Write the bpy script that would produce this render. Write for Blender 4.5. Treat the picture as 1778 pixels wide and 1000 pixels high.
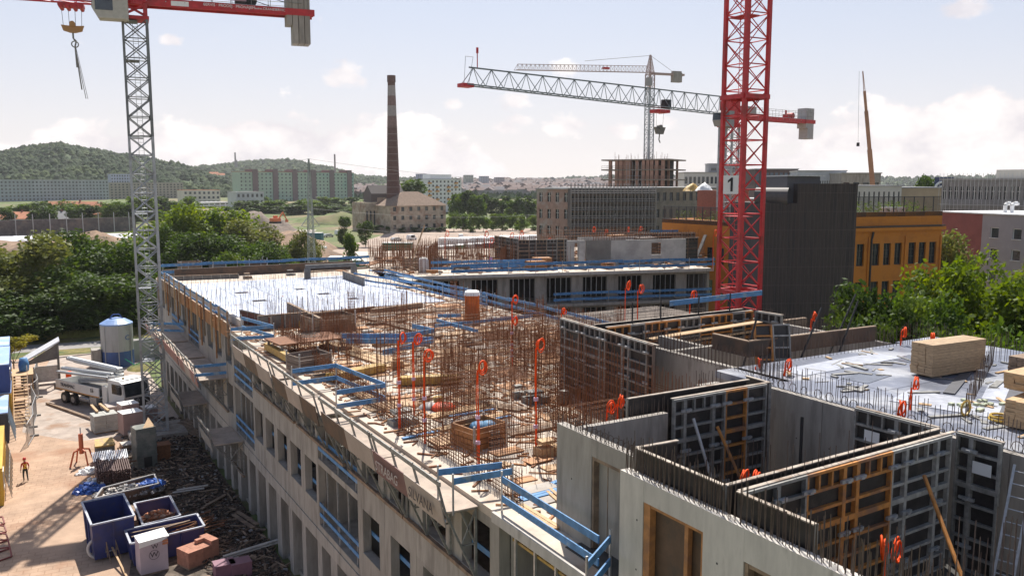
import bpy, math, random
from mathutils import Vector, Matrix
R=math.radians
for o in list(bpy.data.objects): bpy.data.objects.remove(o)
S=bpy.context.scene; COL=S.collection
# ---------------- camera
F,CX,CY,HZ,CZ=1470.,889.,500.,318.,22.2
PT=math.atan((CY-HZ)/F); YAW=R(30.1)
cd=bpy.data.cameras.new('camera'); cam=bpy.data.objects.new('camera',cd); COL.objects.link(cam)
cam.location=(0,0,CZ); cam.rotation_euler=(R(90)-PT,0,-YAW)
cd.sensor_width=36; cd.lens=F/1778*36; cd.clip_end=20000; cd.clip_start=.1
S.camera=cam
# ---------------- sky, sun, exposure
S.view_settings.view_transform='Standard'; S.view_settings.look='None'; S.view_settings.gamma=1
S.view_settings.use_curve_mapping=False; S.view_settings.exposure=0.45
SUN_EL=R(56); SUN_AZ=R(27)      # azimuth east of +Y
W=bpy.data.worlds.new('World'); S.world=W; W.use_nodes=True
nt=W.node_tree; N=nt.nodes; L=nt.links; N.clear()
def wn(t,**k):
    n=N.new(t)
    for a,b in k.items(): setattr(n,a,b)
    return n
def wm(op,a,b=None,c=None,clamp=False):
    n=wn('ShaderNodeMath',operation=op,use_clamp=clamp)
    for i,v in enumerate((a,b,c)):
        if v is None: continue
        if isinstance(v,(int,float)): n.inputs[i].default_value=v
        else: L.new(v,n.inputs[i])
    return n.outputs[0]
def wmix(f,a,b):
    n=wn('ShaderNodeMix',data_type='RGBA')
    for i,v in ((0,f),(6,a),(7,b)):
        if isinstance(v,(int,float)): n.inputs[i].default_value=v
        elif isinstance(v,tuple): n.inputs[i].default_value=v+(1,)
        else: L.new(v,n.inputs[i])
    return n.outputs[2]
sky=wn('ShaderNodeTexSky',sky_type='NISHITA',sun_disc=False,sun_elevation=SUN_EL,sun_rotation=SUN_AZ,air_density=1.0,dust_density=2.0,ozone_density=1.0,altitude=200)
tc=wn('ShaderNodeTexCoord'); sx=wn('ShaderNodeSeparateXYZ'); L.new(tc.outputs['Generated'],sx.inputs[0])
el=sx.outputs[2]
# thin summer haze: whiter towards the horizon
hh=wm('SUBTRACT',1,wm('ABSOLUTE',el),clamp=True); hz=wm('POWER',hh,7.0)
base=wmix(wm('MULTIPLY',wm('POWER',hh,2.2),.97),sky.outputs[0],wmix(hz,(6.5,7.1,8.9),(9.6,8.8,8.3)))
# cumulus bank above the horizon, broken by azimuth
mp=wn('ShaderNodeMapping'); L.new(tc.outputs['Generated'],mp.inputs[0]); mp.inputs['Scale'].default_value=(1,1,.0)
n1=wn('ShaderNodeTexNoise'); L.new(mp.outputs[0],n1.inputs[0]); n1.inputs['Scale'].default_value=4.2; n1.inputs['Detail'].default_value=2
mp2=wn('ShaderNodeMapping'); L.new(tc.outputs['Generated'],mp2.inputs[0]); mp2.inputs['Scale'].default_value=(1,1,1.5)
n2=wn('ShaderNodeTexNoise'); L.new(mp2.outputs[0],n2.inputs[0]); n2.inputs['Scale'].default_value=17; n2.inputs['Detail'].default_value=9; n2.inputs['Roughness'].default_value=.56
n3=wn('ShaderNodeTexNoise'); L.new(mp2.outputs[0],n3.inputs[0]); n3.inputs['Scale'].default_value=42; n3.inputs['Detail'].default_value=7; n3.inputs['Roughness'].default_value=.6
def dirv(px,py):
    v=Vector(((px-CX)/F,1,-(py-CY)/F)); v=Vector((v.x,v.y*math.cos(PT)+v.z*math.sin(PT),-v.y*math.sin(PT)+v.z*math.cos(PT)))
    return Vector((v.x*math.cos(YAW)+v.y*math.sin(YAW),-v.x*math.sin(YAW)+v.y*math.cos(YAW),v.z)).normalized()
def blob(px,py,r,sq=1.6):       # a single cumulus: falloff round one direction of the sky
    c=dirv(px,py); s=wn('ShaderNodeVectorMath',operation='SUBTRACT'); L.new(tc.outputs['Generated'],s.inputs[0]); s.inputs[1].default_value=c
    m=wn('ShaderNodeVectorMath',operation='MULTIPLY'); L.new(s.outputs[0],m.inputs[0]); m.inputs[1].default_value=(1,1,sq)
    l=wn('ShaderNodeVectorMath',operation='LENGTH'); L.new(m.outputs[0],l.inputs[0])
    return wm('SUBTRACT',1,wm('DIVIDE',l.outputs['Value'],r),clamp=True)
top=wm('MULTIPLY_ADD',n1.outputs[0],.20,-.062)
for b_,g in ((blob(430,300,.30,.6),.048),(blob(1690,300,.26,.6),.06),(blob(60,300,.14,.6),.025)):
    top=wm('MULTIPLY_ADD',b_,g,top)
top=wm('MULTIPLY_ADD',wm('SUBTRACT',n2.outputs[0],.5),.11,top)
bank=wm('DIVIDE',wm('SUBTRACT',top,el),.011,clamp=True)
puff=None
for p in ((597,130,.042),(1678,14,.035),(893,180,.034),(905,210,.026),(985,218,.042),(878,222,.026),(640,235,.06),(985,118,.03),(785,180,.02),(1080,228,.03),(1150,215,.03),(300,70,.022),(760,243,.045),(1360,235,.035)):
    b_=wm('MULTIPLY_ADD',blob(*p,sq=2.0),1.0,wm('MULTIPLY_ADD',n3.outputs[0],1.5,-1.02))
    b_=wm('MULTIPLY',b_,2.6,clamp=True); puff=b_ if puff is None else wm('MAXIMUM',puff,b_)
cl=wm('MAXIMUM',bank,wm('MULTIPLY',puff,.85))
shade=wmix(wm('MULTIPLY',wm('SUBTRACT',n2.outputs[0],.36,clamp=True),3.2,clamp=True),(7.7,7.2,7.5),(11.6,10.8,10.3))
skyc=wmix(wm('MULTIPLY',cl,.88),base,shade)
bg=wn('ShaderNodeBackground'); L.new(skyc,bg.inputs[0]); bg.inputs[1].default_value=.08
wo=wn('ShaderNodeOutputWorld'); L.new(bg.outputs[0],wo.inputs[0])
sl=bpy.data.lights.new('sun','SUN'); sl.energy=5.0; sl.angle=R(.5); sl.color=(1,.95,.87)
so=bpy.data.objects.new('sun',sl); COL.objects.link(so)
sd=Vector((math.sin(SUN_AZ)*math.cos(SUN_EL),math.cos(SUN_AZ)*math.cos(SUN_EL),math.sin(SUN_EL)))
so.rotation_euler=(-sd).to_track_quat('-Z','Y').to_euler(); so.location=(0,0,200)
# ---------------- measuring: a pixel of the photograph at a known height (z) or distance (d) -> a place in the world
def ray(x,y):
    return dirv(x,y)
def at(x,y,z=None,d=None,X=None,Y=None):
    r=ray(x,y)
    if z is not None: t=(z-CZ)/r.z
    elif X is not None: t=X/r.x
    elif Y is not None: t=Y/r.y
    else: t=d/math.hypot(r.x,r.y)
    return Vector((r.x*t,r.y*t,CZ+r.z*t))
# ---------------- materials
MATS={}
def M(name,col,rough=.8,n=(3,.12),bump=0,metal=0,col2=None,s2=.4,a2=.5,stretch=None,trans=0,spec=None):
    if name in MATS: return MATS[name]
    m=bpy.data.materials.new(name); MATS[name]=m; m.use_nodes=True; t=m.node_tree; nd=t.nodes; lk=t.links
    b=nd['Principled BSDF']; b.inputs['Roughness'].default_value=rough; b.inputs['Metallic'].default_value=metal
    if spec is not None: b.inputs['Specular IOR Level'].default_value=spec
    g=nd.new('ShaderNodeNewGeometry'); v=g.outputs['Position']
    mp=nd.new('ShaderNodeMapping'); lk.new(v,mp.inputs[0])
    if stretch: mp.inputs['Scale'].default_value=stretch
    a=nd.new('ShaderNodeTexNoise'); lk.new(mp.outputs[0],a.inputs[0]); a.inputs['Scale'].default_value=n[0]; a.inputs['Detail'].default_value=5; a.inputs['Roughness'].default_value=.65
    def mix(f,x,y):
        q=nd.new('ShaderNodeMix'); q.data_type='RGBA'
        for i,w in ((0,f),(6,x),(7,y)):
            if isinstance(w,(int,float)): q.inputs[i].default_value=w
            elif isinstance(w,tuple): q.inputs[i].default_value=w[:3]+(1,)
            else: lk.new(w,q.inputs[i])
        return q.outputs[2]
    rp=nd.new('ShaderNodeMapRange'); lk.new(a.outputs[0],rp.inputs[0]); rp.inputs[1].default_value=.3; rp.inputs[2].default_value=.7
    A=n[1]; c=mix(rp.outputs[0],tuple(x*(1-A) for x in col),tuple(min(1,x*(1+A)) for x in col))
    if col2:
        a3=nd.new('ShaderNodeTexNoise'); lk.new(mp.outputs[0],a3.inputs[0]); a3.inputs['Scale'].default_value=s2; a3.inputs['Detail'].default_value=6; a3.inputs['Roughness'].default_value=.6
        r2=nd.new('ShaderNodeMapRange'); lk.new(a3.outputs[0],r2.inputs[0]); r2.inputs[1].default_value=a2; r2.inputs[2].default_value=a2+.12
        c=mix(r2.outputs[0],c,col2)
    oi=nd.new('ShaderNodeObjectInfo'); hs=nd.new('ShaderNodeHueSaturation'); lk.new(c,hs.inputs['Color'])
    mr=nd.new('ShaderNodeMapRange'); lk.new(oi.outputs['Random'],mr.inputs[0]); mr.inputs[3].default_value=.92; mr.inputs[4].default_value=1.06; lk.new(mr.outputs[0],hs.inputs['Value'])
    lk.new(hs.outputs[0],b.inputs['Base Color'])
    if bump:
        bp=nd.new('ShaderNodeBump'); bp.inputs['Strength'].default_value=bump; bp.inputs['Distance'].default_value=.05; lk.new(a.outputs[0],bp.inputs['Height']); lk.new(bp.outputs[0],b.inputs['Normal'])
    if trans:
        tr=nd.new('ShaderNodeBsdfTranslucent'); ms=nd.new('ShaderNodeMixShader'); ms.inputs[0].default_value=trans
        h2=nd.new('ShaderNodeHueSaturation'); lk.new(hs.outputs[0],h2.inputs['Color']); h2.inputs['Hue'].default_value=.485; h2.inputs['Saturation'].default_value=1.1; h2.inputs['Value'].default_value=1.9
        lk.new(h2.outputs[0],tr.inputs[0]); lk.new(b.outputs[0],ms.inputs[1]); lk.new(tr.outputs[0],ms.inputs[2])
        lk.new(ms.outputs[0],nd['Material Output'].inputs[0])
    return m
CONC=M('concrete',(.34,.31,.275),.85,(1.6,.22),.25,col2=(.24,.215,.19),s2=1.1,a2=.54,stretch=(1.4,1.4,.28))
CONCL=M('pale_concrete',(.54,.50,.455),.8,(1.3,.2),.2,col2=(.36,.33,.295),s2=1.3,a2=.56,stretch=(1.3,1.3,.3))
DECK=M('deck_concrete',(.54,.46,.375),.75,(1.1,.24),.2,col2=(.42,.32,.24),s2=.55,a2=.53)
DARKC=M('shade_dark_concrete',(.07,.067,.063),.9,(1,.3))  # concrete with the shade of interiors and pit put into its colour
RUST=M('rusty_steel',(.19,.075,.03),.8,(6,.35))
RUSTD=M('dark_rebar',(.10,.07,.055),.7,(6,.35))
BLUE=M('blue_board',(.08,.23,.46),.6,(4,.3),.1,col2=(.30,.36,.40),s2=2.2,a2=.57)
WOOD=M('pine_plank',(.50,.33,.18),.75,(5,.25),.2,stretch=(1,1,4))
WOODD=M('weathered_plank',(.27,.19,.13),.85,(4,.3),.2,col2=(.17,.12,.09),s2=1.5)
WOODO=M('orange_shuttering_board',(.38,.17,.06),.7,(4,.3),.1,col2=(.25,.12,.06),s2=1.2)
PLYB=M('brown_form_ply',(.10,.058,.038),.55,(2,.3),col2=(.055,.04,.032),s2=1.1)
PLYD=M('black_form_ply',(.032,.028,.027),.5,(2.5,.5),col2=(.075,.062,.052),s2=1.6,a2=.56)
GALV=M('galvanised_steel',(.45,.46,.47),.45,(5,.2),metal=.55)
STEEL=M('grey_painted_steel',(.25,.245,.23),.6,(5,.35),metal=.15,col2=(.38,.36,.33),s2=1.9,a2=.56)
STEELO=M('rusty_orange_frame',(.50,.21,.05),.7,(4,.3),col2=(.26,.13,.07),s2=1.4)
YEL=M('yellow_formwork_beam',(.48,.30,.07),.6,(4,.3),col2=(.36,.24,.10),s2=2.2)
RED=M('crane_red',(.50,.025,.03),.5,(2,.2),col2=(.30,.03,.025),s2=.9,a2=.55)
ORG=M('orange_conduit',(.84,.085,.008),.6,(3,.1),spec=.2)
WHT=M('white_paint',(.78,.78,.77),.5,(2,.06),col2=(.62,.61,.58),s2=1.1,a2=.6)
BLK=M('black_rubber',(.025,.025,.027),.7,(4,.3))
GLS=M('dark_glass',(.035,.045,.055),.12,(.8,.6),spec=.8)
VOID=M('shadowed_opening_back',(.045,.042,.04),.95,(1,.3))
PINK=M('lilac_junction_box',(.62,.42,.55),.6)
# ---------------- meshes
class MB:
    def __init__(s): s.v=[]; s.f=[]; s.T=None
    def add(s,vs,fs):
        n=len(s.v)
        if s.T is not None: vs=[tuple(s.T@Vector(v)) for v in vs]
        s.v.extend(tuple(v) for v in vs); s.f.extend(tuple(i+n for i in f) for f in fs); return s
    def box(s,x0,x1,y0,y1,z0,z1):
        return s.add([(x0,y0,z0),(x1,y0,z0),(x1,y1,z0),(x0,y1,z0),(x0,y0,z1),(x1,y0,z1),(x1,y1,z1),(x0,y1,z1)],
          [(0,3,2,1),(4,5,6,7),(0,1,5,4),(1,2,6,5),(2,3,7,6),(3,0,4,7)])
    def fbox(s,fr,a0,a1,b0,b1,z0,z1):
        p=[fr.p(a,b) for a,b in ((a0,b0),(a1,b0),(a1,b1),(a0,b1))]
        return s.add([(x,y,z0) for x,y in p]+[(x,y,z1) for x,y in p],[(0,3,2,1),(4,5,6,7),(0,1,5,4),(1,2,6,5),(2,3,7,6),(3,0,4,7)])
    def bar(s,p,q,w,h=None,up=(0,0,1)):
        p=Vector(p);q=Vector(q);h=h or w;d=(q-p)
        if d.length<1e-6: return s
        d.normalize(); u=Vector(up); a=d.cross(u)
        if a.length<1e-3: a=d.cross(Vector((1,0,0)))
        a.normalize(); b=a.cross(d)
        a*=w/2;b*=h/2
        return s.add([p-a-b,p+a-b,p+a+b,p-a+b,q-a-b,q+a-b,q+a+b,q-a+b],[(0,1,2,3),(7,6,5,4),(0,4,5,1),(1,5,6,2),(2,6,7,3),(3,7,4,0)])
    def rod(s,p,q,r,n=3,r2=None,cap=False):
        p=Vector(p);q=Vector(q);d=q-p
        if d.length<1e-6: return s
        d.normalize(); a=d.cross(Vector((0,0,1)))
        if a.length<1e-3: a=Vector((1,0,0))
        a.normalize(); b=a.cross(d); r2=r if r2 is None else r2
        c=[(math.cos(2*math.pi*i/n),math.sin(2*math.pi*i/n)) for i in range(n)]
        vs=[p+a*x*r+b*y*r for x,y in c]+[q+a*x*r2+b*y*r2 for x,y in c]
        fs=[(i,(i+1)%n,n+(i+1)%n,n+i) for i in range(n)]
        if cap: fs+=[tuple(range(n))[::-1],tuple(range(n,2*n))]
        return s.add(vs,fs)
    def path(s,pts,r,n=5):
        for a,b in zip(pts,pts[1:]): s.rod(a,b,r,n)
        return s
    def prism(s,poly,z0,z1):
        n=len(poly)
        return s.add([(x,y,z0) for x,y in poly]+[(x,y,z1) for x,y in poly],[tuple(range(n))[::-1],tuple(range(n,2*n))]+[(i,(i+1)%n,n+(i+1)%n,n+i) for i in range(n)])
    def lathe(s,prof,n=20,c=(0,0,0)):
        vs=[];fs=[]
        for r,z in prof:
            for i in range(n): vs.append((c[0]+r*math.cos(2*math.pi*i/n),c[1]+r*math.sin(2*math.pi*i/n),c[2]+z))
        for k in range(len(prof)-1):
            for i in range(n): fs.append((k*n+i,k*n+(i+1)%n,(k+1)*n+(i+1)%n,(k+1)*n+i))
        fs.append(tuple(range((len(prof)-1)*n,len(prof)*n)))
        return s.add(vs,fs)
    def torus(s,c,R_,r,ax='y',n=16,m=6,turns=1):
        vs=[];fs=[]
        for i in range(n):
            t=2*math.pi*i/n
            for j in range(m):
                u=2*math.pi*j/m; rr=R_+r*math.cos(u)
                a,b,h=rr*math.cos(t),rr*math.sin(t),r*math.sin(u)
                vs.append((c[0]+a,c[1]+h,c[2]+b) if ax=='y' else ((c[0]+h,c[1]+a,c[2]+b) if ax=='x' else (c[0]+a,c[1]+b,c[2]+h)))
        for i in range(n):
            for j in range(m): fs.append((i*m+j,((i+1)%n)*m+j,((i+1)%n)*m+(j+1)%m,i*m+(j+1)%m))
        return s.add(vs,fs)
    def mesh(s,name,mat,off=None,smooth=False):
        me=bpy.data.meshes.new(name)
        vs=s.v if off is None else [(v[0]-off[0],v[1]-off[1],v[2]-off[2]) for v in s.v]
        me.from_pydata(vs,[],s.f); me.materials.append(mat)
        if smooth: me.shade_smooth()
        return me
class Fr:
    'a facade line from A to B: p(a,b) = a metres along, b metres away from the camera'
    def __init__(s,A,B):
        s.A=Vector((A[0],A[1])); B=Vector((B[0],B[1])); s.L=(B-s.A).length; s.u=(B-s.A)/s.L
        n=Vector((s.u.y,-s.u.x))
        if n.dot((s.A+B)/2)<0: n=-n
        s.n=n
    def p(s,a,b):
        q=s.A+s.u*a+s.n*b; return (q.x,q.y)
def tag(o,label=None,cat=None,group=None,kind=None):
    if label: o['label']=label
    if cat: o['category']=cat
    if group: o['group']=group
    if kind: o['kind']=kind
    return o
def E(name,label,cat,loc,group=None,rz=0):
    o=bpy.data.objects.new(name,None); COL.objects.link(o); o.location=loc; o.rotation_euler=(0,0,rz); o.empty_display_size=.2
    return tag(o,label,cat,group)
def P(name,mb,mat,par=None,world=False,kind=None,smooth=False,loc=None,label=None):
    off=None
    if world and par is not None:
        q=par; off=Vector((0,0,0))
        while q is not None: off+=q.location; q=q.parent
    me=mb if isinstance(mb,bpy.types.Mesh) else mb.mesh(name,mat,off,smooth)
    o=bpy.data.objects.new(name,me); COL.objects.link(o)
    if par is not None: o.parent=par
    if loc is not None: o.location=loc
    return tag(o,label,kind=kind)
def T1(name,mb,mat,label,cat,loc=None,group=None,smooth=False,kind=None):
    'a thing that is one mesh, built in world coordinates, origin moved to loc'
    if loc is None:
        n=len(mb.v); loc=Vector((sum(v[0] for v in mb.v)/n,sum(v[1] for v in mb.v)/n,min(v[2] for v in mb.v)))
    o=bpy.data.objects.new(name,mb.mesh(name,mat,loc,smooth)); COL.objects.link(o); o.location=loc
    return tag(o,label,cat,group,kind)
def kids(o): return [c for c in bpy.data.objects if c.parent==o]
def dup(o,loc=None,rz=None,label=None,scale=None,par=None,ch=None):
    c=o.copy(); COL.objects.link(c)
    if par is not None: c.parent=par
    if loc is not None: c.location=loc
    if rz is not None: c.rotation_euler=(0,0,rz)
    if scale is not None: c.scale=scale if isinstance(scale,(tuple,Vector)) else (scale,)*3
    if label: c['label']=label
    for k in (list(o.children)): dup(k,par=c)
    return c
def ST(name,mb,mat,par=None,smooth=False):
    return P(name,mb,mat,par,kind='structure',smooth=smooth)
rnd=random.Random(7)
U=rnd.uniform
ORD=['first','second','third','fourth','fifth','sixth','seventh','eighth','ninth','tenth','eleventh','twelfth','thirteenth','fourteenth','fifteenth','sixteenth','seventeenth','eighteenth','nineteenth','twentieth']
def text(body,size,mat,par,loc,rot,name='lettering',ext=.01):
    cu=bpy.data.curves.new(name,'FONT'); cu.body=body; cu.size=size; cu.extrude=ext; cu.align_x='CENTER'; cu.align_y='CENTER'
    t=bpy.data.objects.new('tmp',cu); COL.objects.link(t)
    me=bpy.data.meshes.new_from_object(t.evaluated_get(bpy.context.evaluated_depsgraph_get())); bpy.data.objects.remove(t); bpy.data.curves.remove(cu)
    me.materials.clear(); me.materials.append(mat); me.name=name
    o=bpy.data.objects.new(name,me); COL.objects.link(o); o.parent=par; o.location=loc; o.rotation_euler=rot
    return o
# ================= SETTING: ground, yard, road, hills, far city
GRASSM=M('meadow',(.105,.135,.04),.95,(.25,.4),.3,col2=(.23,.16,.10),s2=.018,a2=.50)
DIRT=M('brown_earth',(.27,.18,.12),.95,(.6,.35),.4,col2=(.17,.115,.08),s2=.12)
YARD=M('sandy_yard_paving',(.43,.295,.205),.9,(.5,.22),.2,col2=(.34,.195,.12),s2=.2,a2=.54)
ASPH=M('pale_asphalt',(.30,.28,.27),.9,(2,.15),.1,col2=(.36,.32,.29),s2=.2)
def hgt(x,y):
    d=math.hypot(x,y); return max(0,min(1,(d-430)/400))*7.0 - .02
mb=MB(); rs=[0]+[14*1.145**i for i in range(44)]; na=120
vs=[(0,0,-.02)]; 
for r in rs[1:]:
    for i in range(na):
        t=2*math.pi*i/na; x,y=r*math.sin(t),r*math.cos(t); vs.append((x,y,hgt(x,y)))
fs=[(0,1+(i+1)%na,1+i) for i in range(na)]
for k in range(len(rs)-2):
    for i in range(na): fs.append((1+k*na+i,1+k*na+(i+1)%na,1+(k+1)*na+(i+1)%na,1+(k+1)*na+i))
mb.add(vs,fs); ST('ground',mb,GRASSM,smooth=True)
def poly(name,pts,z,mat,par=None):
    mb=MB(); n=len(pts); mb.add([(p[0],p[1],z) for p in pts],[tuple(range(n))]); me=mb
    o=ST(name,mb,mat,par)
    if o.data.polygons[0].normal.z<0: o.data.flip_normals()
    return o
def atz(*pp,z=0): return [at(x,y,z=z) for x,y in pp]
# the yard: small pavers, with pale joints and worn sandy patches
ym=YARD; t=ym.node_tree; nd=t.nodes; lk=t.links; bs=nd['Principled BSDF']
src=bs.inputs['Base Color'].links[0].from_socket
g=nd.new('ShaderNodeNewGeometry'); br=nd.new('ShaderNodeTexBrick'); lk.new(g.outputs['Position'],br.inputs[0])
mpp=nd.new('ShaderNodeMapping'); lk.new(g.outputs['Position'],mpp.inputs[0]); mpp.inputs['Rotation'].default_value=(0,0,R(6)); lk.new(mpp.outputs[0],br.inputs[0])
br.inputs['Scale'].default_value=1; br.inputs['Brick Width'].default_value=.75; br.inputs['Row Height'].default_value=.5; br.inputs['Mortar Size'].default_value=.035; br.inputs['Mortar Smooth'].default_value=.3
br.inputs['Color1'].default_value=(1,1,1,1); br.inputs['Color2'].default_value=(.9,.88,.86,1); br.inputs['Mortar'].default_value=(.74,.69,.66,1)
nz=nd.new('ShaderNodeTexNoise'); lk.new(g.outputs['Position'],nz.inputs[0]); nz.inputs['Scale'].default_value=.16; nz.inputs['Detail'].default_value=6
rr=nd.new('ShaderNodeMapRange'); lk.new(nz.outputs[0],rr.inputs[0]); rr.inputs[1].default_value=.46; rr.inputs[2].default_value=.58; rr.inputs[3].default_value=1; rr.inputs[4].default_value=.12
mx=nd.new('ShaderNodeMix'); mx.data_type='RGBA'; mx.blend_type='MULTIPLY'; lk.new(rr.outputs[0],mx.inputs[0]); lk.new(src,mx.inputs[6]); lk.new(br.outputs[0],mx.inputs[7]); lk.new(mx.outputs[2],bs.inputs['Base Color'])
poly('yard_paving',[(-16,20),(12.0,20),(12.0,112)]+[at(240,606,z=0)[:2],at(0,626,z=0)[:2],(-16,100)],.004,YARD)
poly('yard_asphalt',[(-1,86),(3,80.5),(8,80),(12,84),(12.0,112)]+[(p.x,p.y) for p in atz((236,608),(90,619))]+[(-.5,100)],.008,M('worn_yard_asphalt',(.40,.33,.28),.9,(.9,.25),.1,col2=(.30,.19,.125),s2=.25,a2=.55))
poly('verge',atz((-200,650),(0,624),(243,604),(330,590),(330,560),(0,560),(-200,600)),.008,M('dry_grass_verge',(.20,.17,.055),.95,(1.5,.4),.4,col2=(.075,.11,.03),s2=.25))
poly('road',atz((-300,650),(0,615),(243,597),(420,585),(420,577),(243,588),(0,602),(-300,625)),.02,ASPH)
mb=MB(); a,b=at(0,625,z=0),at(243,605,z=0); mb.bar((a.x-6,a.y-4.3,.06),(b.x,b.y,.06),.25,.14); ST('kerb',mb,CONC)
poly('debris_ground',[(3.2,45),(12.2,45),(12.2,78),(8.5,84),(6.2,76),(5.2,69),(4.2,64),(6.5,60),(5,56)],.012,M('dark_debris_ground',(.10,.078,.06),.95,(3,.5),.6,col2=(.19,.15,.12),s2=1.3))
poly('courtyard_floor',[(33.5,33),(62,33),(75,74),(36,82),(33.5,60)],.03,M('courtyard_earth',(.2,.17,.14),.95,(1,.3)))
# earthworks north of the building: mounds of brown soil
def mound(name,c,rx,ry,h,mat,rz=0,seed=0,n=26,label=None,cat=None):
    r=random.Random(seed); vs=[];fs=[]; ph=[r.uniform(0,6) for _ in range(8)]
    for i in range(n+1):
        for j in range(n+1):
            u=i/n*2-1; v=j/n*2-1; q=max(0,1-(u*u+v*v)); 
            z=h*(q**.8)*(1+.25*math.sin(5*u+ph[0])*math.cos(4*v+ph[1])+.15*math.sin(11*u+ph[2]+7*v)+.1*r.uniform(-1,1)*(q>0))
            x,y=u*rx,v*ry
            vs.append((c[0]+x*math.cos(rz)-y*math.sin(rz),c[1]+x*math.sin(rz)+y*math.cos(rz),(c[2] if len(c)>2 else 0)+z-.05))
    for i in range(n):
        for j in range(n): k=i*(n+1)+j; fs.append((k,k+n+1,k+n+2,k+1))
    mb=MB(); mb.add(vs,fs)
    return T1(name,mb,mat,label,cat,loc=(c[0],c[1],c[2] if len(c)>2 else 0),smooth=True) if label else ST(name,mb,mat,smooth=True)
for i,(x,y,d,rx,ry,h,m) in enumerate([(180,420,260,40,22,7,DIRT),(60,415,300,60,18,4,DIRT),(235,440,215,14,12,8,DIRT),(455,405,300,26,20,6,DIRT),(500,425,235,24,16,4.5,DIRT),(420,395,420,26,14,8,M('grey_soil_heap',(.2,.16,.13),.95,(.5,.3))),(600,385,470,34,22,5.5,GRASSM),(560,440,190,30,12,3,DIRT),(-60,400,330,60,30,3,DIRT),(690,440,180,40,10,2,DIRT),(390,425,200,22,14,5,DIRT)]):
    p=at(x,y,d=d); mound('earth_mound',(p.x,p.y),rx,ry,h,m,rz=-YAW+U(-.3,.3),seed=i)
poly('earth_strip',atz((-200,440),(60,428),(240,422),(245,402),(-200,404)),.03,DIRT)
# site access road with dust in the middle distance
poly('access_road',atz((520,420),(560,392),(600,380),(585,378),(520,392),(470,420)),.03,M('dusty_track',(.42,.38,.34),.9,(.5,.15)))
poly('parking_ground',atz((560,440),(700,398),(960,396),(1000,430),(900,450),(640,450)),.035,M('parking_dust',(.40,.31,.25),.95,(.2,.25)))
# hills
HILLM=M('hill_ground',(.045,.075,.022),.95,(.02,.4),0,col2=(.16,.14,.07),s2=.006,a2=.56)
FORM_=M('forest_crowns',(.026,.055,.013),.9,(.09,.6),0,col2=(.07,.105,.025),s2=.022,a2=.5)
def hill(name,prof,d0,d1,seed,dens,tree):
    'prof: (x pixel, y pixel) skyline; the slope rises from distance d0 to d1'
    r=random.Random(seed); n=len(prof); xs=[]; 
    x0,x1=prof[0][0],prof[-1][0]; cols=60; rows=14; vs=[];fs=[]
    def sky_(x):
        for (a,ya),(b,yb) in zip(prof,prof[1:]):
            if a<=x<=b: t=(x-a)/(b-a); t=t*t*(3-2*t)*.5+t*.5; return ya+(yb-ya)*t
        return prof[-1][1]
    def pt(x,t):
        d=d0+(d1-d0)*t; q=at(x,sky_(x),d=d1); H=q.z-4
        rr=ray(x,330); s=d/math.hypot(rr.x,rr.y)
        e=min(1,max(0,t)); return (rr.x*s,rr.y*s,5+(H-5)*(math.sin(e*math.pi/2)**1.1)*(1+.05*math.sin(x*.03+t*7)*(1-e)*e*4))
    for j in range(rows+3):
        for i in range(cols+1):
            t=j/rows; x=x0+(x1-x0)*i/cols; p=pt(x,min(t,1)); 
            if t>1: p=(p[0]*(1+(t-1)*.8),p[1]*(1+(t-1)*.8),p[2]-(t-1)*120)
            vs.append(p)
    for j in range(rows+2):
        for i in range(cols): k=j*(cols+1)+i; fs.append((k,k+1,k+cols+2,k+cols+1))
    mb=MB(); mb.add(vs,fs); ST(name,mb,HILLM,smooth=True)
    mb=MB()
    for _ in range(dens):
        x=r.uniform(x0,x1); t=r.random()**.8; p=pt(x,t)
        gap=math.sin(p[0]*.021+3)*math.cos(p[1]*.017)+.5*math.sin(p[2]*.25+p[0]*.01)
        if gap>.75 and r.random()<.8: continue
        s=tree*r.uniform(.5,1.25); hh=s*r.uniform(.9,1.5); k=6; c=[]
        for lv,(rr,zz) in enumerate(((.75,.0),(1,.45),(.55,.95))):
            for i in range(k): a=6.283*i/k+lv*.5; q=rr*s*r.uniform(.75,1.2); c.append((p[0]+q*math.cos(a),p[1]+q*math.sin(a),p[2]-1+zz*hh*r.uniform(.85,1.1)))
        c.append((p[0],p[1],p[2]+hh*1.15))
        f=[(l*k+i,l*k+(i+1)%k,(l+1)*k+(i+1)%k,(l+1)*k+i) for l in (0,1) for i in range(k)]+[(2*k+i,2*k+(i+1)%k,3*k) for i in range(k)]
        mb.add(c,f)
    tag(P(name+'_forest',mb,FORM_,kind='stuff'),'mixed green forest covering the '+name.replace('_',' '),'forest')
hill('far_hill',[(300,306),(360,292),(420,286),(500,283),(560,292),(640,310),(760,322)],1500,2600,2,3600,8)
hill('left_hill',[(-420,300),(-200,262),(-60,266),(0,268),(60,260),(110,255),(160,262),(220,272),(300,286),(370,303),(430,318),(480,326)],950,1600,1,9000,5.4)
hill('distant_ridge',[(600,318),(700,312),(800,312),(900,316),(1000,310),(1100,306),(1250,310),(1500,312),(1800,306),(2100,300)],2300,3300,3,2500,9)
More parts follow.
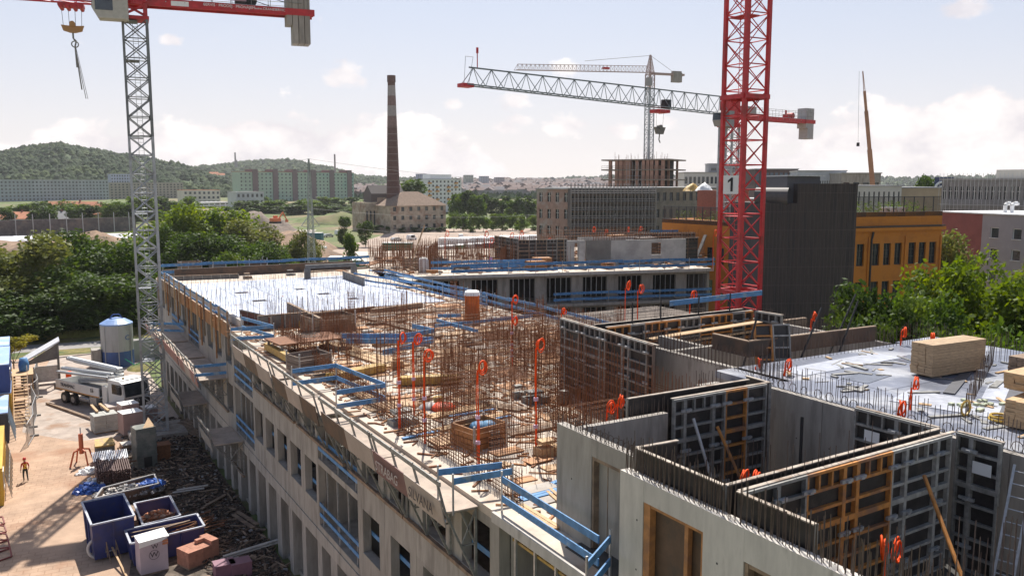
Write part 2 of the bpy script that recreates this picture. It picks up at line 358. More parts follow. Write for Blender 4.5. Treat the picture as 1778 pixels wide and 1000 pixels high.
# distant town spread over the rising ground
mb=MB(); mr=MB(); r=random.Random(5)
for _ in range(1500):
    x=r.uniform(600,1190); t=r.random(); y=314+ (1-t)*20 - (4 if x>760 else 0)
    d=900+1300*t; p=at(x,y+r.uniform(-1,2),d=d); s=r.uniform(4,8); h=r.uniform(3,6); w=s*r.uniform(.6,1.2); a=r.uniform(0,3.1)
    mt=Matrix.Translation((p.x,p.y,p.z-5))@Matrix.Rotation(a,4,'Z'); mb.T=mt; mr.T=mt
    mb.box(-s,s,-w,w,-6,h); mr.add([(-s*1.05,-w*1.1,h),(s*1.05,-w*1.1,h),(s*1.05,w*1.1,h),(-s*1.05,w*1.1,h),(-s,0,h+w*.6),(s,0,h+w*.6)],[(0,1,5,4),(2,3,4,5),(1,2,5),(3,0,4)])
tw=E('distant_town','distant town of pale houses with terracotta roofs between chimney and building site','town',at(850,330,d=1200))
P('house_walls',mb,M('far_house_walls',(.36,.33,.33),.9,(.02,.35)),tw,world=True,kind='stuff'); P('house_roofs',mr,M('far_terracotta_roofs',(.20,.14,.125),.9,(.02,.4),col2=(.15,.14,.15),s2=.02,a2=.48),tw,world=True,kind='stuff')
mb=MB()
for _ in range(5200):
    x=r.uniform(590,1195); t=r.random(); y=316+(1-t)*26; d=820+1450*t; p=at(x,y,d=d); s=r.uniform(3,7)
    c=[(p.x+s*math.cos(i*1.047)*U(.7,1.2),p.y+s*math.sin(i*1.047)*U(.7,1.2),p.z-3+(i%2)*2) for i in range(6)]+[(p.x,p.y,p.z+s*U(.5,1.1))]
    mb.add(c,[(i,(i+1)%6,6) for i in range(6)])
tag(P('town_trees',mb,FORM_,kind='stuff'),'dark green garden trees scattered between the distant houses','trees')
# ---------------- facade builder
def facade(fr,wall,glass,z0,floors,fh,cols,ww,wh,sill,a0=0,a1=None,t=.35,mull=None,top=None):
    a1=fr.L if a1 is None else a1; pw=(a1-a0)/cols
    for k in range(floors):
        z=z0+k*fh
        wall.fbox(fr,a0,a1,0,t,z,z+sill); wall.fbox(fr,a0,a1,0,t,z+sill+wh,z+fh)
        e=(pw-ww)/2
        wall.fbox(fr,a0,a0+e,0,t,z+sill,z+sill+wh); wall.fbox(fr,a1-e,a1,0,t,z+sill,z+sill+wh)
        for c in range(cols-1): q=a0+pw*(c+1); wall.fbox(fr,q-e,q+e,0,t,z+sill,z+sill+wh)
        glass.fbox(fr,a0+.05,a1-.05,t*.7,t*.7+.05,z+sill-.1,z+sill+wh+.1)
        if mull is not None:
            for c in range(cols):
                q=a0+pw*(c+.5); mull.fbox(fr,q-.04,q+.04,t*.5,t*.7-.01,z+sill,z+sill+wh)
                mull.fbox(fr,q-ww/2,q+ww/2,t*.5+.01,t*.7-.02,z+sill+wh*.62,z+sill+wh*.62+.07)
    if top: wall.fbox(fr,a0,a1,0,t,z0+floors*fh,top)
def block(name,label,x0,d0,x1,d1,ytop,floors,cols,mat,depth=16,z0=None,ww=.5,wh=.5,sill=.28,cat='building',roofm=None,topc=.6,group=None,gmat=None,mull=False,side=0,setback=None):
    A=at(x0,ytop,d=d0);B=at(x1,ytop,d=d1); zt=(A.z+B.z)/2; fr=Fr(A[:2],B[:2]); 
    if z0 is None: z0=hgt(A.x,A.y)
    e=E(name,label,cat,(fr.A.x,fr.A.y,z0),group)
    fh=(zt-topc-z0)/floors; pw=fr.L/cols
    w=MB();g=MB();m=MB() if mull else None
    facade(fr,w,g,z0,floors,fh,cols,ww*pw,wh*fh,sill*fh,mull=m,top=zt)
    w.fbox(fr,.01,fr.L-.01,.36,depth,z0,zt-.3)
    if side:      # flank facades on the side that shows
        if side>0: f2=Fr(fr.p(fr.L+.02,0),fr.p(fr.L+.02,depth)); sgn=-1
        else: f2=Fr(fr.p(-.02,0),fr.p(-.02,depth)); sgn=1
        f2.n=-fr.u if side>0 else fr.u
        c2=max(2,round(depth/pw)); facade(f2,w,g,z0,floors,fh,c2,ww*depth/c2,wh*fh,sill*fh,t=.3,top=zt)
    P('wall',w,mat,e,world=True); P('windows',g,gmat or GLS,e,world=True,kind='stuff')
    if mull: P('window_bars',m,WHT,e,world=True,kind='stuff')
    rf=MB(); rf.fbox(fr,-.25,fr.L+.25,-.25,depth+.25,zt-.28,zt+.02); P('roof',rf,roofm or M('grey_flat_roof',(.36,.36,.36),.8,(.3,.2)),e,world=True)
    return e,fr,z0,zt,fh
# ================= FAR AND MIDDLE DISTANCE BUILDINGS
GB=M('blue_grey_panel_wall',(.36,.40,.42),.9,(.1,.12)); OCH=M('ochre_panel_wall',(.36,.33,.27),.9,(.1,.15)); GRN=M('mint_green_panel_wall',(.38,.48,.38),.9,(.06,.1),col2=(.26,.40,.34),s2=.03)
PUR=M('brown_purple_stair_tower',(.20,.15,.15),.9,(.1,.15)); CREAM=M('cream_render',(.62,.58,.50),.85,(.1,.1)); GREYR=M('grey_render',(.34,.33,.33),.85,(.3,.15)); TERR=M('terracotta_tiles',(.42,.17,.09),.85,(.5,.25),bump=.2)
TAN=M('tan_render',(.40,.31,.21),.85,(.2,.15)); BRK=M('red_brick',(.25,.10,.075),.85,(3,.2)); REDW=M('maroon_render',(.27,.085,.075),.85,(.6,.15)); LIL=M('lilac_grey_render',(.36,.33,.345),.85,(.6,.1))
block('apartment_block','long blue-grey panel apartment block at the far left below the hill',-30,820,188,880,312,6,34,GB,12,topc=1)
block('apartment_block','ochre panel apartment block just behind the silver crane mast',190,900,318,930,317,6,20,OCH,12,topc=1)
block('office_block','small pale blue office block above the ochre apartments',192,960,228,965,302,8,8,M('pale_blue_wall',(.40,.44,.55),.8,(.1,.1)),12)
block('low_building','white low factory building with ribbon windows right of the crane mast',290,640,410,690,352,2,12,WHT,20,ww=.8)
block('low_building','cream low building with terracotta roof beyond the white factory',318,720,382,730,330,3,8,CREAM,14,roofm=TERR)
block('low_building','grey-white low house in front of the mint green apartments',410,600,458,610,333,3,6,M('pale_wall',(.55,.55,.55),.8,(.1,.1)),12)
# mint green slab block: nine-storey bays between stair towers
e,fr,z0,zt,fh=block('apartment_block','long mint green apartment block with brown stair towers',415,770,614,830,299,8,30,GRN,13,ww=.36,wh=.42,roofm=TERR,topc=.5)
for k in range(6):
    a=fr.L*(.125+k*.166); mb=MB(); mb.fbox(fr,a-2.4,a+2.6,-.8,13.5,z0,zt+2.2); P('stair_tower',mb,PUR,e,world=True)
# white apartment block with orange balconies
e,fr,z0,zt,fh=block('apartment_block','white apartment block with orange balconies right of the old factory',742,560,801,575,311,8,9,WHT,16,z0=3,ww=.45,wh=.5,topc=.5)
for k in range(1,8):
    for c in (0,2,5,7):
        if (k+c)%3: mb=MB(); pw=fr.L/9; mb.fbox(fr,pw*c+.3,pw*(c+1)-.3,-1.1,-.02,z0+k*fh+.0,z0+k*fh+1.0); P('balcony',mb,M('orange_balcony',(.60,.28,.07),.7),e,world=True)
mb=MB(); mb.fbox(fr,4,fr.L-6,3,12,zt+.05,zt+3); P('penthouse',mb,WHT,e,world=True)
for i,(x0,x1,y,d,c,l) in enumerate([(725,741,302,1500,(.30,.33,.42),'slim blue-grey tower block left of the white apartments'),(808,822,304,1500,(.42,.44,.38),'olive-grey tower block, first of three on the far ridge'),(835,849,306,1520,(.36,.37,.42),'grey tower block, middle one of three on the far ridge'),(861,876,308,1540,(.40,.33,.36),'pinkish tower block, last of three on the far ridge')]):
    block('tower_block',l,x0,d,x1,d+4,y,12,5,M('tower_wall_%d'%i,c,.9,(.05,.1)),14,z0=10,ww=.5,wh=.4,topc=.5)
# small houses at the left under the panel blocks
def house(x,y,d,w,dp,h,rh,wm_,rm,label,rz):
    p=at(x,y,d=d); e=E('house',label,'house',(p.x,p.y,0),None,rz); b=MB(); b.box(-w,w,-dp,dp,0,h); b.add([(-w,-dp,h),(-w,dp,h),(-w,0,h+rh-.1),(w,-dp,h),(w,dp,h),(w,0,h+rh-.1)],[(0,1,2),(3,5,4)]); P('wall',b,wm_,e)
    b=MB(); b.add([(-w-.4,-dp-.5,h-.3),(w+.4,-dp-.5,h-.3),(w+.4,0,h+rh),(-w-.4,0,h+rh),(-w-.4,dp+.5,h-.3),(w+.4,dp+.5,h-.3)],[(0,1,2,3),(3,2,5,4)]); b.add([(-w-.4,-dp-.5,h-.1),(w+.4,-dp-.5,h-.1),(w+.4,0,h+rh+.25),(-w-.4,0,h+rh+.25),(-w-.4,dp+.5,h-.1),(w+.4,dp+.5,h-.1)],[(0,1,2,3),(3,2,5,4)]); P('roof',b,rm,e)
    b=MB(); b.box(w*.3,w*.3+.8,-.4,.4,h+rh*.4,h+rh+1.2); P('chimney',b,BRK,e)
    for k in (-.6,-.1,.45): b=MB(); b.box(w*k,w*k+1.2,-dp-.06,-dp,h*.45,h*.45+1.4); P('window',b,GLS,e)
house(125,357,520,13,8,7,5,GREYR,TERR,'grey house with bright orange tiled roof left of the crane mast',-.4)
house(168,358,505,10,7,6,5,M('yellow_render',(.5,.42,.2),.85),TERR,'yellow gabled house with orange roof beside the crane mast',-.9)
house(28,362,500,9,7,4.5,3,WHT,TERR,'small white house at the far left behind the stone wall',-.6)
house(100,363,500,5,5,4,3.5,GREYR,M('slate',(.16,.16,.17),.8),'small slate-roofed annex beside the grey house',.3)
for x,y,d,l in ((371,300,1350,'small house with red roof high on the hillside, left one'),(382,302,1350,'small house with red roof high on the hillside, right one')):
    p=at(x,y,d=d); e=E('house',l,'house',(p.x,p.y,p.z-8)); b=MB(); b.box(-6,6,-4,4,0,6); P('wall',b,CREAM,e); b=MB(); b.add([(-6.5,-4.5,6),(6.5,-4.5,6),(6.5,0,9),(-6.5,0,9),(-6.5,4.5,6),(6.5,4.5,6)],[(0,1,2,3),(3,2,5,4)]); P('roof',b,TERR,e)
# long stone retaining wall with posts, greenhouse roofs in front of it
a,b_=at(-120,397,d=410),at(236,392,d=430)
e=E('retaining_wall','long dark stone retaining wall behind the greenhouse rows at left','wall',(a.x,a.y,0)); fr=Fr(a[:2],b_[:2])
mb=MB(); mb.fbox(fr,0,fr.L,0,1.5,0,6.6); P('stonework',mb,M('dark_stonework',(.13,.115,.11),.95,(.8,.4),.5,col2=(.2,.16,.14),s2=.3),e,world=True)
for k in range(12):
    mb=MB(); q=fr.L*(k+.5)/12; mb.fbox(fr,q-.15,q+.15,-1.2,-.9,0,9); P('post',mb,GALV,e,world=True)
for k in range(6):
    x=-20+k*48; a,b_=at(x,401+k*-1,d=350),at(x+40,398-k,d=385); fr=Fr(a[:2],b_[:2]); mb=MB(); mb.fbox(fr,0,fr.L,0,9,.6,1.6)
    T1('greenhouse',mb,M('pale_foil_roof',(.5,.5,.53),.6,(.3,.15)),['leftmost','second','third','fourth','fifth','rightmost'][k]+' of the pale low greenhouse rows below the stone wall','greenhouse',group='greenhouse rows below the stone wall')
# ---------------- chimney and old factory
p=at(684,400,d=400); e=E('brick_chimney','tall round brick chimney with pale bands near its top','chimney',(p.x,p.y,0))
zz=lambda y:at(678,y,d=400).z
BRD=M('dark_chimney_brick',(.115,.058,.047),.85,(1.5,.25),.2,col2=(.10,.045,.035),s2=.3); PALE=M('pale_chimney_band',(.30,.27,.26),.85,(1.5,.2))
H=zz(132); rad=lambda z:3.55-(3.55-1.65)*z/H
bands=[(0,zz(220),BRD),(zz(220),zz(202),M('mid_chimney_band',(.19,.12,.11),.85,(1.5,.3))),(zz(202),zz(184),PALE),(zz(184),zz(167),M('mid_chimney_band',(0,0,0))),(zz(167),zz(149),PALE),(zz(149),H,BRD)]
for i,(a,b_,m) in enumerate(bands):
    mb=MB(); mb.lathe([(rad(a),a+.02),(rad(b_),b_)],24); P('brick_band',mb,m,e)
mb=MB(); mb.lathe([(1.62,H),(1.95,H+.1),(1.95,H-2.8),(1.75,H-3)],24); P('crown',mb,BRD,e)
for k in range(16):
    z=2+k*(zz(222)-2)/15; mb=MB(); mb.lathe([(rad(z)+.0,z),(rad(z)+.08,z),(rad(z)+.08,z+.25),(rad(z),z+.25)],24); P('iron_ring',mb,M('ring_grey',(.20,.15,.135),.6),e)
# factory: main hall with tile roof, raised monitor, left wing
PLA=M('peeling_plaster',(.40,.33,.25),.9,(.5,.35),.3,col2=(.27,.17,.12),s2=.22,a2=.5); BRT=M('brown_old_tiles',(.23,.16,.115),.9,(1.2,.3),.3)
A=at(678,358,d=385);B=at(774,358,d=400); fr=Fr(A[:2],B[:2]); zt=A.z
e=E('old_factory','derelict plaster factory hall with brown tiled hip roof beside the chimney','factory',(A.x,A.y,0))
w=MB();g=MB(); facade(fr,w,g,0,3,zt/3,7,1.6,1.9,zt/3*.4,top=zt,t=.5); w.fbox(fr,.02,fr.L-.02,.52,17,0,zt)
P('wall',w,PLA,e,world=True)
pw=fr.L/7
P('window_panes',g,GLS,e,world=True,kind='stuff')
D=17; zr=at(730,333,d=395).z
def pp(a,b,z): x,y=fr.p(a,b); return (x,y,z)
mb=MB(); mb.add([pp(-.6,-.6,zt),pp(fr.L+.6,-.6,zt),pp(fr.L+.6,D+.6,zt),pp(-.6,D+.6,zt),pp(fr.L*.38,D*.5,zr),pp(fr.L*.66,D*.5,zr)],[(0,1,5,4),(1,2,5),(2,3,4,5),(3,0,4),(0,3,2,1)]); P('roof',mb,BRT,e,world=True)
mb=MB(); z1=at(700,333,d=395).z-1; z2=at(715,322,d=395).z; mb.fbox(fr,fr.L*.0,fr.L*.6,D+1,D+9,0,z1); mb.add([pp(0,D+1,z1),pp(fr.L*.6,D+1,z1),pp(fr.L*.6,D+9,z1),pp(0,D+9,z1),pp(0,D+5,z2),pp(fr.L*.6,D+5,z2)],[(0,1,5,4),(2,3,4,5),(1,2,5),(3,0,4)]); P('rear_hall',mb,M('dark_timber',(.10,.085,.08),.8),e,world=True)
A=at(634,352,d=395);B=at(672,352,d=400); fr=Fr(A[:2],B[:2]); zt=A.z; w=MB();g=MB(); facade(fr,w,g,0,1,zt-.8,6,.9,zt*.6,1.5,top=zt,t=.6); w.fbox(fr,.02,fr.L-.02,.62,14,0,zt); w.fbox(fr,fr.L*.55,fr.L,-.3,-.01,0,zt+2.2)
o=P('side_wing',w,PLA,e,world=True); P('panes',g,GLS,o,world=True)
# ---------------- thin far chimneys, pylon
for x,y,w_,d,l in ((408,265,2.2,2000,'thin chimney on the far hill, the tall one of two'),(411,278,1.6,2000,'short thin chimney on the far hill'),(581,268,1.3,1100,'tall thin chimney behind the mint green apartments')):
    p=at(x,y,d=d); mb=MB(); mb.lathe([(w_,0),(w_*.8,p.z)],10,(p.x,p.y,0)); T1('thin_chimney',mb,M('chimney_grey',(.3,.25,.25),.8),l,'chimney',loc=(p.x,p.y,0))
def lattice(mb,c,w0,w1,z0,z1,n,rc,rb,rz=0,style='x'):
    'square lattice column'
    def cor(i,z):
        t=(z-z0)/(z1-z0); w=(w0+(w1-w0)*t)/2; a=rz+math.pi/4+i*math.pi/2; r_=w*math.sqrt(2); return Vector((c[0]+r_*math.cos(a),c[1]+r_*math.sin(a),z))
    for i in range(4): mb.bar(cor(i,z0),cor(i,z1),rc*2) 
    for k in range(n):
        a=z0+(z1-z0)*k/n; b=z0+(z1-z0)*(k+1)/n
        for i in range(4):
            j=(i+1)%4
            mb.bar(cor(i,a),cor(j,a),rb*2)
            if style=='x' or k%2==0: mb.bar(cor(i,a),cor(j,b),rb*2)
            if style=='x' or k%2: mb.bar(cor(j,a),cor(i,b),rb*2)
        
p=at(541,450,d=178); e=E('power_pylon','slender white and green lattice pylon beyond the far edge of the deck','pylon',(p.x,p.y,0))
mb=MB(); zt=at(536,276,d=178).z; lattice(mb,(0,0),1.7,.6,0,zt-6,18,.05,.025); P('tower',mb,M('pylon_paint',(.34,.36,.34),.6,(.4,.4)),e)
mb=MB(); lattice(mb,(0,0),.7,.15,zt-6,zt,5,.06,.03); P('peak',mb,M('pylon_paint',(0,0,0)),e)
for s in (-1,1):
    mb=MB(); mb.bar((0,0,zt-11),(s*1.9,0,zt-13.5),.12); mb.bar((0,0,zt-14),(s*1.9,0,zt-13.5),.1); P('crossarm',mb,GALV,e)
def wire(pts,r,label,sag=3):
    mb=MB(); q=[]
    a,b=Vector(pts[0]),Vector(pts[1])
    for i in range(25): t=i/24; v=a.lerp(b,t); v.z-=sag*4*t*(1-t); q.append(v)
    mb.path(q,r,3); T1('power_line',mb,M('cable_grey',(.2,.2,.2),.6),label,'cable')
top=Vector((p.x,p.y,zt))
wire((at(280,287,d=420),top),.035,'power line running left from the pylon top over the trees',2)
wire((top,at(1100,306,d=330)),.035,'power line running right from the pylon top across the chimney',3)
wire((at(230,395,d=260),at(541,385,d=178)),.03,'lower wire left of the pylon',1.5)
wire((at(541,362,d=178),at(1000,365,d=260)),.03,'lower wire right of the pylon in front of the factory',2)
wire((at(541,385,d=178),at(900,400,d=250)),.03,'lowest wire right of the pylon above the parking area',2)
# ---------------- middle distance: containers, cars, cabins
def cont(x,y,d,w,dp,h,mat,label,cat='container',name='shipping_container',rz=None,z=0):
    p=at(x,y,d=d); e=E(name,label,cat,(p.x,p.y,z),None,-YAW+U(-.1,.1) if rz is None else rz)
    b=MB(); b.box(-w,w,-dp,dp,.1,h); 
    for k in range(int(w*2/.6)): q=-w+.3+k*.6; b.box(q,q+.28,-dp-.05,-dp-.001,.25,h-.2)
    P('body',b,mat,e); b=MB(); b.box(-w-.04,w+.04,-dp-.06,dp+.06,h+.002,h+.12); P('roof',b,WHT,e); return e
TEAL=M('teal_container',(.03,.16,.20),.6,(.5,.15)); GRC=M('green_container',(.03,.16,.10),.6,(.5,.15))
cont(510,391,330,11,1.4,3.6,TEAL,'long teal container beside the dirt track')
cont(690,413,262,4.5,1.4,4,GRC,'dark green container left of the factory trees')
cont(625,425,225,8,2,3,M('pale_green_container',(.22,.42,.33),.6),'pale green container behind the small trees')
cont(665,428,215,8,2,3.0,GRC,'bright green container row at the edge of the parking area')
cont(548,412,260,3,1.5,3.2,WHT,'white site cabin near the earth heaps')
cont(480,388,345,4,1.2,1.5,WHT,'low white trailer left of the teal container',name='trailer',cat='trailer')
# long row of white-roofed site cabins: each one a box of its own
cm=[WHT,M('green_cabin',(.05,.24,.12),.6),M('navy_cabin',(.03,.05,.14),.6),GREYR,M('dark_cabin',(.06,.06,.07),.6)]
for i in range(13):
    x=748+i*17; e=cont(x,409-i*.6,258+i*3,1.35,3,2.9,cm[[0,0,3,1,0,2,2,1,3,1,2,0,4][i]],ORD[i]+' cabin from the left in the long row of site cabins','site cabin',name='site_cabin',rz=-YAW-.25); e['group']='row of site cabins beyond the building'
    b=MB(); b.box(-.5,.5,-3.12,-3.06,1.2,2.1); P('window',b,GLS,e)
for i in range(5):
    x=790+i*34; e=cont(x,401-i*.8,300+i*4,5.5,2.5,2.8,WHT,ORD[i]+' cabin from the left in the rear white row','site cabin',name='site_cabin',rz=-YAW-.2); e['group']='rear row of white site cabins'
def car(x,y,mat,label,rz,z=0,van=False,s=1):
    p=at(x,y,z=z); e=E('van' if van else 'parked_car',label,'van' if van else 'car',(p.x,p.y,z),None,rz)
    h=2.1 if van else 1.45; b=MB()
    pr=[(-2.2,.35),(2.2,.35),(2.25,.8),(1.6,1.0),(.9,h),(-1.9 if van else -1.4,h),(-2.2,1.0)]
    n=len(pr); b.add([(x_,-.85,z_) for x_,z_ in pr]+[(x_,.85,z_) for x_,z_ in pr],[tuple(range(n)),tuple(range(n,2*n))[::-1]]+[(i,n+i,n+(i+1)%n,(i+1)%n) for i in range(n)]); P('body',b,mat,e)
    b=MB(); w0=-1.2; b.box(w0,.8,-.88,.88,1.02,h-.15); b.add([(1.58,-.75,1.03),(1.58,.75,1.03),(.98,.75,h-.08),(.98,-.75,h-.08)],[(0,1,2,3)]); P('window',b,GLS,e)
    for i,a in enumerate((-1.35,1.4)):
        for sd_ in (-1,1): b=MB(); b.rod((a,sd_*.72,.33),(a,sd_*.9,.33),.33,12,cap=True); P('wheel',b,BLK,e)
    return e
cars=[(800,416,WHT,'white van parked left of the rebar field',1.2,True),(806,398,GREYR,'grey car parked by the factory trees',0,False),(715,417,WHT,'white van parked behind the green containers',.4,True),(695,398,GREYR,'silver van under the factory wall',.9,True),(725,400,WHT,'white van nearest the factory trees',.8,True),(738,402,WHT,'white pickup beside the cabin row',.8,True),(688,419,M('silver_car',(.45,.46,.48),.3,metal=.5),'silver car behind the far rebar columns',.3,False),(830,424,WHT,'white car seen through the rebar in the parking area',.4,False),(700,432,M('silver_car',(0,0,0)),'silver hatchback at the left end of the parking area',.3,False),(846,416,WHT,'white hatchback in front of the cabins',.6,False),(495,391,WHT,'small white car in front of the teal container',.2,False),(590,408,WHT,'white van beside the earth road',.3,True),(570,412,M('silver_car',(0,0,0)),'silver car on the earth road',.3,False)]
for x,y,m,l,rz,v in cars: car(x,y,m,l,rz,van=v)
# excavator, orange, on the heap
p=at(478,386,d=400); e=E('excavator','small orange excavator on the grey soil heap','excavator',(p.x,p.y,4),None,.4)
b=MB(); b.box(-2,2,-1.5,1.5,.9,2.4); b.box(-.2,1.6,.2,1.4,2.4,3.5); P('body',b,M('excavator_orange',(.6,.15,.05),.6),e); b=MB(); b.box(-2.2,2.2,-1.6,-.9,0,.85); b.box(-2.2,2.2,.9,1.6,0,.85); P('track',b,BLK,e); b=MB(); b.bar((1.5,-.5,2),(4,-.5,5),.5); b.bar((4,-.5,5),(6,-.5,1.5),.4); b.box(5.5,6.5,-1,0,.4,1.6); P('arm',b,M('excavator_orange',(0,0,0)),e)
# two white silos behind the scaffold building corner
for i,(x,l) in enumerate(((974,'left one of two small white silos before the scaffolded block'),(986,'right one of two small white silos before the scaffolded block'),(943,'small pale silo beside the cabin row'))):
    p=at(x,408,d=230); mb=MB(); mb.lathe([(.4,0),(.9,1.2),(.9,3.4),(.75,3.8),(.2,4)],14,(p.x,p.y,0)); T1('silo',mb,WHT,l,'silo',loc=(p.x,p.y,0),smooth=True)
# ---------------- scaffolded brick building and concrete frame tower
BRP=M('pinkish_brickwork',(.33,.22,.18),.9,(1,.25),.1,col2=(.36,.33,.30),s2=.2)
BGY=M('grey_brown_blockwork',(.24,.21,.18),.9,(1,.25),.1)
e,fr,z0,zt,fh=block('unfinished_building','unfinished brick apartment building left of the scaffolding',932,215,990,208,327,5,4,BRP,30,z0=0,ww=.42,wh=.55,topc=.4,mull=True)
e,fr,z0,zt,fh=block('scaffolded_building','long grey building wrapped in scaffolding and dark netting',990,206,1137,212,326,5,16,M('dark_blockwork',(.12,.105,.10),.9,(1,.25)),28,z0=0,ww=.4,wh=.5,topc=.4)  # one dark blockwork tone over the whole wall
sc=E('scaffolding','galvanised scaffolding with dark netting on the long grey building','scaffolding',(fr.A.x,fr.A.y,6)); 
st=MB(); dk=MB()
for k in range(25):
    a=fr.L*k/24
    for b_ in (-1.4,-.5): x,y=fr.p(a,b_); st.rod((x,y,7.2),(x,y,zt+1),.09,4)
for k in range(7):
    z=7.3+k*2.0; dk.fbox(fr,0,fr.L,-1.4,-.5,z,z+.08)
    for h in (.55,1.05):
        a_,b2=fr.p(0,-1.42),fr.p(fr.L,-1.42); st.rod((a_[0],a_[1],z+h),(b2[0],b2[1],z+h),.075,4)
for k in range(0,24,4):
    a_,b2=fr.p(fr.L*k/24,-1.45),fr.p(fr.L*(k+1)/24,-1.45); st.rod((a_[0],a_[1],9+(k%8)),(b2[0],b2[1],13+(k%8)),.06,4)
P('tubes',st,M('dull_tube',(.30,.28,.27),.6),sc,world=True); P('decks',dk,WOODD,sc,world=True)
mb=MB()
for k in range(7): z=7.6+k*2.0; mb.fbox(fr,0,fr.L,-.48,-.45,z,z+.85)
P('netting',mb,M('dark_scaffold_net',(.075,.07,.075),.8,(2,.5),col2=(.14,.13,.13),s2=.6),sc,world=True)
# concrete frame tower: open slabs and columns
A=at(1058,290,d=259);B=at(1152,290,d=253); fr=Fr(A[:2],B[:2]); zt=at(1110,277,d=258).z
e=E('concrete_frame_tower','open concrete frame tower under the distant white crane','unfinished building',(A.x,A.y,0))
PK=M('raw_pink_brick',(.40,.225,.165),.9,(1,.2)); n=10; fh=zt/n
for k in range(n+1):
    mb=MB(); mb.fbox(fr,-2.2 if k>5 else 0,fr.L+(2.0 if k>5 else 0),-1,15,k*fh-.38,k*fh); P('floor_slab',mb,M('brown_slab_edge',(.26,.21,.17),.9),e,world=True)
    if k==n: break
    mb=MB()
    for c in (0,.12,.2,.31,.36,.5,.62,.7,.77,.86,.97): q_=MB(); q_.fbox(fr,fr.L*c,fr.L*c+.9,-.6,.2,k*fh,k*fh+fh-.27); P('column',q_,PK,e,world=True)
    mb.fbox(fr,fr.L*.12,fr.L*.33,0,.3,k*fh,k*fh+fh-.27); mb.fbox(fr,fr.L*.8,fr.L*.95,.3,.5,k*fh,k*fh+fh*.35)
    for b_ in (5,13): 
        for c in (0,.3,.6,.97): mb.fbox(fr,fr.L*c,fr.L*c+.6,b_,b_+.5,k*fh,k*fh+fh-.27)
    P('infill_wall',mb,PK,e,world=True,kind='stuff')
    mb=MB(); mb.fbox(fr,fr.L*.05,fr.L*.95,6,12,k*fh,k*fh+fh-.27); P('core',mb,DARKC,e,world=True)  # shade of the open floors is put into the core's dark colour
    mb=MB()
    for c in range(13): 
        x,y=fr.p(-2+c*(fr.L+4)/12,-1.1); mb.rod((x,y,k*fh),(x,y,k*fh+1.1),.04,3)
    for h in (.5,1.0): a_,b2=fr.p(-2,-1.1),fr.p(fr.L+2,-1.1); mb.rod((*a_,k*fh+h),(*b2,k*fh+h),.045,3)
    P('guard_rail',mb,WOODD,e,world=True)
mb=MB()
for c in range(30): x,y=fr.p(fr.L*c/29,U(0,9)); mb.rod((x,y,zt),(x,y,zt+U(.8,2.4)),.05,3)
P('starter_bars',mb,RUST,e,world=True,kind='stuff')
mb=MB(); st2=MB()
for k in range(1,9):
    for h in (0,1): a_,b2=fr.p(fr.L*.36,-1.3),fr.p(fr.L*.63,-1.3); st2.rod((*a_,k*fh+h),(*b2,k*fh+h),.05,3)
for c in range(6): x,y=fr.p(fr.L*(.36+.054*c),-1.3); st2.rod((x,y,8),(x,y,zt-1),.05,3)
P('facade_scaffold',st2,GALV,e,world=True)
mb=MB(); mb.fbox(fr,fr.L+.2,fr.L+3,-2,3,5.9*fh,6.5*fh); P('loading_platform',mb,YEL,e,world=True)
block('unfinished_building','grey-brown unfinished block between the frame tower and the red mast',1137,215,1262,225,325,5,11,BGY,20,z0=0,ww=.5,wh=.5,topc=.4)
# ---------------- right hand town
block('office_block','white office block with square windows left of the red mast',1188,330,1300,335,299,6,15,M('warm_white_render',(.62,.59,.55),.8,(.2,.08)),20,z0=0,ww=.62,wh=.62,sill=.2,topc=1)
block('plant_room','grey rooftop plant room on the white office block',1230,338,1285,340,284,1,3,GREYR,8,z0=26,topc=.3,wh=.3)
block('office_block','dark brick office block with large panes right of the red mast',1312,300,1386,304,293,7,9,M('dark_brick',(.11,.075,.07),.85,(1,.2)),20,z0=0,ww=.66,wh=.7,sill=.14,gmat=M('blue_pane',(.12,.16,.20),.15),topc=.8)
block('office_block','glass and louvre building with metal roof left of the mobile crane boom',1386,270,1470,272,296,6,22,M('pale_metal_cladding',(.45,.48,.52),.5,(.3,.15)),20,z0=0,ww=.5,wh=.55,topc=2.4)
block('unfinished_building','grey concrete block carrying the mobile crane boom view',1462,262,1530,266,300,6,4,CONC,20,z0=0,ww=.62,wh=.4,topc=1.5)
block('apartment_block','white block with paired narrow windows above the orange roof',1480,205,1566,209,322,4,10,M('offwhite_block',(.50,.49,.45),.8,(.3,.1)),20,z0=0,ww=.34,wh=.62,topc=.9)
block('low_building','plain tan building between the white block and the grey unfinished building',1566,218,1642,222,325,2,3,TAN,20,z0=0,ww=.12,wh=.15,topc=3)
e,fr,z0,zt,fh=block('unfinished_building','large grey blockwork building with scaffolding at the right edge',1636,182,1800,176,310,5,15,M('grey_blockwork',(.27,.26,.26),.9,(.8,.2)),24,z0=0,ww=.56,wh=.52,topc=.6,mull=True)
mb=MB()
for k in range(24):
    x,y=fr.p(fr.L*k/23,-1); mb.rod((x,y,0),(x,y,zt+1),.04,4)
for k in range(6):
    a_,b2=fr.p(0,-1),fr.p(fr.L,-1); mb.bar((*a_,2.2+k*3.2),(*b2,2.2+k*3.2),.5,.06)
P('scaffold',mb,GALV,e,world=True)
mb=MB(); mb.fbox(fr,8,14,4,9,zt,zt+1.6); mb.fbox(fr,14.2,17,4,9,zt,zt+2.4); P('roof_box',mb,CREAM,e,world=True)
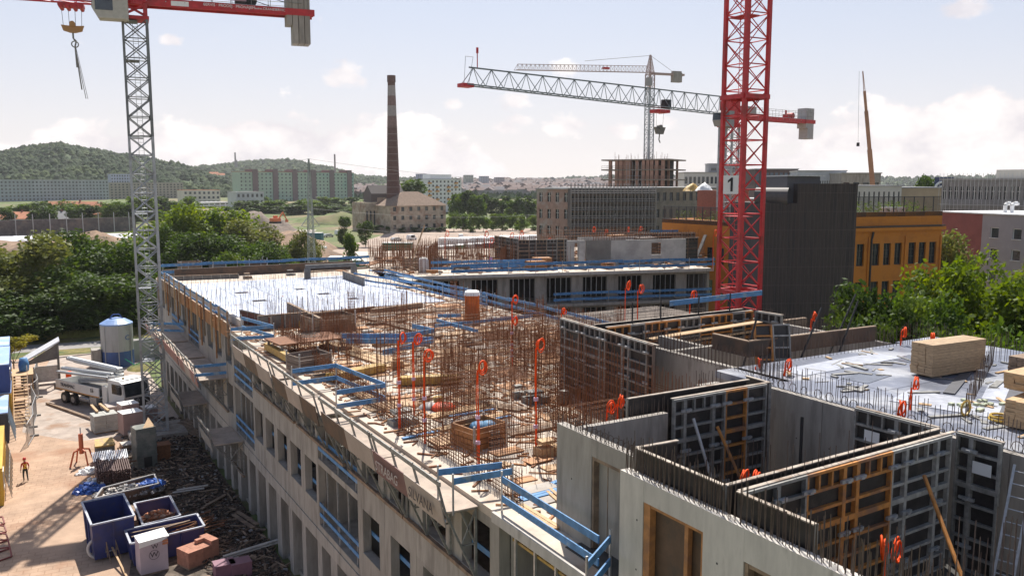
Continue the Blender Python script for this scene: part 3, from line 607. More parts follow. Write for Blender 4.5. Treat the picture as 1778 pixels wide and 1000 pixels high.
# round billboard
A=at(1622,326,d=240);B=at(1655,326,d=240); fr=Fr(A[:2],B[:2]); z0=A.z-3
e=E('rooftop_sign','dark blue rooftop sign with a white ring emblem beside the round tree','sign',(fr.A.x,fr.A.y,z0)); mb=MB(); mb.fbox(fr,0,fr.L,0,.4,z0,z0+5.6); P('panel',mb,M('navy_sign',(.03,.05,.13),.5),e,world=True)
mb=MB(); mb.torus((0,0,0),1.5,.28,'y',24,6); o=P('ring_emblem',mb,WHT,e); c=fr.p(1.8,-.15); o.location=(c[0]-fr.A.x,c[1]-fr.A.y,2.9); o.rotation_euler=(0,0,math.atan2(fr.u.y,fr.u.x))
mb=MB(); mb.lathe([(.05,0),(.7,.0),(.7,.1)],12); o=P('emblem_centre',mb,WHT,e); o.location=(c[0]-fr.A.x,c[1]-fr.A.y-.05,2.9); o.rotation_euler=(R(90),0,math.atan2(fr.u.y,fr.u.x))
# red and lilac apartment house
A=at(1630,372,d=150);B=at(1790,382,d=138); fr=Fr(A[:2],B[:2]); zt=at(1703,372,d=144).z
e=E('apartment_house','low apartment house with maroon end wall and lilac-grey window wall','apartment house',(fr.A.x,fr.A.y,0))
la=(at(1703,400,d=144)-A).length
mb=MB(); mb.fbox(fr,0,la,0,14,0,zt); P('end_wall',mb,REDW,e,world=True,label='plain maroon wall')
w=MB(); cw=2.1; cx=[la+2.3,la+6.2,la+10.4,la+14.6]; zs=[zt-12.2,zt-8.9,zt-5.6,zt-2.6]; a1=fr.L+4
lev=[0]; 
for zc in zs: lev+=[zc-.75,zc+.75]
lev.append(zt)
for k in range(len(lev)-1):
    if k%2==0: w.fbox(fr,la+.01,a1,0,.4,lev[k],lev[k+1])
    else:
        q=la+.01
        for c in cx: w.fbox(fr,q,c-.75,0,.4,lev[k],lev[k+1]); q=c+.75
        w.fbox(fr,q,a1,0,.4,lev[k],lev[k+1])
w.fbox(fr,la+.01,a1,.41,14,0,zt-.1); P('window_wall',w,LIL,e,world=True)
for zc in zs:
    for c in cx:
        mb=MB(); mb.fbox(fr,c-.68,c+.68,.2,.25,zc-.68,zc+.68); o=P('window',mb,GLS,e,world=True)
        f=MB(); f.fbox(fr,c-.75,c-.66,.1,.27,zc-.75,zc+.75); f.fbox(fr,c+.66,c+.75,.1,.27,zc-.75,zc+.75); f.fbox(fr,c-.66,c+.66,.1,.27,zc+.67,zc+.75); f.fbox(fr,c-.8,c+.8,-.12,.27,zc-.82,zc-.74); P('frame',f,WHT,o,world=True)
mb=MB(); mb.fbox(fr,-.2,a1+.2,-.2,14.3,zt+.02,zt+.2); P('roof',mb,M('white_roof_sheet',(.7,.7,.7),.6),e,world=True)
for k,xx in enumerate((1745,1757)):
    q=at(xx,366,d=146); mb=MB(); mb.path([(q.x,q.y,zt+.2),(q.x,q.y,zt+1.3),(q.x+.25,q.y-.1,zt+1.6),(q.x+.7,q.y-.3,zt+1.6),(q.x+.8,q.y-.3,zt+1.4)],.28,8); P('roof_vent',mb,WHT,e,world=True)
# ---------------- orange building: two wings, arched windows, roof terrace
ORW=M('orange_render',(.54,.185,.018),.8,(.5,.1),col2=(.46,.155,.018),s2=.5)
A=at(1484,371,d=112);B=at(1637,366,d=122); fr=Fr(A[:2],B[:2]); zt=(A.z+B.z)/2; 
e=E('orange_building','orange rendered factory building with tall dark windows and roof terrace','building',(fr.A.x,fr.A.y,0))
fl=4.75; zb=[zt-6.6-fl*k for k in (2,1,0)]   # window sills
ww,wh=1.35,2.75; cols=[1.3,4.0,5.95,7.9,10.4,12.25,14.15]; sc_=fr.L/15.6; cols=[c*sc_ for c in cols]; ww*=sc_*.95
w=MB(); lv=[0]; 
for z in zb: lv+=[z,z+wh]
lv.append(zt)
for k in range(len(lv)-1):
    if k%2==0: w.fbox(fr,0,fr.L,0,.6,lv[k],lv[k+1])
    else:
        q=0
        for c in cols: w.fbox(fr,q,c-ww/2,0,.6,lv[k],lv[k+1]); q=c+ww/2
        w.fbox(fr,q,fr.L,0,.6,lv[k],lv[k+1])
w.fbox(fr,0,fr.L,.61,16,0,zt-.6); P('wall',w,ORW,e,world=True)
for c in (0.1,2.65,9.1,15.5):
    mb=MB(); mb.fbox(fr,c*sc_-.12,c*sc_+.12,-.15,-.003,0,zt-3); P('pilaster',mb,ORW,e,world=True)
mb=MB(); mb.fbox(fr,-.15,fr.L+.3,-.45,-.003,zt-2.3,zt-1.9); P('cornice',mb,ORW,e,world=True)
mb=MB(); mb.fbox(fr,-.1,fr.L+.2,-.4,-.003,zt-1.85,zt-1.65); P('gutter',mb,M('brown_gutter',(.06,.035,.025),.6),e,world=True)
for z in zb:
    for c in cols:
        mb=MB(); mb.fbox(fr,c-ww/2+.02,c+ww/2-.02,.35,.4,z,z+wh); o=P('window',mb,GLS,e,world=True)
        f=MB(); 
        for q in (c-ww/2+.04,c,c+ww/2-.04): f.fbox(fr,q-.045,q+.045,.24,.34,z,z+wh)
        for q in (z+.05,z+wh*.36,z+wh*.68,z+wh-.05): f.fbox(fr,c-ww/2,c+ww/2,.25,.33,q-.04,q+.04)
        for i in range(5): 
            t=(i+.5)/5*2-1; hh=.28*t*t; f.fbox(fr,c+ww/2*(t-.2),c+ww/2*(t+.2),.2,.42,z+wh-hh-.01,z+wh+.02)
        P('frame',f,M('dark_window_frame',(.03,.03,.032),.5),o,world=True)
q1,q2=fr.p(2.95*sc_,-.2),fr.p(2.95*sc_,-.2); mb=MB(); mb.rod((*fr.p(3.15*sc_,-.25),zt-2.4),(*fr.p(2.95*sc_,-.25),zt-3.2),.13,6); mb.rod((*q1,zt-3.2),(*q1,.2),.12,6); P('downpipe',mb,BLK,e,world=True)
def terrace(fr,L0,L1,zt,e,seed):
    r=random.Random(seed); mb=MB(); 
    for k in range(int((L1-L0)/1.6)+1): x,y=fr.p(L0+k*1.6,.3); mb.bar((x,y,zt-.6),(x,y,zt+1.9),.09)
    for z in (zt+1.85,zt-.1): a_,b2=fr.p(L0,.3),fr.p(L1,.3); mb.bar((*a_,z),(*b2,z),.08)
    for k in range(int((L1-L0)/.18)): x,y=fr.p(L0+k*.18,.3); mb.rod((x,y,zt),(x,y,zt+1.8),.035,3)
    P('terrace_fence',mb,M('dark_fence_steel',(.04,.04,.045),.5),e,world=True)
    mb=MB(); mb.fbox(fr,L0,L1,.0,.5,zt-.58,zt-.003); P('parapet_edge',mb,M('dark_parapet',(.07,.05,.045),.7),e,world=True)
    mb=MB()
    for _ in range(900):
        x,y=fr.p(r.uniform(L0+1,L1-1),r.uniform(1,4)); z=zt-.3+r.random()**2*1.5; s=.22; v=[Vector((x,y,z))+Vector((r.uniform(-s,s),r.uniform(-s,s),r.uniform(-s,s))) for _ in range(3)]; mb.add(v,[(0,1,2)])
    P('roof_plants',mb,M('terrace_leaves',(.10,.17,.03),.8,(1,.4),trans=.3),e,world=True,kind='stuff')
terrace(fr,0,fr.L,zt+.05,e,3)
for a in (6.3,7.6,9): mb=MB(); mb.fbox(fr,a*sc_,a*sc_+1,1.2,2.1,zt-.5,zt+.55); P('roof_unit',mb,WHT,e,world=True)
A=at(1150,380,d=128);B=at(1330,382,d=114); fr2=Fr(A[:2],B[:2]); zt2=A.z
e=E('orange_building','plain orange rendered wing with roof garden left of the red mast','building',(fr2.A.x,fr2.A.y,0))
w=MB(); w.fbox(fr2,0,fr2.L,0,14,0,zt2); P('wall',w,ORW,e,world=True)
for c in (9.5,11.5,13.5,15.5):
    for z in (zt2-6,zt2-10.5):
        mb=MB(); mb.fbox(fr2,c,c+1.1,-.04,-.002,z,z+2.4); P('window',mb,GLS,e,world=True)
terrace(fr2,0,fr2.L,zt2+.05,e,4)
mb=MB(); mb.fbox(fr2,2,6.5,5,11,zt2,zt2+4.2); T1('plant_room',mb,BRK,'dark red brick plant room on the orange wing roof','plant room')
# dark netted tower in front of the orange building
A=at(1322,345,d=88);B=at(1490,320,d=92); fr3=Fr(A[:2],B[:2]); zt3=at(1440,319,d=91).z; zl=at(1335,353,d=88.5).z
NET=M('dark_facade_net',(.060,.048,.044),.85,(9,.45),.2,col2=(.038,.033,.034),s2=1.4,stretch=(3,3,.12))
e=E('netted_tower','tall block hung with dark protective netting right of the red mast','netted building',(fr3.A.x,fr3.A.y,0))
mb=MB(); mb.fbox(fr3,3.7,fr3.L,0,9,0,zt3); P('net_sheet',mb,NET,e,world=True)
mb=MB(); mb.fbox(fr3,0,3.69,0,9,0,zl); P('net_sheet',mb,NET,e,world=True)
mb=MB(); gl=M('net_seams',(.13,.11,.10),.8)
for k in range(26): 
    a=fr3.L*(k+.5)/26; x,y=fr3.p(a,-.02); mb.bar((x,y,0),(x,y,(zt3 if a>3.7 else zl)),.02)
for k in range(12):
    z=zt3*(k+.5)/12; a_,b2=fr3.p(0 if z<zl else 3.7,-.025),fr3.p(fr3.L,-.025); mb.bar((*a_,z),(*b2,z),.03)
P('seams',mb,gl,e,world=True)
mb=MB(); mb.fbox(fr3,3.0,6.4,1,7,zt3-2,zt3+.7); P('roof_hut',mb,M('dark_hut',(.10,.10,.11),.7),e,world=True)
mb=MB(); mb.fbox(fr3,2.9,6.8,.6,7.2,zt3+.72,zt3+.85); P('hut_roof',mb,GALV,e,world=True)
# barrel vent on the lower roof
q0=fr3.p(.3,2.2); q1=fr3.p(3.0,.4); mb=MB(); mb.rod((*q0,zl+.6),(*q1,zl+.6),.95,20,cap=False); P('barrel_vent',mb,M('dark_barrel',(.09,.08,.075),.6,(2,.2)),e,world=True)
block('low_building','pale concrete roof edge behind the dark netted block',1300,180,1372,183,345,2,6,CONC,12,z0=6)
for i,(x,l,m) in enumerate(((1202,'orange dome tent on the roof left of the mast',YEL),(1222,'white tarpaulin heap on the roof left of the mast',WHT),(1345,'white tarpaulin heap on the roof right of the mast',WHT),(1361,'white tank on the roof right of the mast',WHT))):
    p=at(x,325,d=215); mound('tarpaulin_heap',(p.x,p.y,at(x,327,d=215).z-.6),2.6,1.4,1.6,m,seed=i,n=10,label=l,cat='tarpaulin')
# ================= THE BUILDING UNDER CONSTRUCTION
XF=12.3; D=12.0
bd=E('building_under_construction','long concrete building shell with window facade and open top deck','building',(12.3,17,0))
def B_(name,mb,mat,par=bd,kind=None,label=None): return P(name,mb,mat,par,world=True,kind=kind,label=label)
# floor slabs; the top one with five rectangular box-outs
HOL=[(17.5,80.5),(17.6,74.2),(22.8,80.4),(23.9,75.9),(25.3,71.4)]
mb=MB(); mb.box(XF+.3,33.5,5,98,.0,.25); B_('floor_slab',mb,CONC)
for z in (4.9,8.4):
    mb=MB(); mb.box(XF+.38,33.5,3,98,z-.3,z); B_('floor_slab',mb,CONC)
mb=MB(); 
def slab(x0,x1,y0,y1): mb.box(x0,x1,y0,y1,D-.28,D)
slab(XF-.02,33.5,3,69.9); slab(XF-.02,36,82.0,98)
xs=sorted([XF-.02,33.5]+[h[0]-.55 for h in HOL if h[1]<79]+[h[0]+.55 for h in HOL if h[1]<79]); 
def holed(y0,y1,hs):
    hs=sorted(hs); x=XF-.02
    for hx,hy in hs:
        slab(x,hx-.55,y0,y1); slab(hx-.55,hx+.55,y0,hy-.5); slab(hx-.55,hx+.55,hy+.5,y1); x=hx+.55
    slab(x,33.5,y0,y1)
holed(69.9,72.9,[HOL[4]]); holed(72.9,77.5,[HOL[1],HOL[3]]); holed(77.5,82,[HOL[0],HOL[2]])
B_('top_slab',mb,DECK)
# pale filigree slab field on the deck (paler, bluish) with joints
PS=M('pale_blue_slab',(.43,.48,.60),.55,(.8,.12),.1,col2=(.50,.54,.63),s2=.9,a2=.5)
def field(x0,x1,y0,y1,nx,ny,hs=()):
    for i in range(nx):
        for j in range(ny):
            a0=x0+(x1-x0)*i/nx; a1=x0+(x1-x0)*(i+1)/nx; b0=y0+(y1-y0)*j/ny; b1=y0+(y1-y0)*(j+1)/ny
            m=MB(); h=[q for q in HOL if a0<q[0]<a1 and b0<q[1]<b1]; z0,z1=D+.002,D+.05; g=.02
            a0+=g;a1-=g;b0+=g;b1-=g
            if h:
                hx,hy=h[0]; l,r_,u,d_=max(a0,hx-.6),min(a1,hx+.6),max(b0,hy-.55),min(b1,hy+.55)
                if l>a0: m.box(a0,l,b0,b1,z0,z1)
                if r_<a1: m.box(r_,a1,b0,b1,z0,z1)
                if u>b0: m.box(l,r_,b0,u,z0,z1)
                if d_<b1: m.box(l,r_,d_,b1,z0,z1)
            else: m.box(a0,a1,b0,b1,z0,z1)
            B_('slab_element',m,PS)
field(13.4,31.6,65.8,90.2,6,4)
# facade: window bays of 2.95 m, loggias between groups
lg=[(17.6,22.0),(35.0,40.8),(54.6,60.0),(73.4,78.6)]
def bays(y0,y1,n,z,zs,zh,zt,label=None):
    pw=(y1-y0)/n
    for k in range(n):
        a=y0+pw*k; w0=a+(pw-2.0)/2; w1=w0+2.0; m=MB(); g=.012
        m.box(XF,XF+.38,a+g,w0,z,zt); m.box(XF,XF+.38,w1,a+pw-g,z,zt); m.box(XF+.001,XF+.379,w0,w1,z,zs); m.box(XF+.001,XF+.379,w0,w1,zh,zt)
        m.box(XF-.04,XF+.38,w0+.02,w1-.02,zs+.001,zs+.05)
        B_('facade_panel',m,CONC)
        m=MB(); q=zs+U(.45,1.0); m.box(XF+.40,XF+.44,w0-.2,w1+.2,q,q+.2)
        if rnd.random()<.8: B_('safety_board',m,BLUE)
groups=[(22.0,35.0,4),(40.8,54.6,5),(60.0,73.4,4),(78.6,98,6)]
for (z,zt) in ((4.9-.3,8.1),(8.1,11.72)):
    f=4.9 if z<6 else 8.4
    for y0,y1,n in groups: bays(y0,y1,n,z,f+1.0,f+3.05 if z<6 else f+2.95,zt)
# loggias: side walls, slab edges, back wall with opening
for y0,y1 in lg:
    for f,zt in ((4.9,8.1),(8.4,11.72)):
        m=MB(); m.box(XF,XF+.4,y0,y1,f-.3,f) ; m.box(XF+.4,14.2,y0+.01,y0+.28,f,zt-.01); m.box(XF+.4,14.2,y1-.28,y1-.01,f,zt-.01)
        m.box(14.2,14.45,y0+.3,y0+1.6,f,zt-.02); m.box(14.2,14.45,y1-1.6,y1-.3,f,zt-.02); m.box(14.2,14.45,y0+1.6,y1-1.6,zt-.6,zt-.02); B_('loggia',m,CONC)
        m=MB()
        for k in range(4): q=y0+.5+(y1-y0-1)*k/3; m.bar((XF+.3,q,f),(XF+.3,q,zt-.02),.07)
        B_('prop',m,GALV)
        e=E('edge_railing','blue board railing across the facade loggia nearest Y '+'','railing',(XF,y0,f)); e['label']='blue double board railing on the %s loggia of the %s'%({0:'nearest',1:'second nearest',2:'third',3:'farthest'}[lg.index((y0,y1))],'upper facade floor' if f>6 else 'lower facade floor'); e['group']='blue board railings of the facade loggias'
        for h in (.45,1.0): m=MB(); m.box(XF+.02,XF+.06,y0-.1,y1+.1,f+h,f+h+.18); P('board',m,BLUE,e,world=True)
        for q in (y0+.4,(y0+y1)/2,y1-.4): m=MB(); m.box(XF+.07,XF+.11,q-.03,q+.03,f,f+1.25); P('post',m,GALV,e,world=True)
# ground floor: tall piers, band beam, dark openings
m=MB(); m.box(XF-.05,XF+.45,16,98,3.95,4.59); B_('band_beam',m,CONC)
for k in range(31):
    y=17+k*2.62+(.2 if k%3 else 0); w=.72 if k%4 else 1.0; m=MB(); m.box(XF+.0,XF+.95,y,y+w,-.1,3.945); B_('pier',m,CONC)
for k in range(40): 
    y=18+k*1.9+U(-.3,.3); m=MB(); m.rod((XF+1.1,y,0),(XF+1.1,y,4.5),.04,6); B_('prop',m,GALV)
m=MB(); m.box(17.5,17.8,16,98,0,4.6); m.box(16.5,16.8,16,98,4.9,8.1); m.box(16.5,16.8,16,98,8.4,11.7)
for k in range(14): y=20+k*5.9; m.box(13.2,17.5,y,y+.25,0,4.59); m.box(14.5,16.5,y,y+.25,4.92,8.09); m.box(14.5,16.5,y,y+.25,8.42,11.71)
B_('light_blocking_walls',m,DARKC,kind='stuff')  # back and cross walls added to block light, shade put into their colour
# far gable (towards +Y) and courtyard side
m=MB(); m.box(XF,36,97.7,98,0,11.7); B_('end_wall',m,CONC)
m=MB(); m.box(33.2,33.5,33,98,0,11.7); B_('courtyard_wall',m,CONC)
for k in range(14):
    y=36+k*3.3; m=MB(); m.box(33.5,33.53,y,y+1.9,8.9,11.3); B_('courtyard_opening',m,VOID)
# ---- upstand along the facade edge with orange shuttering (far half of the facade)
m=MB(); m.box(12.95,13.2,60.5,96,D,D+.62); B_('upstand',m,CONCL)
ef=E('edge_shuttering','orange-brown shuttering boards with timber posts along the far facade edge','shuttering',(XF-.1,60,11.2))
for k in range(12):
    y=60.6+k*2.95; m=MB(); m.box(XF-.12,XF-.06,y+.02,y+2.93,11.35,12.35); P('board',m,WOODO if k<7 else WOODD,ef,world=True)
    m=MB(); m.box(XF-.24,XF-.125,y-.08,y+.1,10.2,13.3); P('post',m,WOOD if k%3 else WOODD,ef,world=True)
    if k%2: m=MB(); m.box(XF-.22,XF-.125,y+1.4,y+1.55,9.2,12.5); P('post',m,WOODO,ef,world=True)
def rail(name,label,pts,z,off=0,hs=(.45,1.0),post=2.4,bh=.16,group=None,mat=None,ext=.25):
    'guard rail: two boards on posts along a polyline'
    e=E(name,label,'railing',(pts[0][0],pts[0][1],z),group)
    for a,b in zip(pts,pts[1:]):
        a=Vector((a[0],a[1],0));b=Vector((b[0],b[1],0)); d=(b-a); ln=d.length; d.normalize(); n=max(1,round(ln/post)); nb=max(1,round(ln/4))
        for i in range(n+1): q=a+d*ln*i/n; m=MB(); m.bar((q.x,q.y,z-.1),(q.x,q.y,z+hs[-1]+.25),.05); P('post',m,GALV,e,world=True)
        for h in hs:
            for i in range(nb):
                p=a+d*(ln*i/nb-ext); q=a+d*(ln*(i+1)/nb+ext); w=U(-.06,.06); w2=U(-.06,.06); m=MB(); s=.05*(1 if i%2 else -1)
                nrm=Vector((-d.y,d.x,0))*s; m.bar(p+nrm+Vector((0,0,z+h+w)),q+nrm+Vector((0,0,z+h+w2)),.035,bh); P('board',m,mat or BLUE,e,world=True)
    return e
rail('edge_railing','blue board railing along the far facade edge, beside the pale slab',[(XF+.1,62),(XF+.1,96)],D,bh=.17)
rail('edge_railing','blue board railing along the back edge of the deck below the green trees',[(13,97.5),(26,97.3),(36,97)],D+.1,bh=.3,hs=(.5,1.25))
rail('edge_railing','blue board railing following the courtyard edge behind the orange toilet',[(33.2,84),(33.3,70),(33.4,58),(33.4,44)],D,bh=.2)
rail('edge_railing','second blue railing inside the courtyard edge, left of the orange toilet',[(29.5,83),(31.5,72),(32.4,60)],D,bh=.18)
m=MB(); m.box(14,34,96.4,96.6,D,D+1.0); T1('parapet_formwork',m,PLYB,'dark brown parapet formwork along the back edge of the deck','formwork')
# kink pieces: projecting blue boards over the facade edge
def boards(label,segs,z,hs=(0,-.62)):
    e=E('board_barrier',label,'barrier',(segs[0][0][0],segs[0][0][1],z-1.1),'blue board barriers projecting over the facade edge')
    for a,b in segs:
        for h in hs:
            m=MB(); m.bar((a[0],a[1],z+h),(b[0],b[1],z+h),.045,.21); P('board',m,BLUE,e,world=True)
        m=MB(); m.bar((a[0],a[1],z-1.1),(a[0],a[1],z+.25),.05); P('post',m,GALV,e,world=True)
    m=MB(); m.bar((b[0],b[1],z-1.1),(b[0],b[1],z+.25),.05); P('post',m,GALV,e,world=True); return e
boards('blue barrier boards projecting at the corner behind the orange shuttering',[((11.0,54.2),(13.6,53.8)),((13.6,53.8),(12.6,58.5))],D+1.1)
boards('large U-shaped blue barrier boards over the middle of the facade',[((11.0,40.4),(13.3,40.6)),((13.3,40.6),(13.9,35.4)),((13.9,35.4),(11.5,35.2))],D+1.1)
boards('blue barrier boards at the near end of the facade platforms',[((11.15,24.0),(13.3,23.6)),((11.2,23.0),(13.3,22.9))],D+.95,hs=(0,))
boards('large blue barrier over the loggia at the near right end of the deck',[((12.5,22.2),(12.45,17.0)),((11.3,15.9),(12.75,16.9))],D+1.05)
# ---- folding work platforms hung on the facade
def platform(y0,y1,z,label,n=4,bm=(PLYB,),words=None,x=XF,out=1.15):
    e=E('work_platform',label,'work platform',(x,y0,z),'folding work platforms hung on the facade')
    m=MB(); m.box(x-out,x-.06,y0,y1,z-.05,z); P('deck',m,M('platform_deck',(.45,.36,.29),.8,(2,.25),col2=(.33,.27,.22),s2=1),e,world=True)
    nb=max(1,round((y1-y0)/3))
    for i in range(nb):
        a=y0+(y1-y0)*i/nb; b=y0+(y1-y0)*(i+1)/nb; m=MB(); m.add([(x-out-.04,a+.02,z-.5),(x-out-.04,b-.02,z-.5),(x-out-.22,b-.02,z+.42),(x-out-.22,a+.02,z+.42),(x-out-.08,a+.02,z-.5),(x-out-.08,b-.02,z-.5),(x-out-.26,b-.02,z+.42),(x-out-.26,a+.02,z+.42)],[(0,1,2,3),(7,6,5,4),(0,4,5,1),(3,2,6,7),(0,3,7,4),(1,5,6,2)])
        o=P('banner_board',m,bm[i%len(bm)],e,world=True)
        if words and words[i%len(words)]:
            w,mt=words[i%len(words)]; text(w,.5,mt,e,(-out-.285,(a+b)/2-y0,-.04+.0),(R(90)-.0,0,R(-90)),ext=.004)
    for i in range(n+1):
        q=y0+.15+(y1-y0-.3)*i/n; m=MB()
        m.bar((x-.06,q,z-.08),(x-out,q,z-.08),.08); m.bar((x-.08,q,z-.08),(x-.08,q,z-2.5),.08); m.bar((x-out,q,z-.1),(x-.1,q,z-2.45),.07); m.bar((x-out*.55,q,z-.1),(x-.1,q,z-1.3),.05); m.bar((x-out*.5,q,z-1.25),(x-.1,q,z-.2),.05); m.bar((x-.08,q,z-1.3),(x-out*.5,q,z-1.3),.05)
        P('bracket',m,STEEL,e,world=True)
        m=MB(); m.bar((x-out,q,z-.1),(x-out-.32,q,z+1.1),.07); P('post',m,STEEL,e,world=True)
    m=MB(); m.bar((x-.12,y0,z-2.5),(x-.12,y1,z-2.5),.14); P('ledger',m,WOODD,e,world=True)
    m=MB(); m.bar((x-out-.3,y0-.1,z+1.0),(x-out-.3,y1+.1,z+1.0),.05,.15); P('guard_board',m,STEEL,e,world=True)
    return e
LB=M('light_banner',(.36,.30,.26),.7,(1,.15)); DKT=M('dark_lettering',(.05,.045,.05),.6); LTT=M('pale_lettering',(.45,.40,.38),.6)
platform(44.5,53.6,D-.15,'folding platform with grey panels beyond the U-shaped blue barrier',4,(LB,PLYB))
platform(36.4,44.0,D-.15,'folding platform beneath the U-shaped blue barrier',3,(PLYB,LB))
platform(29.4,35.6,D-.15,'folding platform with brown and grey banners, just nearer than the U-shaped barrier',3,(LB,PLYB),[None,None])
platform(23.3,29.3,D-.15,'nearest folding platform, with STRABAG and SILVANA banners',3,(LB,M('maroon_banner',(.17,.09,.085),.7)),[('SILVANA',DKT),('STRABAG',LTT)])
# lower folding platforms further back, with pink-red toe boards
PKB=M('pinkish_toe_board',(.30,.15,.13),.7,(1,.3))
platform(62,70,8.3,'lower folding platform with reddish boards, third from the silver mast',4,(PKB,LB),out=2.0)
platform(70.6,78,8.3,'lower folding platform with reddish boards right beside the silver mast',4,(PKB,PKB),out=2.0)
platform(78.6,88,8.3,'lower folding platform with blue barriers behind the silver mast',4,(PKB,LB),out=2.2)
boards('blue boards across the lower platform beside the mast',[((10.0,62.1),(12.2,62.0))],9.3)
boards('blue boards at the far end of the lower platform behind the mast',[((9.6,82),(12.2,80)),((12.2,80),(12.2,87))],9.6)
platform(57.5,61.6,4.8,'lowest small platform hanging at the band beam below the reddish ones',2,(STEEL,),out=2.0)
platform(70,75,4.6,'lowest platform at the foot of the silver mast',2,(STEEL,),out=2.0)
# near end: loggia slab in front of wall, pale soffit with yellow beams
m=MB(); m.box(XF,XF+.38,16.2,22.0,8.4,9.0); B_('parapet',m,CONC)
m=MB(); m.box(XF-.12,XF-.02,16.2,22.3,D-.3,D+.02); B_('slab_edge',m,CONCL)
eb=E('yellow_beam_shoring','yellow timber lattice girder shoring under the near loggia slab','shoring',(12.6,17,8.4))
for k in range(3):
    m=MB(); x=12.7+k*.5; m.bar((x,16.3,11.5),(x,21.8,11.5),.08,.08); m.bar((x,16.3,11.2),(x,21.8,11.2),.08,.08)
    for i in range(12): a=16.4+i*.45; m.bar((x,a,11.2),(x,a+.22,11.5),.04); m.bar((x,a+.22,11.5),(x,a+.45,11.2),.04)
    P('lattice_girder',m,YEL,eb,world=True)
# ---- rebar helpers
def bars_line(mb,x0,y0,x1,y1,z,h,sp=.2,r=.012,jit=.03,gap=0,hv=.0):
    a=Vector((x0,y0));b=Vector((x1,y1)); ln=(b-a).length; n=max(2,int(ln/sp)); 
    for i in range(n+1):
        if gap and rnd.random()<gap: continue
        q=a.lerp(b,i/n); hh=h*U(1-hv,1+hv*.3); mb.rod((q.x+U(-.01,.01),q.y+U(-.01,.01),z-.02),(q.x+U(-jit,jit),q.y+U(-jit,jit),z+hh),r,3)
def rebar_wall(x0,y0,x1,y1,h,label,z=D,sp=.2,hs=.2,hh=None,two=True,r=.0145,mat=RUST,name='rebar_wall_cage',group='standing rebar wall cages'):
    e=E(name,label,'rebar cage',(x0,y0,z),group); v=MB(); hz_=MB(); a=Vector((x0,y0));b=Vector((x1,y1)); u=(b-a).normalized(); n=Vector((-u.y,u.x))*.09
    for s in ((-1,1) if two else (1,)):
        p=a+n*s; q=b+n*s; bars_line(v,p.x,p.y,q.x,q.y,z,h,sp,r,.04,0,.1)
        k=z+.08
        while k<z+(hh or h*.8): hz_.rod((p.x,p.y,k),(q.x,q.y,k+U(-.02,.02)),r*.9,3); k+=hs
    P('vertical_bars',v,mat,e,world=True,kind='stuff'); P('horizontal_bars',hz_,mat,e,world=True,kind='stuff'); return e
def starters(par,x0,y0,x1,y1,z,h,sp=.2,two=True,r=.012,mat=RUSTD,name='starter_bars'):
    m=MB(); a=Vector((x0,y0));b=Vector((x1,y1)); u=(b-a).normalized(); n=Vector((-u.y,u.x))*.08
    for s in ((-1,1) if two else (0,)): bars_line(m,a.x+n.x*s,a.y+n.y*s,b.x+n.x*s,b.y+n.y*s,z,h,sp,r,.03,.06,.25)
    P(name,m,mat,par,world=True,kind='stuff')
# low cage along the facade edge; starter bars over the pale slab
rebar_wall(13.35,22.5,13.35,34.8,1.15,'long low rebar cage along the near facade edge',hs=.14,hh=1.0)
rebar_wall(13.5,35.3,13.5,45,1.1,'low rebar cage along the facade edge behind the U-shaped barrier',hs=.14,hh=1.0)
rebar_wall(13.9,46,13.9,53.5,1.3,'low rebar cage along the facade edge beyond the timber beams',hs=.16,hh=1.1)
for x0,y0,x1,y1,nm in ((13.5,66,31.4,66,'nearest'),(13.5,69.0,31.4,69.2,'second'),(13.5,73.3,31,73.6,'third'),(13.5,78.2,31,78.2,'fourth'),(13.5,83.4,31,83.4,'fifth'),(13.5,88.4,31,88.4,'farthest')):
    e=E('starter_bar_row',nm+' row of upright starter bars crossing the pale slab','rebar',(x0,y0,D),'starter bar rows on the pale slab'); starters(e,x0,y0,x1,y1,D,1.25 if nm=='nearest' else .9,.42,nm=='nearest',.012,RUSTD,'bars')
m=MB()
for j in range(12):
    for i in range(44):
        if rnd.random()<.5: continue
        x=13.6+i*.41+U(-.05,.05); y=66.6+j*2.0+U(-.08,.08); m.rod((x,y,D),(x+U(-.05,.05),y+U(-.05,.05),D+U(.8,1.25)),.0125,3)
tag(P('slab_field_bars',m,RUSTD,kind='stuff'),'upright dark bars standing in rows all over the pale slab','rebar')
for x in (19.4,25.6):
    e=E('starter_bar_row','lengthwise row of starter bars on the pale slab, %s of two'%('left' if x<20 else 'right'),'rebar',(x,66,D),'starter bar rows on the pale slab'); starters(e,x,66,x,90,D,1.0,.4,False,.012,RUSTD,'bars')
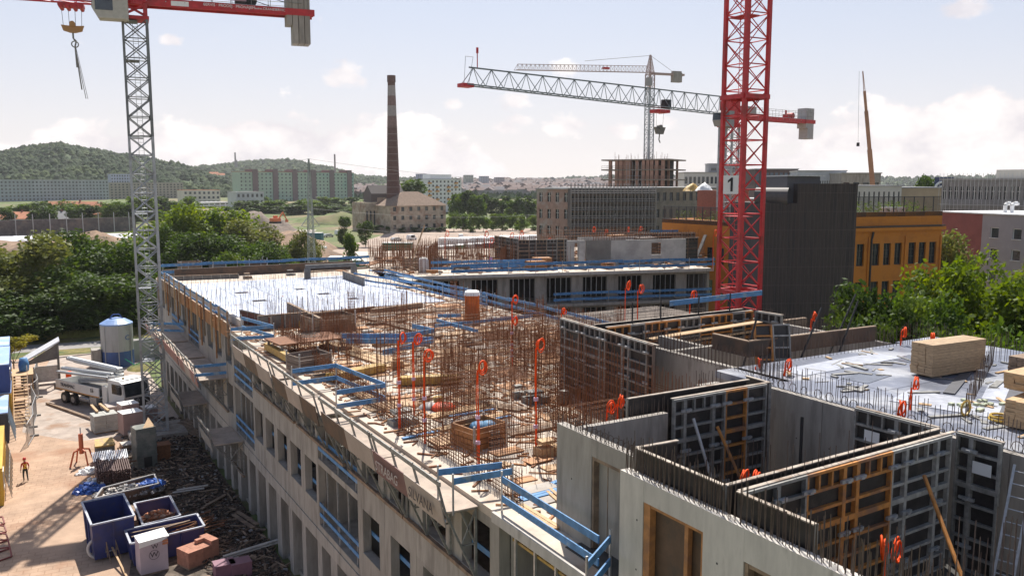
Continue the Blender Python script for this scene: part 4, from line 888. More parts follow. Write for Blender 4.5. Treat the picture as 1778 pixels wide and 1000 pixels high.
# rebar cages of the rooms in the middle of the deck
RW=[(16.8,46.5,16.8,54,2.0,'cage beside the small formwork boxes left of centre'),(18.2,38.6,23.2,38.6,2.5,'tall cage crossing the deck behind the yellow beams'),
(18.2,33.2,18.2,38.4,2.6,'tall cage running lengthwise behind the middle orange conduits'),(15.6,33.0,18.0,33.0,2.4,'short cage facing the middle of the facade'),
(20.6,26.5,20.6,33.5,3.6,'dense dark cage in front of the tall brown formwork wall'),(17.6,26.4,20.2,26.4,2.6,'cage left of the tall brown formwork wall'),
(23.0,33.8,23.0,42,2.6,'lengthwise cage right of centre'),(23.2,44.6,29.8,44.6,2.5,'cage in front of the orange toilet'),(24.6,48.6,30.8,48.6,2.3,'cage just right of the orange toilet'),
(27.5,36,27.5,44,2.4,'lengthwise cage near the courtyard edge'),(30.8,36,30.8,47,2.2,'outermost cage at the courtyard edge'),(17.2,42.6,21.4,42.6,2.2,'cage above the yellow beam stack'),
(14.8,27.2,17.2,27.2,2.2,'cage crossing behind the near blue barrier'),(16.9,22.8,16.9,26.2,2.4,'narrow cage left of the near concrete wall'),(20.8,20.8,20.8,26.2,3.2,'dark cage beside the near concrete wall'),
(23.6,30.6,30.6,30.8,2.6,'cage behind the long brown formwork wall'),(21.5,55.5,27.8,55.5,1.4,'low cage left of the orange toilet'),(17.2,57.5,22.6,57.8,1.3,'low cage behind the small crates'),(15.2,29.4,15.2,32.6,2.2,'slim cage among the nearest orange conduits')]
for x0,y0,x1,y1,h,l in RW: rebar_wall(x0,y0,x1,y1,h,'rusty rebar '+l,sp=.2,hs=.2,r=.0125,hh=h*U(.6,.9))
# plywood sheets and planks laid loosely on the deck
SH=[M('tan_form_sheet',(.50,.33,.19),.75,(1.5,.25),col2=(.36,.21,.12),s2=1.1),M('orange_form_sheet',(.46,.23,.10),.7,(1.5,.25),col2=(.30,.16,.09),s2=1.1),M('grey_form_sheet',(.40,.36,.32),.8,(1.5,.2))]
ds=E('deck_sheets','loose plywood and shuttering sheets spread over the middle of the deck','sheets',(14,20,D))
occ=[]
for k in range(700):
    x=U(14,31.5); y=U(18.5,63.5); l=U(.8,2.6); w=U(.4,1.3)
    if x>20 and y<33: continue
    if any(abs(x-a)<(l+b)/2+.05 and abs(y-c)<(w+d_)/2+.25 for a,b,c,d_ in occ): continue
    occ.append((x,l,y,w)); m=MB(); m.T=Matrix.Translation((x,y,D+.012+.0001*k))@Matrix.Rotation(U(-.15,.15),4,'Z'); m.box(-l/2,l/2,-w/2,w/2,0,.03); m.T=None; P('sheet',m,SH[k%3],ds,world=True)
# small column cages
CC=[(19.9,57),(24.5,58.4),(28.9,58.9),(15.9,50.6),(19.4,48.2),(22,50.2),(24.6,40.4),(25.4,37.4),(21.4,36),(19.6,30),(17.4,30.4),(16.2,36.2),(15.0,38.8),(26.2,52),(31.5,50.4),(31.8,41.6)]
proto=None
for i,(x,y) in enumerate(CC):
    if proto is None:
        proto=E('column_cage','','rebar cage',(x,y,D),'slender rebar column cages'); v=MB(); hz_=MB()
        for a in (-.2,0,.2):
            for b in (-.2,0,.2):
                if a or b: v.rod((a,b,0),(a+U(-.02,.02),b,2.9+U(-.3,.2)),.014,3)
        for k in range(13):
            z=.1+k*.2; 
            for p,q in (((-.22,-.22),(.22,-.22)),((.22,-.22),(.22,.22)),((.22,.22),(-.22,.22)),((-.22,.22),(-.22,-.22))): hz_.rod((*p,z),(*q,z),.009,3)
        P('vertical_bars',v,RUST,proto,kind='stuff'); P('stirrups',hz_,RUST,proto,kind='stuff'); o=proto
    else: o=dup(proto,(x,y,D),U(0,1.5),scale=(1,1,U(.65,1.05)))
    o['label']='slender upright rebar column cage, %s counted from the far left of the deck'%ORD[i] if i<20 else ''
# scattered tall single bars everywhere on the middle deck
m=MB()
for _ in range(2000):
    x=U(14,32); y=U(23,63)
    if x>20.2 and y<29 or (x>22 and y<33): continue
    if rnd.random()<.5: x=round(x/3.1)*3.1+U(-.12,.12)
    else: y=round(y/3.4)*3.4+U(-.12,.12)
    h=U(.7,2.3); m.rod((x,y,D),(x+U(-.06,.06),y+U(-.06,.06),D+h),.0105,3)
tag(P('loose_starter_bars',m,RUST,kind='stuff'),'countless upright rusty starter bars scattered over the middle of the deck','rebar')
# flat mats lying on low supports
for i,(x,y,w,l,z,lab) in enumerate(((19.6,35.4,3.6,2.6,12.9,'square flat rebar mat raised over the deck centre'),(24.9,39.3,4,2.8,12.8,'flat rebar mat raised right of centre'),(20.6,41.2,3.4,2.2,12.5,'flat rebar mat over the yellow beams'),(18.2,24.6,2.2,3.0,12.25,'small flat rebar mat near the concrete wall'),(26.6,47,3.6,2.4,12.5,'flat rebar mat in front of the toilet'))):
    m=MB(); n=int(w/.17)
    for k in range(n+1): m.rod((x-w/2+k*.17,y-l/2,z),(x-w/2+k*.17,y+l/2,z),.011,3)
    for k in range(int(l/.17)+1): m.rod((x-w/2,y-l/2+k*.17,z+.02),(x+w/2,y-l/2+k*.17,z+.02),.011,3)
    for q in ((-1,-1),(1,-1),(1,1),(-1,1)): m.rod((x+q[0]*w/2,y+q[1]*l/2,D),(x+q[0]*w/2,y+q[1]*l/2,z),.014,3)
    T1('rebar_mat',m,RUST,lab,'rebar mat',loc=(x,y,D))
# ================= NEAR RIGHT WALLS AND THE RAISED SLAB (z 15.2)
Z2=15.2
def wall(x0,y0,x1,y1,z0,z1,t,label,ops=(),mat=CONC,st=0,cat='wall',name='concrete_wall',sp=.2):
    e=E(name,label,cat,(x0,y0,z0)); a=Vector((x0,y0));b=Vector((x1,y1)); fr=Fr((x0,y0),(x1,y1)); ln=fr.L
    # joints every 2.7 m: each pour is a part
    cuts=[0]+sorted([c for o in ops for c in (o[0],o[1])])+[ln]
    m=MB(); q=0
    for o in sorted(ops): m.fbox(fr,q,o[0],0,t,z0,z1); m.fbox(fr,o[0],o[1],0,t,o[3],z1); 
    if not ops:
        n=max(1,round(ln/2.7))
        for i in range(n):
            m=MB(); m.fbox(fr,ln*i/n+.01,ln*(i+1)/n-.01,0,t,z0,z1); P('wall_pour',m,mat,e,world=True)
    else:
        q=0
        for o in sorted(ops):
            m=MB(); m.fbox(fr,q,o[0],0,t,z0,z1); P('wall_pour',m,mat,e,world=True)
            m=MB(); m.fbox(fr,o[0]+.002,o[1]-.002,0.003,t-.003,o[3],z1); P('lintel',m,mat,e,world=True)
            if o[2]>z0+.05: m=MB(); m.fbox(fr,o[0]+.002,o[1]-.002,0.003,t-.003,z0,o[2]); P('sill_wall',m,mat,e,world=True)
            q=o[1]
        m=MB(); m.fbox(fr,q,ln,0,t,z0,z1); P('wall_pour',m,mat,e,world=True)
    if st: x,y=fr.p(0,t/2); x2,y2=fr.p(ln,t/2); starters(e,x,y,x2,y2,z1,st,sp,True,.0115)
    if name=='concrete_wall' and ln>2:      # tie holes in a regular grid
        m=MB(); nz_=int((z1-z0)/1.25); na_=int(ln/1.3)
        for i in range(na_):
            for j in range(nz_):
                a_=(i+.5)*ln/na_; z_=z0+.5+j*1.25
                if any(o[0]-.1<a_<o[1]+.1 and z_<o[3]+.1 for o in ops): continue
                m.fbox(fr,a_-.022,a_+.022,-.003,.01,z_-.022,z_+.022)
        if m.v: P('tie_holes',m,VOID,e,world=True,kind='stuff')
    return e,fr
e,fr=wall(13.3,20.3,13.3,15.6,D,Z2,.28,'pale concrete wall standing at the near end of the deck, with a shallow niche',ops=((1.75,3.9,D+.05,14.7),),st=.3)
m=MB(); m.fbox(fr,1.77,3.88,.2,.27,D+.05,14.69); P('niche_back',m,CONC,e,world=True)
for a in (2.25,2.95): m=MB(); m.fbox(fr,a,a+.02,.185,.199,D+.05,14.69); P('board_joint',m,WOODD,e,world=True)
m=MB(); m.fbox(fr,1.77,1.85,.02,.199,D+.05,14.69); m.fbox(fr,1.86,3.88,.02,.19,14.6,14.69); P('opening_frame',m,WOODD,e,world=True)
# front wall with two big openings
m=MB()
e,fr=wall(12.42,16.1,12.42,2.5,4.9,Z2,.3,'long near concrete wall at the bottom right with large boarded openings',ops=((.9,2.95,4.9,14.68),(4.15,6.9,4.9,14.5)),mat=CONCL,st=.75,sp=.17)
m=MB(); m.fbox(fr,.91,1.14,.02,.2,6,14.67); m.fbox(fr,2.3,2.42,.06,.19,6,14.6); m.fbox(fr,2.88,2.94,.02,.2,6,14.67); m.fbox(fr,1.15,2.87,.03,.2,14.6,14.67); P('timber_jamb',m,WOODO,e,world=True)
m=MB(); m.fbox(fr,.92,2.94,.21,.25,4.9,14.66); m.fbox(fr,4.16,6.89,.21,.25,4.9,14.48); P('room_back',m,PLYB,e,world=True)
m=MB(); m.fbox(fr,4.17,4.27,.02,.2,6,14.48); m.fbox(fr,4.28,6.88,.03,.2,14.4,14.48); P('timber_jamb',m,WOODD,e,world=True)
for a,b,l in ((13.6,15.9,0),):
    wall(13.6,19.5,16.85,19.5,D,Z2,.22,'short concrete cross wall behind the near niche wall',st=.5)
wall(22.0,21.0,22.0,9.0,D,Z2,.25,'long concrete wall bordering the raised slab above the formwork pit',st=0)
wall(23.2,28.2,23.2,20.6,D,Z2,.25,'concrete wall between the rebar cages and the raised slab',st=.7)
wall(23.4,26.85,32.4,26.85,D,Z2,.25,'concrete wall crossing in front of the leaning formwork panel',st=.45)
wall(25.2,30.0,25.2,27.2,D,Z2,.25,'short dark concrete wall stub beside the long formwork',st=.3)
wall(32.7,31.5,32.7,23.4,D,Z2,.25,'concrete wall at the back edge near the netted block',st=.6)
wall(21.0,22.6,22.0,22.6,D,14.9,.22,'narrow concrete wall stub below the leaning formwork',st=.5)
# pit and shaft floor: dark sheet with the pit's shade in its colour
m=MB(); m.box(12.75,21.9,3,19,D+.001,D+.03); T1('pit_floor',m,DARKC,'floor of the formwork pit, with shade put into its dark colour','floor'); bpy.data.objects['pit_floor']['kind']='structure'; del bpy.data.objects['pit_floor']['category']
# raised slab
SLB=M('blue_grey_slab',(.16,.175,.225),.42,(.5,.3),.15,col2=(.37,.38,.41),s2=.45,a2=.50)
rs_=E('raised_slab','raised blue-grey floor slab at the right with rebar along its edges','floor slab',(23.5,9,Z2-.3))
for i in range(4):
    for j in range(5):
        x0=22.3+i*2.75; y0=6+j*3.0
        if y0+2.9>26.4: continue
        m=MB(); m.box(x0+.01,x0+2.74,y0+.01,y0+2.99,Z2-.25,Z2+.0+.004*((i+j)%2)); P('slab_element',m,SLB,rs_,world=True)
m=MB(); m.box(22.3,40,2,6,Z2-.25,Z2); m.box(22.3,33.3,21.01,23.2,Z2-.25,Z2); m.box(33.31,36,6,23.5,Z2-.25,Z2); P('slab_edge',m,SLB,rs_,world=True)
m=MB(); m.box(33.4,33.7,3,23.2,8,Z2-.3); m.box(26,33.3,23.3,23.5,8,Z2-.3);P('edge_beam',m,CONC,rs_,world=True)
for k,(a,b,c,d,h) in enumerate(((22.35,21.5,22.35,7,.85),(24.2,14.6,33,18.9,1.0),(33.2,7,33.2,23,1.15),(24,22.9,33,22.9,.9),(23.4,8.5,30,13.2,.8))):
    starters(rs_,a,b,c,d,Z2,h,.22 if k!=0 else .2,k in (0,2),.012)
# straight dark edge boards and kerbs on the slab (stop-end formwork)
def stopend(x0,y0,x1,y1,h,label,z=Z2):
    m=MB(); m.bar((x0,y0,z+h/2),(x1,y1,z+h/2),.1,h); 
    e=E('stop_end_form',label,'formwork',(x0,y0,z)); P('panel',m,PLYB,e,world=True); m=MB(); m.bar((x0,y0,z+h+.03),(x1,y1,z+h+.03),.16,.05); P('cap',m,WOODD,e,world=True)
stopend(25.2,24.4,32.8,24.2,.62,'long dark stop-end form across the raised slab by the stacked panels')
stopend(25.2,24.3,25.2,26.4,.62,'short dark stop-end form at the left corner of the raised slab')
stopend(27.6,24.5,27.6,26.5,.5,'small pale-edged box form in the recess behind the raised slab')
# slab strips, timber
for (x0,y0,x1,y1,w,l) in ((24.6,13.4,33,17.4,.9,'long dark rubber strip lying across the raised slab'),(25.6,12.4,33,15.6,.6,'second dark rubber strip nearer the timber pile'),(26.5,16.6,30.5,18.4,.35,'narrow plank beside the stacked panels')):
    m=MB(); m.bar((x0,y0,Z2+.03),(x1,y1,Z2+.03),w,.04); T1('strip',m,M('dark_mat_strip',(.09,.09,.10),.6),l,'strip')
# ================= FORMWORK
def panel_meshes(w,h,mat,pat=0):
    fm=MB(); t=.12
    for x in (0,w-.06): fm.box(x,x+.06,-t,0,0,h)
    if w>2: fm.box(w*.5-.05,w*.5+.05,-t+.006,-.002,.062,h-.062)
    for z in (0,h-.07): fm.box(.061,w-.061,-t,0,z,z+.07)
    if h>3.2: fm.box(.061,w-.061,-t-.001,-.001,h-1.39,h-1.27)
    n=int(h/.42)
    for k in range(1,n):
        z=k*h/n
        if w>2: fm.box(.061,w*.5-.051,-t+.01,-.004,z-.035,z+.035); fm.box(w*.5+.051,w-.061,-t+.01,-.004,z-.035,z+.035)
        else: fm.box(.061,w-.061,-t+.01,-.004,z-.035,z+.035)
    if w>1.1:
        for x in (w*.33,w*.67): fm.box(x-.03,x+.03,-t+.012,-.006,h-h/n+.036,h-.071)
    pl=MB(); pl.box(.004,w-.004,.001,.022,.004,h-.004)
    return fm.mesh('panel_frame',mat),pl.mesh('plywood',PLYD)
PM={}
def formrow(p,q,z0,h,label,side=1,widths=(1.35,.9,1.35),mats=(STEEL,),face='frame',cap=True,clamps=True,group=None):
    'row of panels from p to q; frames face side*normal'
    a=Vector(p);b=Vector(q); ln=(b-a).length; ang=math.atan2(b.y-a.y,b.x-a.x)
    e=E('formwork_wall',label,'formwork',(a.x,a.y,z0),group,ang); x=0;i=0
    while x<ln-.3:
        w=widths[i%len(widths)]; 
        if x+w>ln: w=ln-x
        mt=mats[i%len(mats)]; key=(round(w,2),h,mt.name)
        if key not in PM: PM[key]=panel_meshes(w,h,mt)
        fm,pl=PM[key]; o=P('panel',fm,None,e); o.location=(x,0,0); k=P('plywood',pl,None,o)
        if side<0: o.location=(x+w,0,0); o.rotation_euler=(0,0,math.pi)
        if clamps and i:
            for zz in (h*.9,h*.55,h*.2): m=MB(); s=-side; m.box(x-.2,x+.2,min(s*.13,s*.2),max(s*.13,s*.2),zz-.05,zz+.03); m.box(x-.06,x+.06,min(s*.12,s*.26),max(s*.12,s*.26),zz-.04,zz+.02); P('clamp',m,GALV,e)
        x+=w; i+=1
    if cap: m=MB(); m.box(-.02,ln+.02,-.05,.06,h+.002,h+.03); P('cap_board',m,M('worn_cap_edge',(.40,.34,.28),.8,(5,.35),col2=(.26,.19,.14),s2=2),e)
    return e
STEELB=M('bright_panel_steel',(.36,.35,.325),.6,(5,.35),metal=.15,col2=(.24,.22,.20),s2=1.3,a2=.56)
ZF=15.7; HF=ZF-D-.05; KK=6.5/6.1
def kp(x,y): return (x*KK,y*KK)
formrow((12.9,13.05),(21.0,13.35),D,HF,'far row of the double formwork wall across the pit, black plywood with pale top edge',side=-1,mats=(STEEL,STEELO,STEEL))
formrow((12.95,12.62),(21.0,12.95),D,HF+.02,'near row of formwork panels across the pit, orange frames at left and grey at right',side=1,mats=(STEEL,STEEL,STEELO,STEELO,STEELO,STEELB,STEELB,STEELB,STEELB),widths=(1.1,.95,1.35,.5,1.35,.6,1.35,.6,.5))
formrow((21.15,12.9),(21.2,11.75),D,HF+.02,'grey formwork return panels at the right end of the pit',side=1,widths=(.4,.9))
formrow((12.82,12.55),(12.82,10.55),ZF-.95,.95,'low black shuttering return at the left end of the near formwork row',side=-1,mats=(STEEL,),clamps=False)
formrow((12.82,15.95),(12.82,13.0),ZF-.95,.95,'low black shuttering along the top of the near concrete wall',side=-1,clamps=False)
formrow((12.86,16.0),(14.1,15.95),ZF-.95,.95,'short black shuttering closing the near shaft corner',side=-1,clamps=False)
formrow((21.0,15.95),(21.1,13.45),D,HF,'grey formwork panels with a white label plate on the pit\'s right side',side=1,mats=(STEEL,),widths=(1.35,1.35))
m=MB(); m.box(-.25,.25,-.01,0,-.16,.16); 
for nm,loc,rz in (('panel_label',(20.86,15.3,14.95),-90),('panel_label',(21.02,12.15,14.9),-90)):
    e=[o for o in bpy.data.objects if o.get('label','').startswith('grey formwork panels' if loc[1]>12 else 'grey formwork return')][0]
    o=P(nm,m,WHT,e); o.matrix_basis=(Matrix.Translation(e.location)@Matrix.Rotation(e.rotation_euler.z,4,'Z')).inverted()@Matrix.Translation(loc)@Matrix.Rotation(R(rz),4,'Z')
formrow((16.9,19.4),(21.05,19.45),D,HF,'tall formwork box wall with grey frames and an orange bay at its right end',side=1,mats=(STEEL,STEEL,STEEL,STEELO,STEEL),widths=(.45,1.2,.5,.95,.9))
formrow((21.1,19.45),(21.15,20.5),D,HF,'narrow grey formwork end panel of the tall box wall',side=1)
formrow((15.75,20.08),(20.8,20.08),D,HF,'black plywood formwork row standing behind the tall box wall',side=-1,clamps=False)
formrow((22.65,34.2),(22.1,26.3),D,HF,'long brown-grey formwork wall facing the rebar field',side=1,mats=(STEEL,STEEL,M('brown_frame',(.20,.15,.12),.7)),widths=(.45,1.35,.5,1.35))
formrow((22.9,30.9),(32.5,31.3),D,HF,'long formwork wall running right towards the red mast, inner face with orange frames',side=1,mats=(STEELO,STEEL,STEELO),widths=(1.35,.9))
formrow((22.8,31.7),(32.5,31.95),D,HF,'rear row of the long double formwork wall toward the red mast',side=-1,mats=(STEEL,STEELO),widths=(1.35,.9))
formrow((32.6,31.1),(32.7,29.4),D,HF,'grey formwork end panel below the blue plank near the red mast',side=1)
m=MB(); m.bar((25,30.4,ZF-.7),(32.0,30.3,ZF-.45),.5,.05); m.bar((25.4,30.2,ZF-1.0),(32.2,30.0,ZF-.8),.25,.06); T1('scaffold_plank',m,WOOD,'pale planks laid as a walkway on the inner side of the long formwork','planks')
m=MB(); m.bar((27.5,31.9,ZF+.6),(33.4,31.5,ZF+.8),.05,.26); T1('blue_plank',m,BLUE,'long blue board above the formwork in front of the red mast','board')
for i,(x,y) in enumerate(((26.3,31.2),(28.8,31.3),(31.0,31.4),(24.5,31.1))):
    m=MB(); m.rod((x,y,D),(x+.05,y,ZF+.95),.035,6); T1('rail_post',m,BLK,ORD[i]+' dark post standing along the long formwork behind the blue board','post')
# leaning two-tone panel
e=E('leaning_formwork_panel','two-tone orange and grey formwork panel leaning against the wall','formwork',(25.6,24.2,D+1.6),None,R(-25)); 
for i,(mt) in enumerate((STEELO,STEEL)):
    fm,pl=panel_meshes(.75,2.9,mt); o=P('panel',fm,None,e); o.location=(i*.76,0,0); o.rotation_euler=(R(-14),0,0); P('plywood',pl,None,o)
# push-pull props
for a,b,mt,l in (((19.3,12.6,14.9),(17.9,9.9,12.0),STEELO,'orange push-pull prop leaning against the near formwork row'),((18.6,19.2,14.6),(19.0,17.8,12.1),STEELO,'orange prop leaning against the tall box wall'),((17.6,19.2,15),(17.9,18.1,12.1),GALV,'thin grey prop leaning against the tall box wall')):
    m=MB(); m.rod(a,b,.05,8); m.rod(b,Vector(b)+Vector((0,0,-.05)),.12,8,cap=True); T1('push_pull_prop',m,mt,l,'prop')
for k,(a,b) in enumerate((((27.6,24.2,D+2),(29.0,24.0,17.0)),((29.9,24.1,D+2),(31.3,24,17.1)),((31.0,25.4,D+2),(32.7,25.2,17.2)),((24.9,24.6,D+2),(25.9,24.6,16.9)))):
    m=MB(); m.rod(a,b,.045,6); T1('black_strut',m,BLK,ORD[k]+' black inclined strut of the recess behind the raised slab','strut')
m=MB(); m.rod((20.6,17.6,D),(20.6,17.6,15.0),.05,6); T1('black_waler',m,BLK,'black vertical bar standing before the grey pit wall','bar') 
# ladder against the wall at far right
e=E('ladder','aluminium ladder leaning in the pit at the right edge','ladder',(at(1762,806,z=15.2).x-1.35,at(1762,806,z=15.2).y-.35,D)); 
for s in (0,.42): m=MB(); m.bar((s*.2,-s,0),(1.35+s*.2,.35-s,3.2),.06,.04); P('rail',m,GALV,e)
for k in range(11): t=(k+.5)/11; m=MB(); m.rod((1.35*t,.35*t,3.2*t),(1.35*t+.084,.35*t-.42,3.2*t),.018,5); P('rung',m,GALV,e)
# near rebar in front of formwork
e=E('starter_bar_row','dense row of tall bars rising in front of the near black shuttering','rebar',(12.5,5,Z2)); starters(e,12.6,16,12.6,3,Z2-.05,1.0,.16,True,.011,RUSTD,'bars')
e=E('starter_bar_row','rows of bars rising between the two formwork rows of the pit','rebar',(12.5,12.3,D)); starters(e,13.2,12.85,20.9,13.1,D,ZF-D+.45,.22,True,.011,RUSTD,'bars')
for k,(x0,y0,x1,y1,l) in enumerate(((13.6,17.2,15.8,17.2,'low bars rising behind the near shaft corner'),(16,17.4,19,17.4,'bars rising at the foot of the tall box wall'),(12.6,9.6,18.5,8.8,'bars at the bottom right below the formwork frames'),(22.9,28.4,23,20.8,'long row of bars along the wall between cages and raised slab'))):
    e=E('starter_bar_row',l,'rebar',(x0,y0,D)); starters(e,x0,y0,x1,y1,(D if k<3 else Z2),(3.0 if k==0 else 2.6 if k==1 else 3.6 if k==2 else .9),.2,True,.011,RUSTD,'bars')
# hoops along the wall tops
m=MB()
for k in range(16): m.torus((13.44,19.6-k*.24,Z2+.1),.13,.012,'y',10,3)
T1('rebar_hoops',m,RUSTD,'row of bent rebar hoops on top of the niche wall','rebar',kind='stuff')
m=MB()
for k in range(26): m.torus((22.3+U(-.1,.1),20.5-k*.5,Z2+.12),.15,.013,'x' if k%3 else 'y',10,3)
T1('rebar_hoops',m,RUSTD,'bent rebar hoops along the front edge of the raised slab','rebar',kind='stuff')
mm=[MB(),MB()]
for _ in range(160):
    x=U(23.5,33);y=U(7,23); s=U(.05,.6); k=rnd.random()<.6; q_=mm[k]; q_.T=Matrix.Translation((x,y,Z2+.012))@Matrix.Rotation(U(0,3),4,'Z'); q_.box(-s,s,-U(.02,.12),U(.02,.12),0,U(.01,.06)); q_.T=None
tag(P('slab_litter',mm[0],WOOD,kind='stuff'),'pale laths and offcuts scattered on the raised slab','litter'); tag(P('slab_litter',mm[1],G1 if 'G1' in globals() else STEEL,kind='stuff'),'grey scraps scattered on the raised slab','litter')
for i,(x,y,w,l,rz) in enumerate(((26.2,19.6,.9,.5,.2),(28.4,16.0,1.5,.4,.45),(30.6,20.4,.7,.9,.1),(27.4,21.6,3.0,.6,.05),(31.6,15.2,2.2,1.1,.4),(25.4,15.8,1.0,1.6,.3))):
    m=MB(); m.T=Matrix.Translation((x,y,Z2+.008+.001*i))@Matrix.Rotation(rz,4,'Z'); m.box(-w,w,-l,l,0,.01); T1('foil_sheet',m,M('pale_foil',(.50,.52,.58),.3,(3,.2)) if i%2 else M('dark_wet_foil',(.13,.14,.17),.25,(2,.3)),('pale' if i%2 else 'dark')+' thin foil sheet on the raised slab, %s from the left wall outward'%ORD[i],'foil')
# ================= ORANGE CONDUITS: vertical bundles with a coil on top
def conduit(xc,yc,yb,z,label,coils=1,h=None,box=True,r=.235,d=None):
    b=at(xc,yb,z=z) if d is None else Vector((*at(xc,yb,d=d)[:2],z))
    top=at(xc,yc,d=math.hypot(b.x,b.y)).z
    e=E('conduit_coil',label,'conduit',(b.x,b.y,b.z),'orange conduit coils on upright tubes')
    H=top-b.z; m=MB(); 
    for k in range(3): o=(k-1)*.035; m.path([(o,U(-.03,.03),0),(o+U(-.04,.04),0,H*.4),(o+U(-.03,.03),0,H*.7),(o*.6,0,H-r*.4)],.016,5)
    P('tubes',m,ORG,e)
    m=MB(); 
    for c in range(coils):
        for k in range(3): m.T=Matrix.Translation((c*r*1.9+(r*.9 if coils==1 else -r*.3),(k-1)*.045,H-(c%2)*.12))@Matrix.Rotation(U(-.35,.35)+.52,4,'Z')@Matrix.Rotation(U(-.15,.15),4,'X'); m.T=m.T@Matrix.Scale(U(.8,1.15),4,(0,0,1)); m.torus((U(-.03,.03),0,U(-.04,.04)),r*U(.78,1.02),.025,'y',18,5)
    m.T=None; P('coil',m,ORG,e,smooth=True)
    m=MB(); m.rod((.05,.05,0),(.06,.05,H+U(-.1,.35)),.014,4); P('support_bar',m,RUSTD,e)
    if box:
        for zz in ((H*.36,) if H<2.2 else (H*.25,H*.5)): m=MB(); m.box(-.07,.07,-.06,.06,zz,zz+.13); P('junction_box',m,PINK,e)
    return e
for c in [(694,587,745,D,'orange conduit coil, left one of the pair at deck centre-left'),(719,590,730,D,'smaller orange conduit coil, right one of the pair at deck centre-left'),(738,617,770,D,'orange conduit coil just below the left pair, on a thick bundle'),(830,638,815,D,'big orange conduit coil near the middle of the rebar field'),
 (889,520,640,D,'orange conduit coil right of the orange toilet'),(889,558,640,D,'second orange conduit hank just below the one right of the toilet'),(974,541,600,D,'small orange coil at the top left corner of the brown formwork wall'),(1070,578,690,D,'orange conduit coil in front of the long brown formwork wall'),
 (1052,708,790,D,'orange conduit coil by the short cross wall, left of two'),(1070,697,790,D,'narrow orange hank by the short cross wall, right of two'),(930,600,790,D,'plain orange conduit without large coil near the slab centre')]:
    conduit(*c,d=None)
for c in [(1160,596,700,D,'pair of orange coils above the pale wall left of the leaning panel',2),(1290,828,1000,D,'pair of bright orange coils at the shaft corner of the near wall',2),(1528,950,1130,D,'large orange coil in front of the near formwork frames',2)]:
    conduit(*c[:5],coils=c[5],r=.24,box=False)
for c in [(1310,632,700,Z2-1.3,'orange hank against the leaning two-tone panel'),(1362,634,662,Z2-.2,'orange coil at the left corner of the raised slab'),(1408,550,575,Z2,'orange coil at the back corner below the netted block'),(1564,578,600,Z2,'orange coil left of the panel stack at the back edge'),(1613,588,608,Z2,'orange coil just right of the panel stack top'),(1580,668,712,Z2,'thin orange hank standing on the raised slab'),(1558,711,735,Z2,'orange coil on the slab edge above the labelled formwork')]:
    conduit(*c,box=False,r=.22)
for c in [(1085,497,560,8.4,'orange coil above the courtyard, leftmost of three'),(1106,502,580,8.4,'orange coil above the courtyard, middle of three'),(1197,514,570,8.4,'orange coil above the courtyard, rightmost by the red mast')]:
    conduit(*c,box=True,r=.3,d=55)
WN=['first','second','third','fourth','fifth','sixth','seventh','eighth','ninth','tenth','eleventh','twelfth','thirteenth']
for i,(x,y,yb) in enumerate([(773,406,450),(841,407,455),(850,418,452),(885,409,452),(902,405,452),(950,418,455),(1028,398,430),(1050,402,425),(1064,414,432),(1088,399,428),(1109,397,425),(1160,414,430),(1237,405,470)]):
    conduit(x,y,yb,D,'small orange conduit coil on the far wing, %s from the left'%WN[i],r=.42,box=False)
# ================= THINGS ON THE DECK
p=at(820,559,z=D); e=E('portable_toilet','orange portable toilet with white domed roof on the deck','portable toilet',(p.x,p.y,D),None,R(-28))
TO=M('toilet_orange',(.62,.16,.02),.45,(2,.15))
m=MB(); m.box(-.52,.52,-.5,.5,0,2.0); P('cabin',m,TO,e)
for s in (-.5,.5): m=MB(); m.box(s-.04,s+.04,-.56,-.501,0,2.05); P('corner_post',m,TO,e)
m=MB(); m.box(-.4,.4,-.535,-.502,.12,1.92); P('door',m,M('toilet_door',(.46,.10,.015),.5,(2,.2)),e)
m=MB(); 
for k in range(4): m.box(-.3,.3,-.55,-.536,1.45+k*.1,1.5+k*.1)
P('vent_slats',m,TO,e)
m=MB(); m.add([(-.58,-.56,2.0),(.58,-.56,2.0),(.58,.56,2.0),(-.58,.56,2.0),(-.5,-.48,2.27),(.5,-.48,2.27),(.5,.48,2.27),(-.5,.48,2.27),(-.3,-.3,2.36),(.3,-.3,2.36),(.3,.3,2.36),(-.3,.3,2.36)],[(0,1,5,4),(1,2,6,5),(2,3,7,6),(3,0,4,7),(4,5,9,8),(5,6,10,9),(6,7,11,10),(7,4,8,11),(8,9,10,11),(0,3,2,1)]); P('roof',m,WHT,e)
# timber: stacks of planks
def stack(x,y,z,ln,nw,nh,w,h,rz,mat,label,cat='timber stack',name='timber_stack',jit=.06,bear=True,taper=0):
    e=E(name,label,cat,(x,y,z),None,rz); me=MB().box(-ln/2,ln/2,-w/2+.004,w/2-.004,.003,h-.003).mesh('plank',mat)
    for k in range(nh):
        for i in range(nw-(taper*k)):
            o=P('plank',me,None,e); o.location=(U(-jit,jit),(i-(nw-1)/2)*w+taper*k*w/2,k*h+(.08 if bear else 0)); o.rotation_euler=(0,0,U(-.01,.01))
    if bear:
        for s in (-.35,.35): m=MB(); m.box(ln*s-.05,ln*s+.05,-nw*w/2-.05,nw*w/2+.05,0,.079); P('bearer',m,WOODD,e)
    return e
stack(29.5,18.6,Z2,2.95,3,11,.9/3,.105,R(-3),M('yellow_ply_panel_edge',(.42,.29,.17),.7,(5,.3),stretch=(1,1,6)),'tall neat stack of yellowish shuttering panels on the raised slab','panel stack',name='panel_stack',jit=.03)
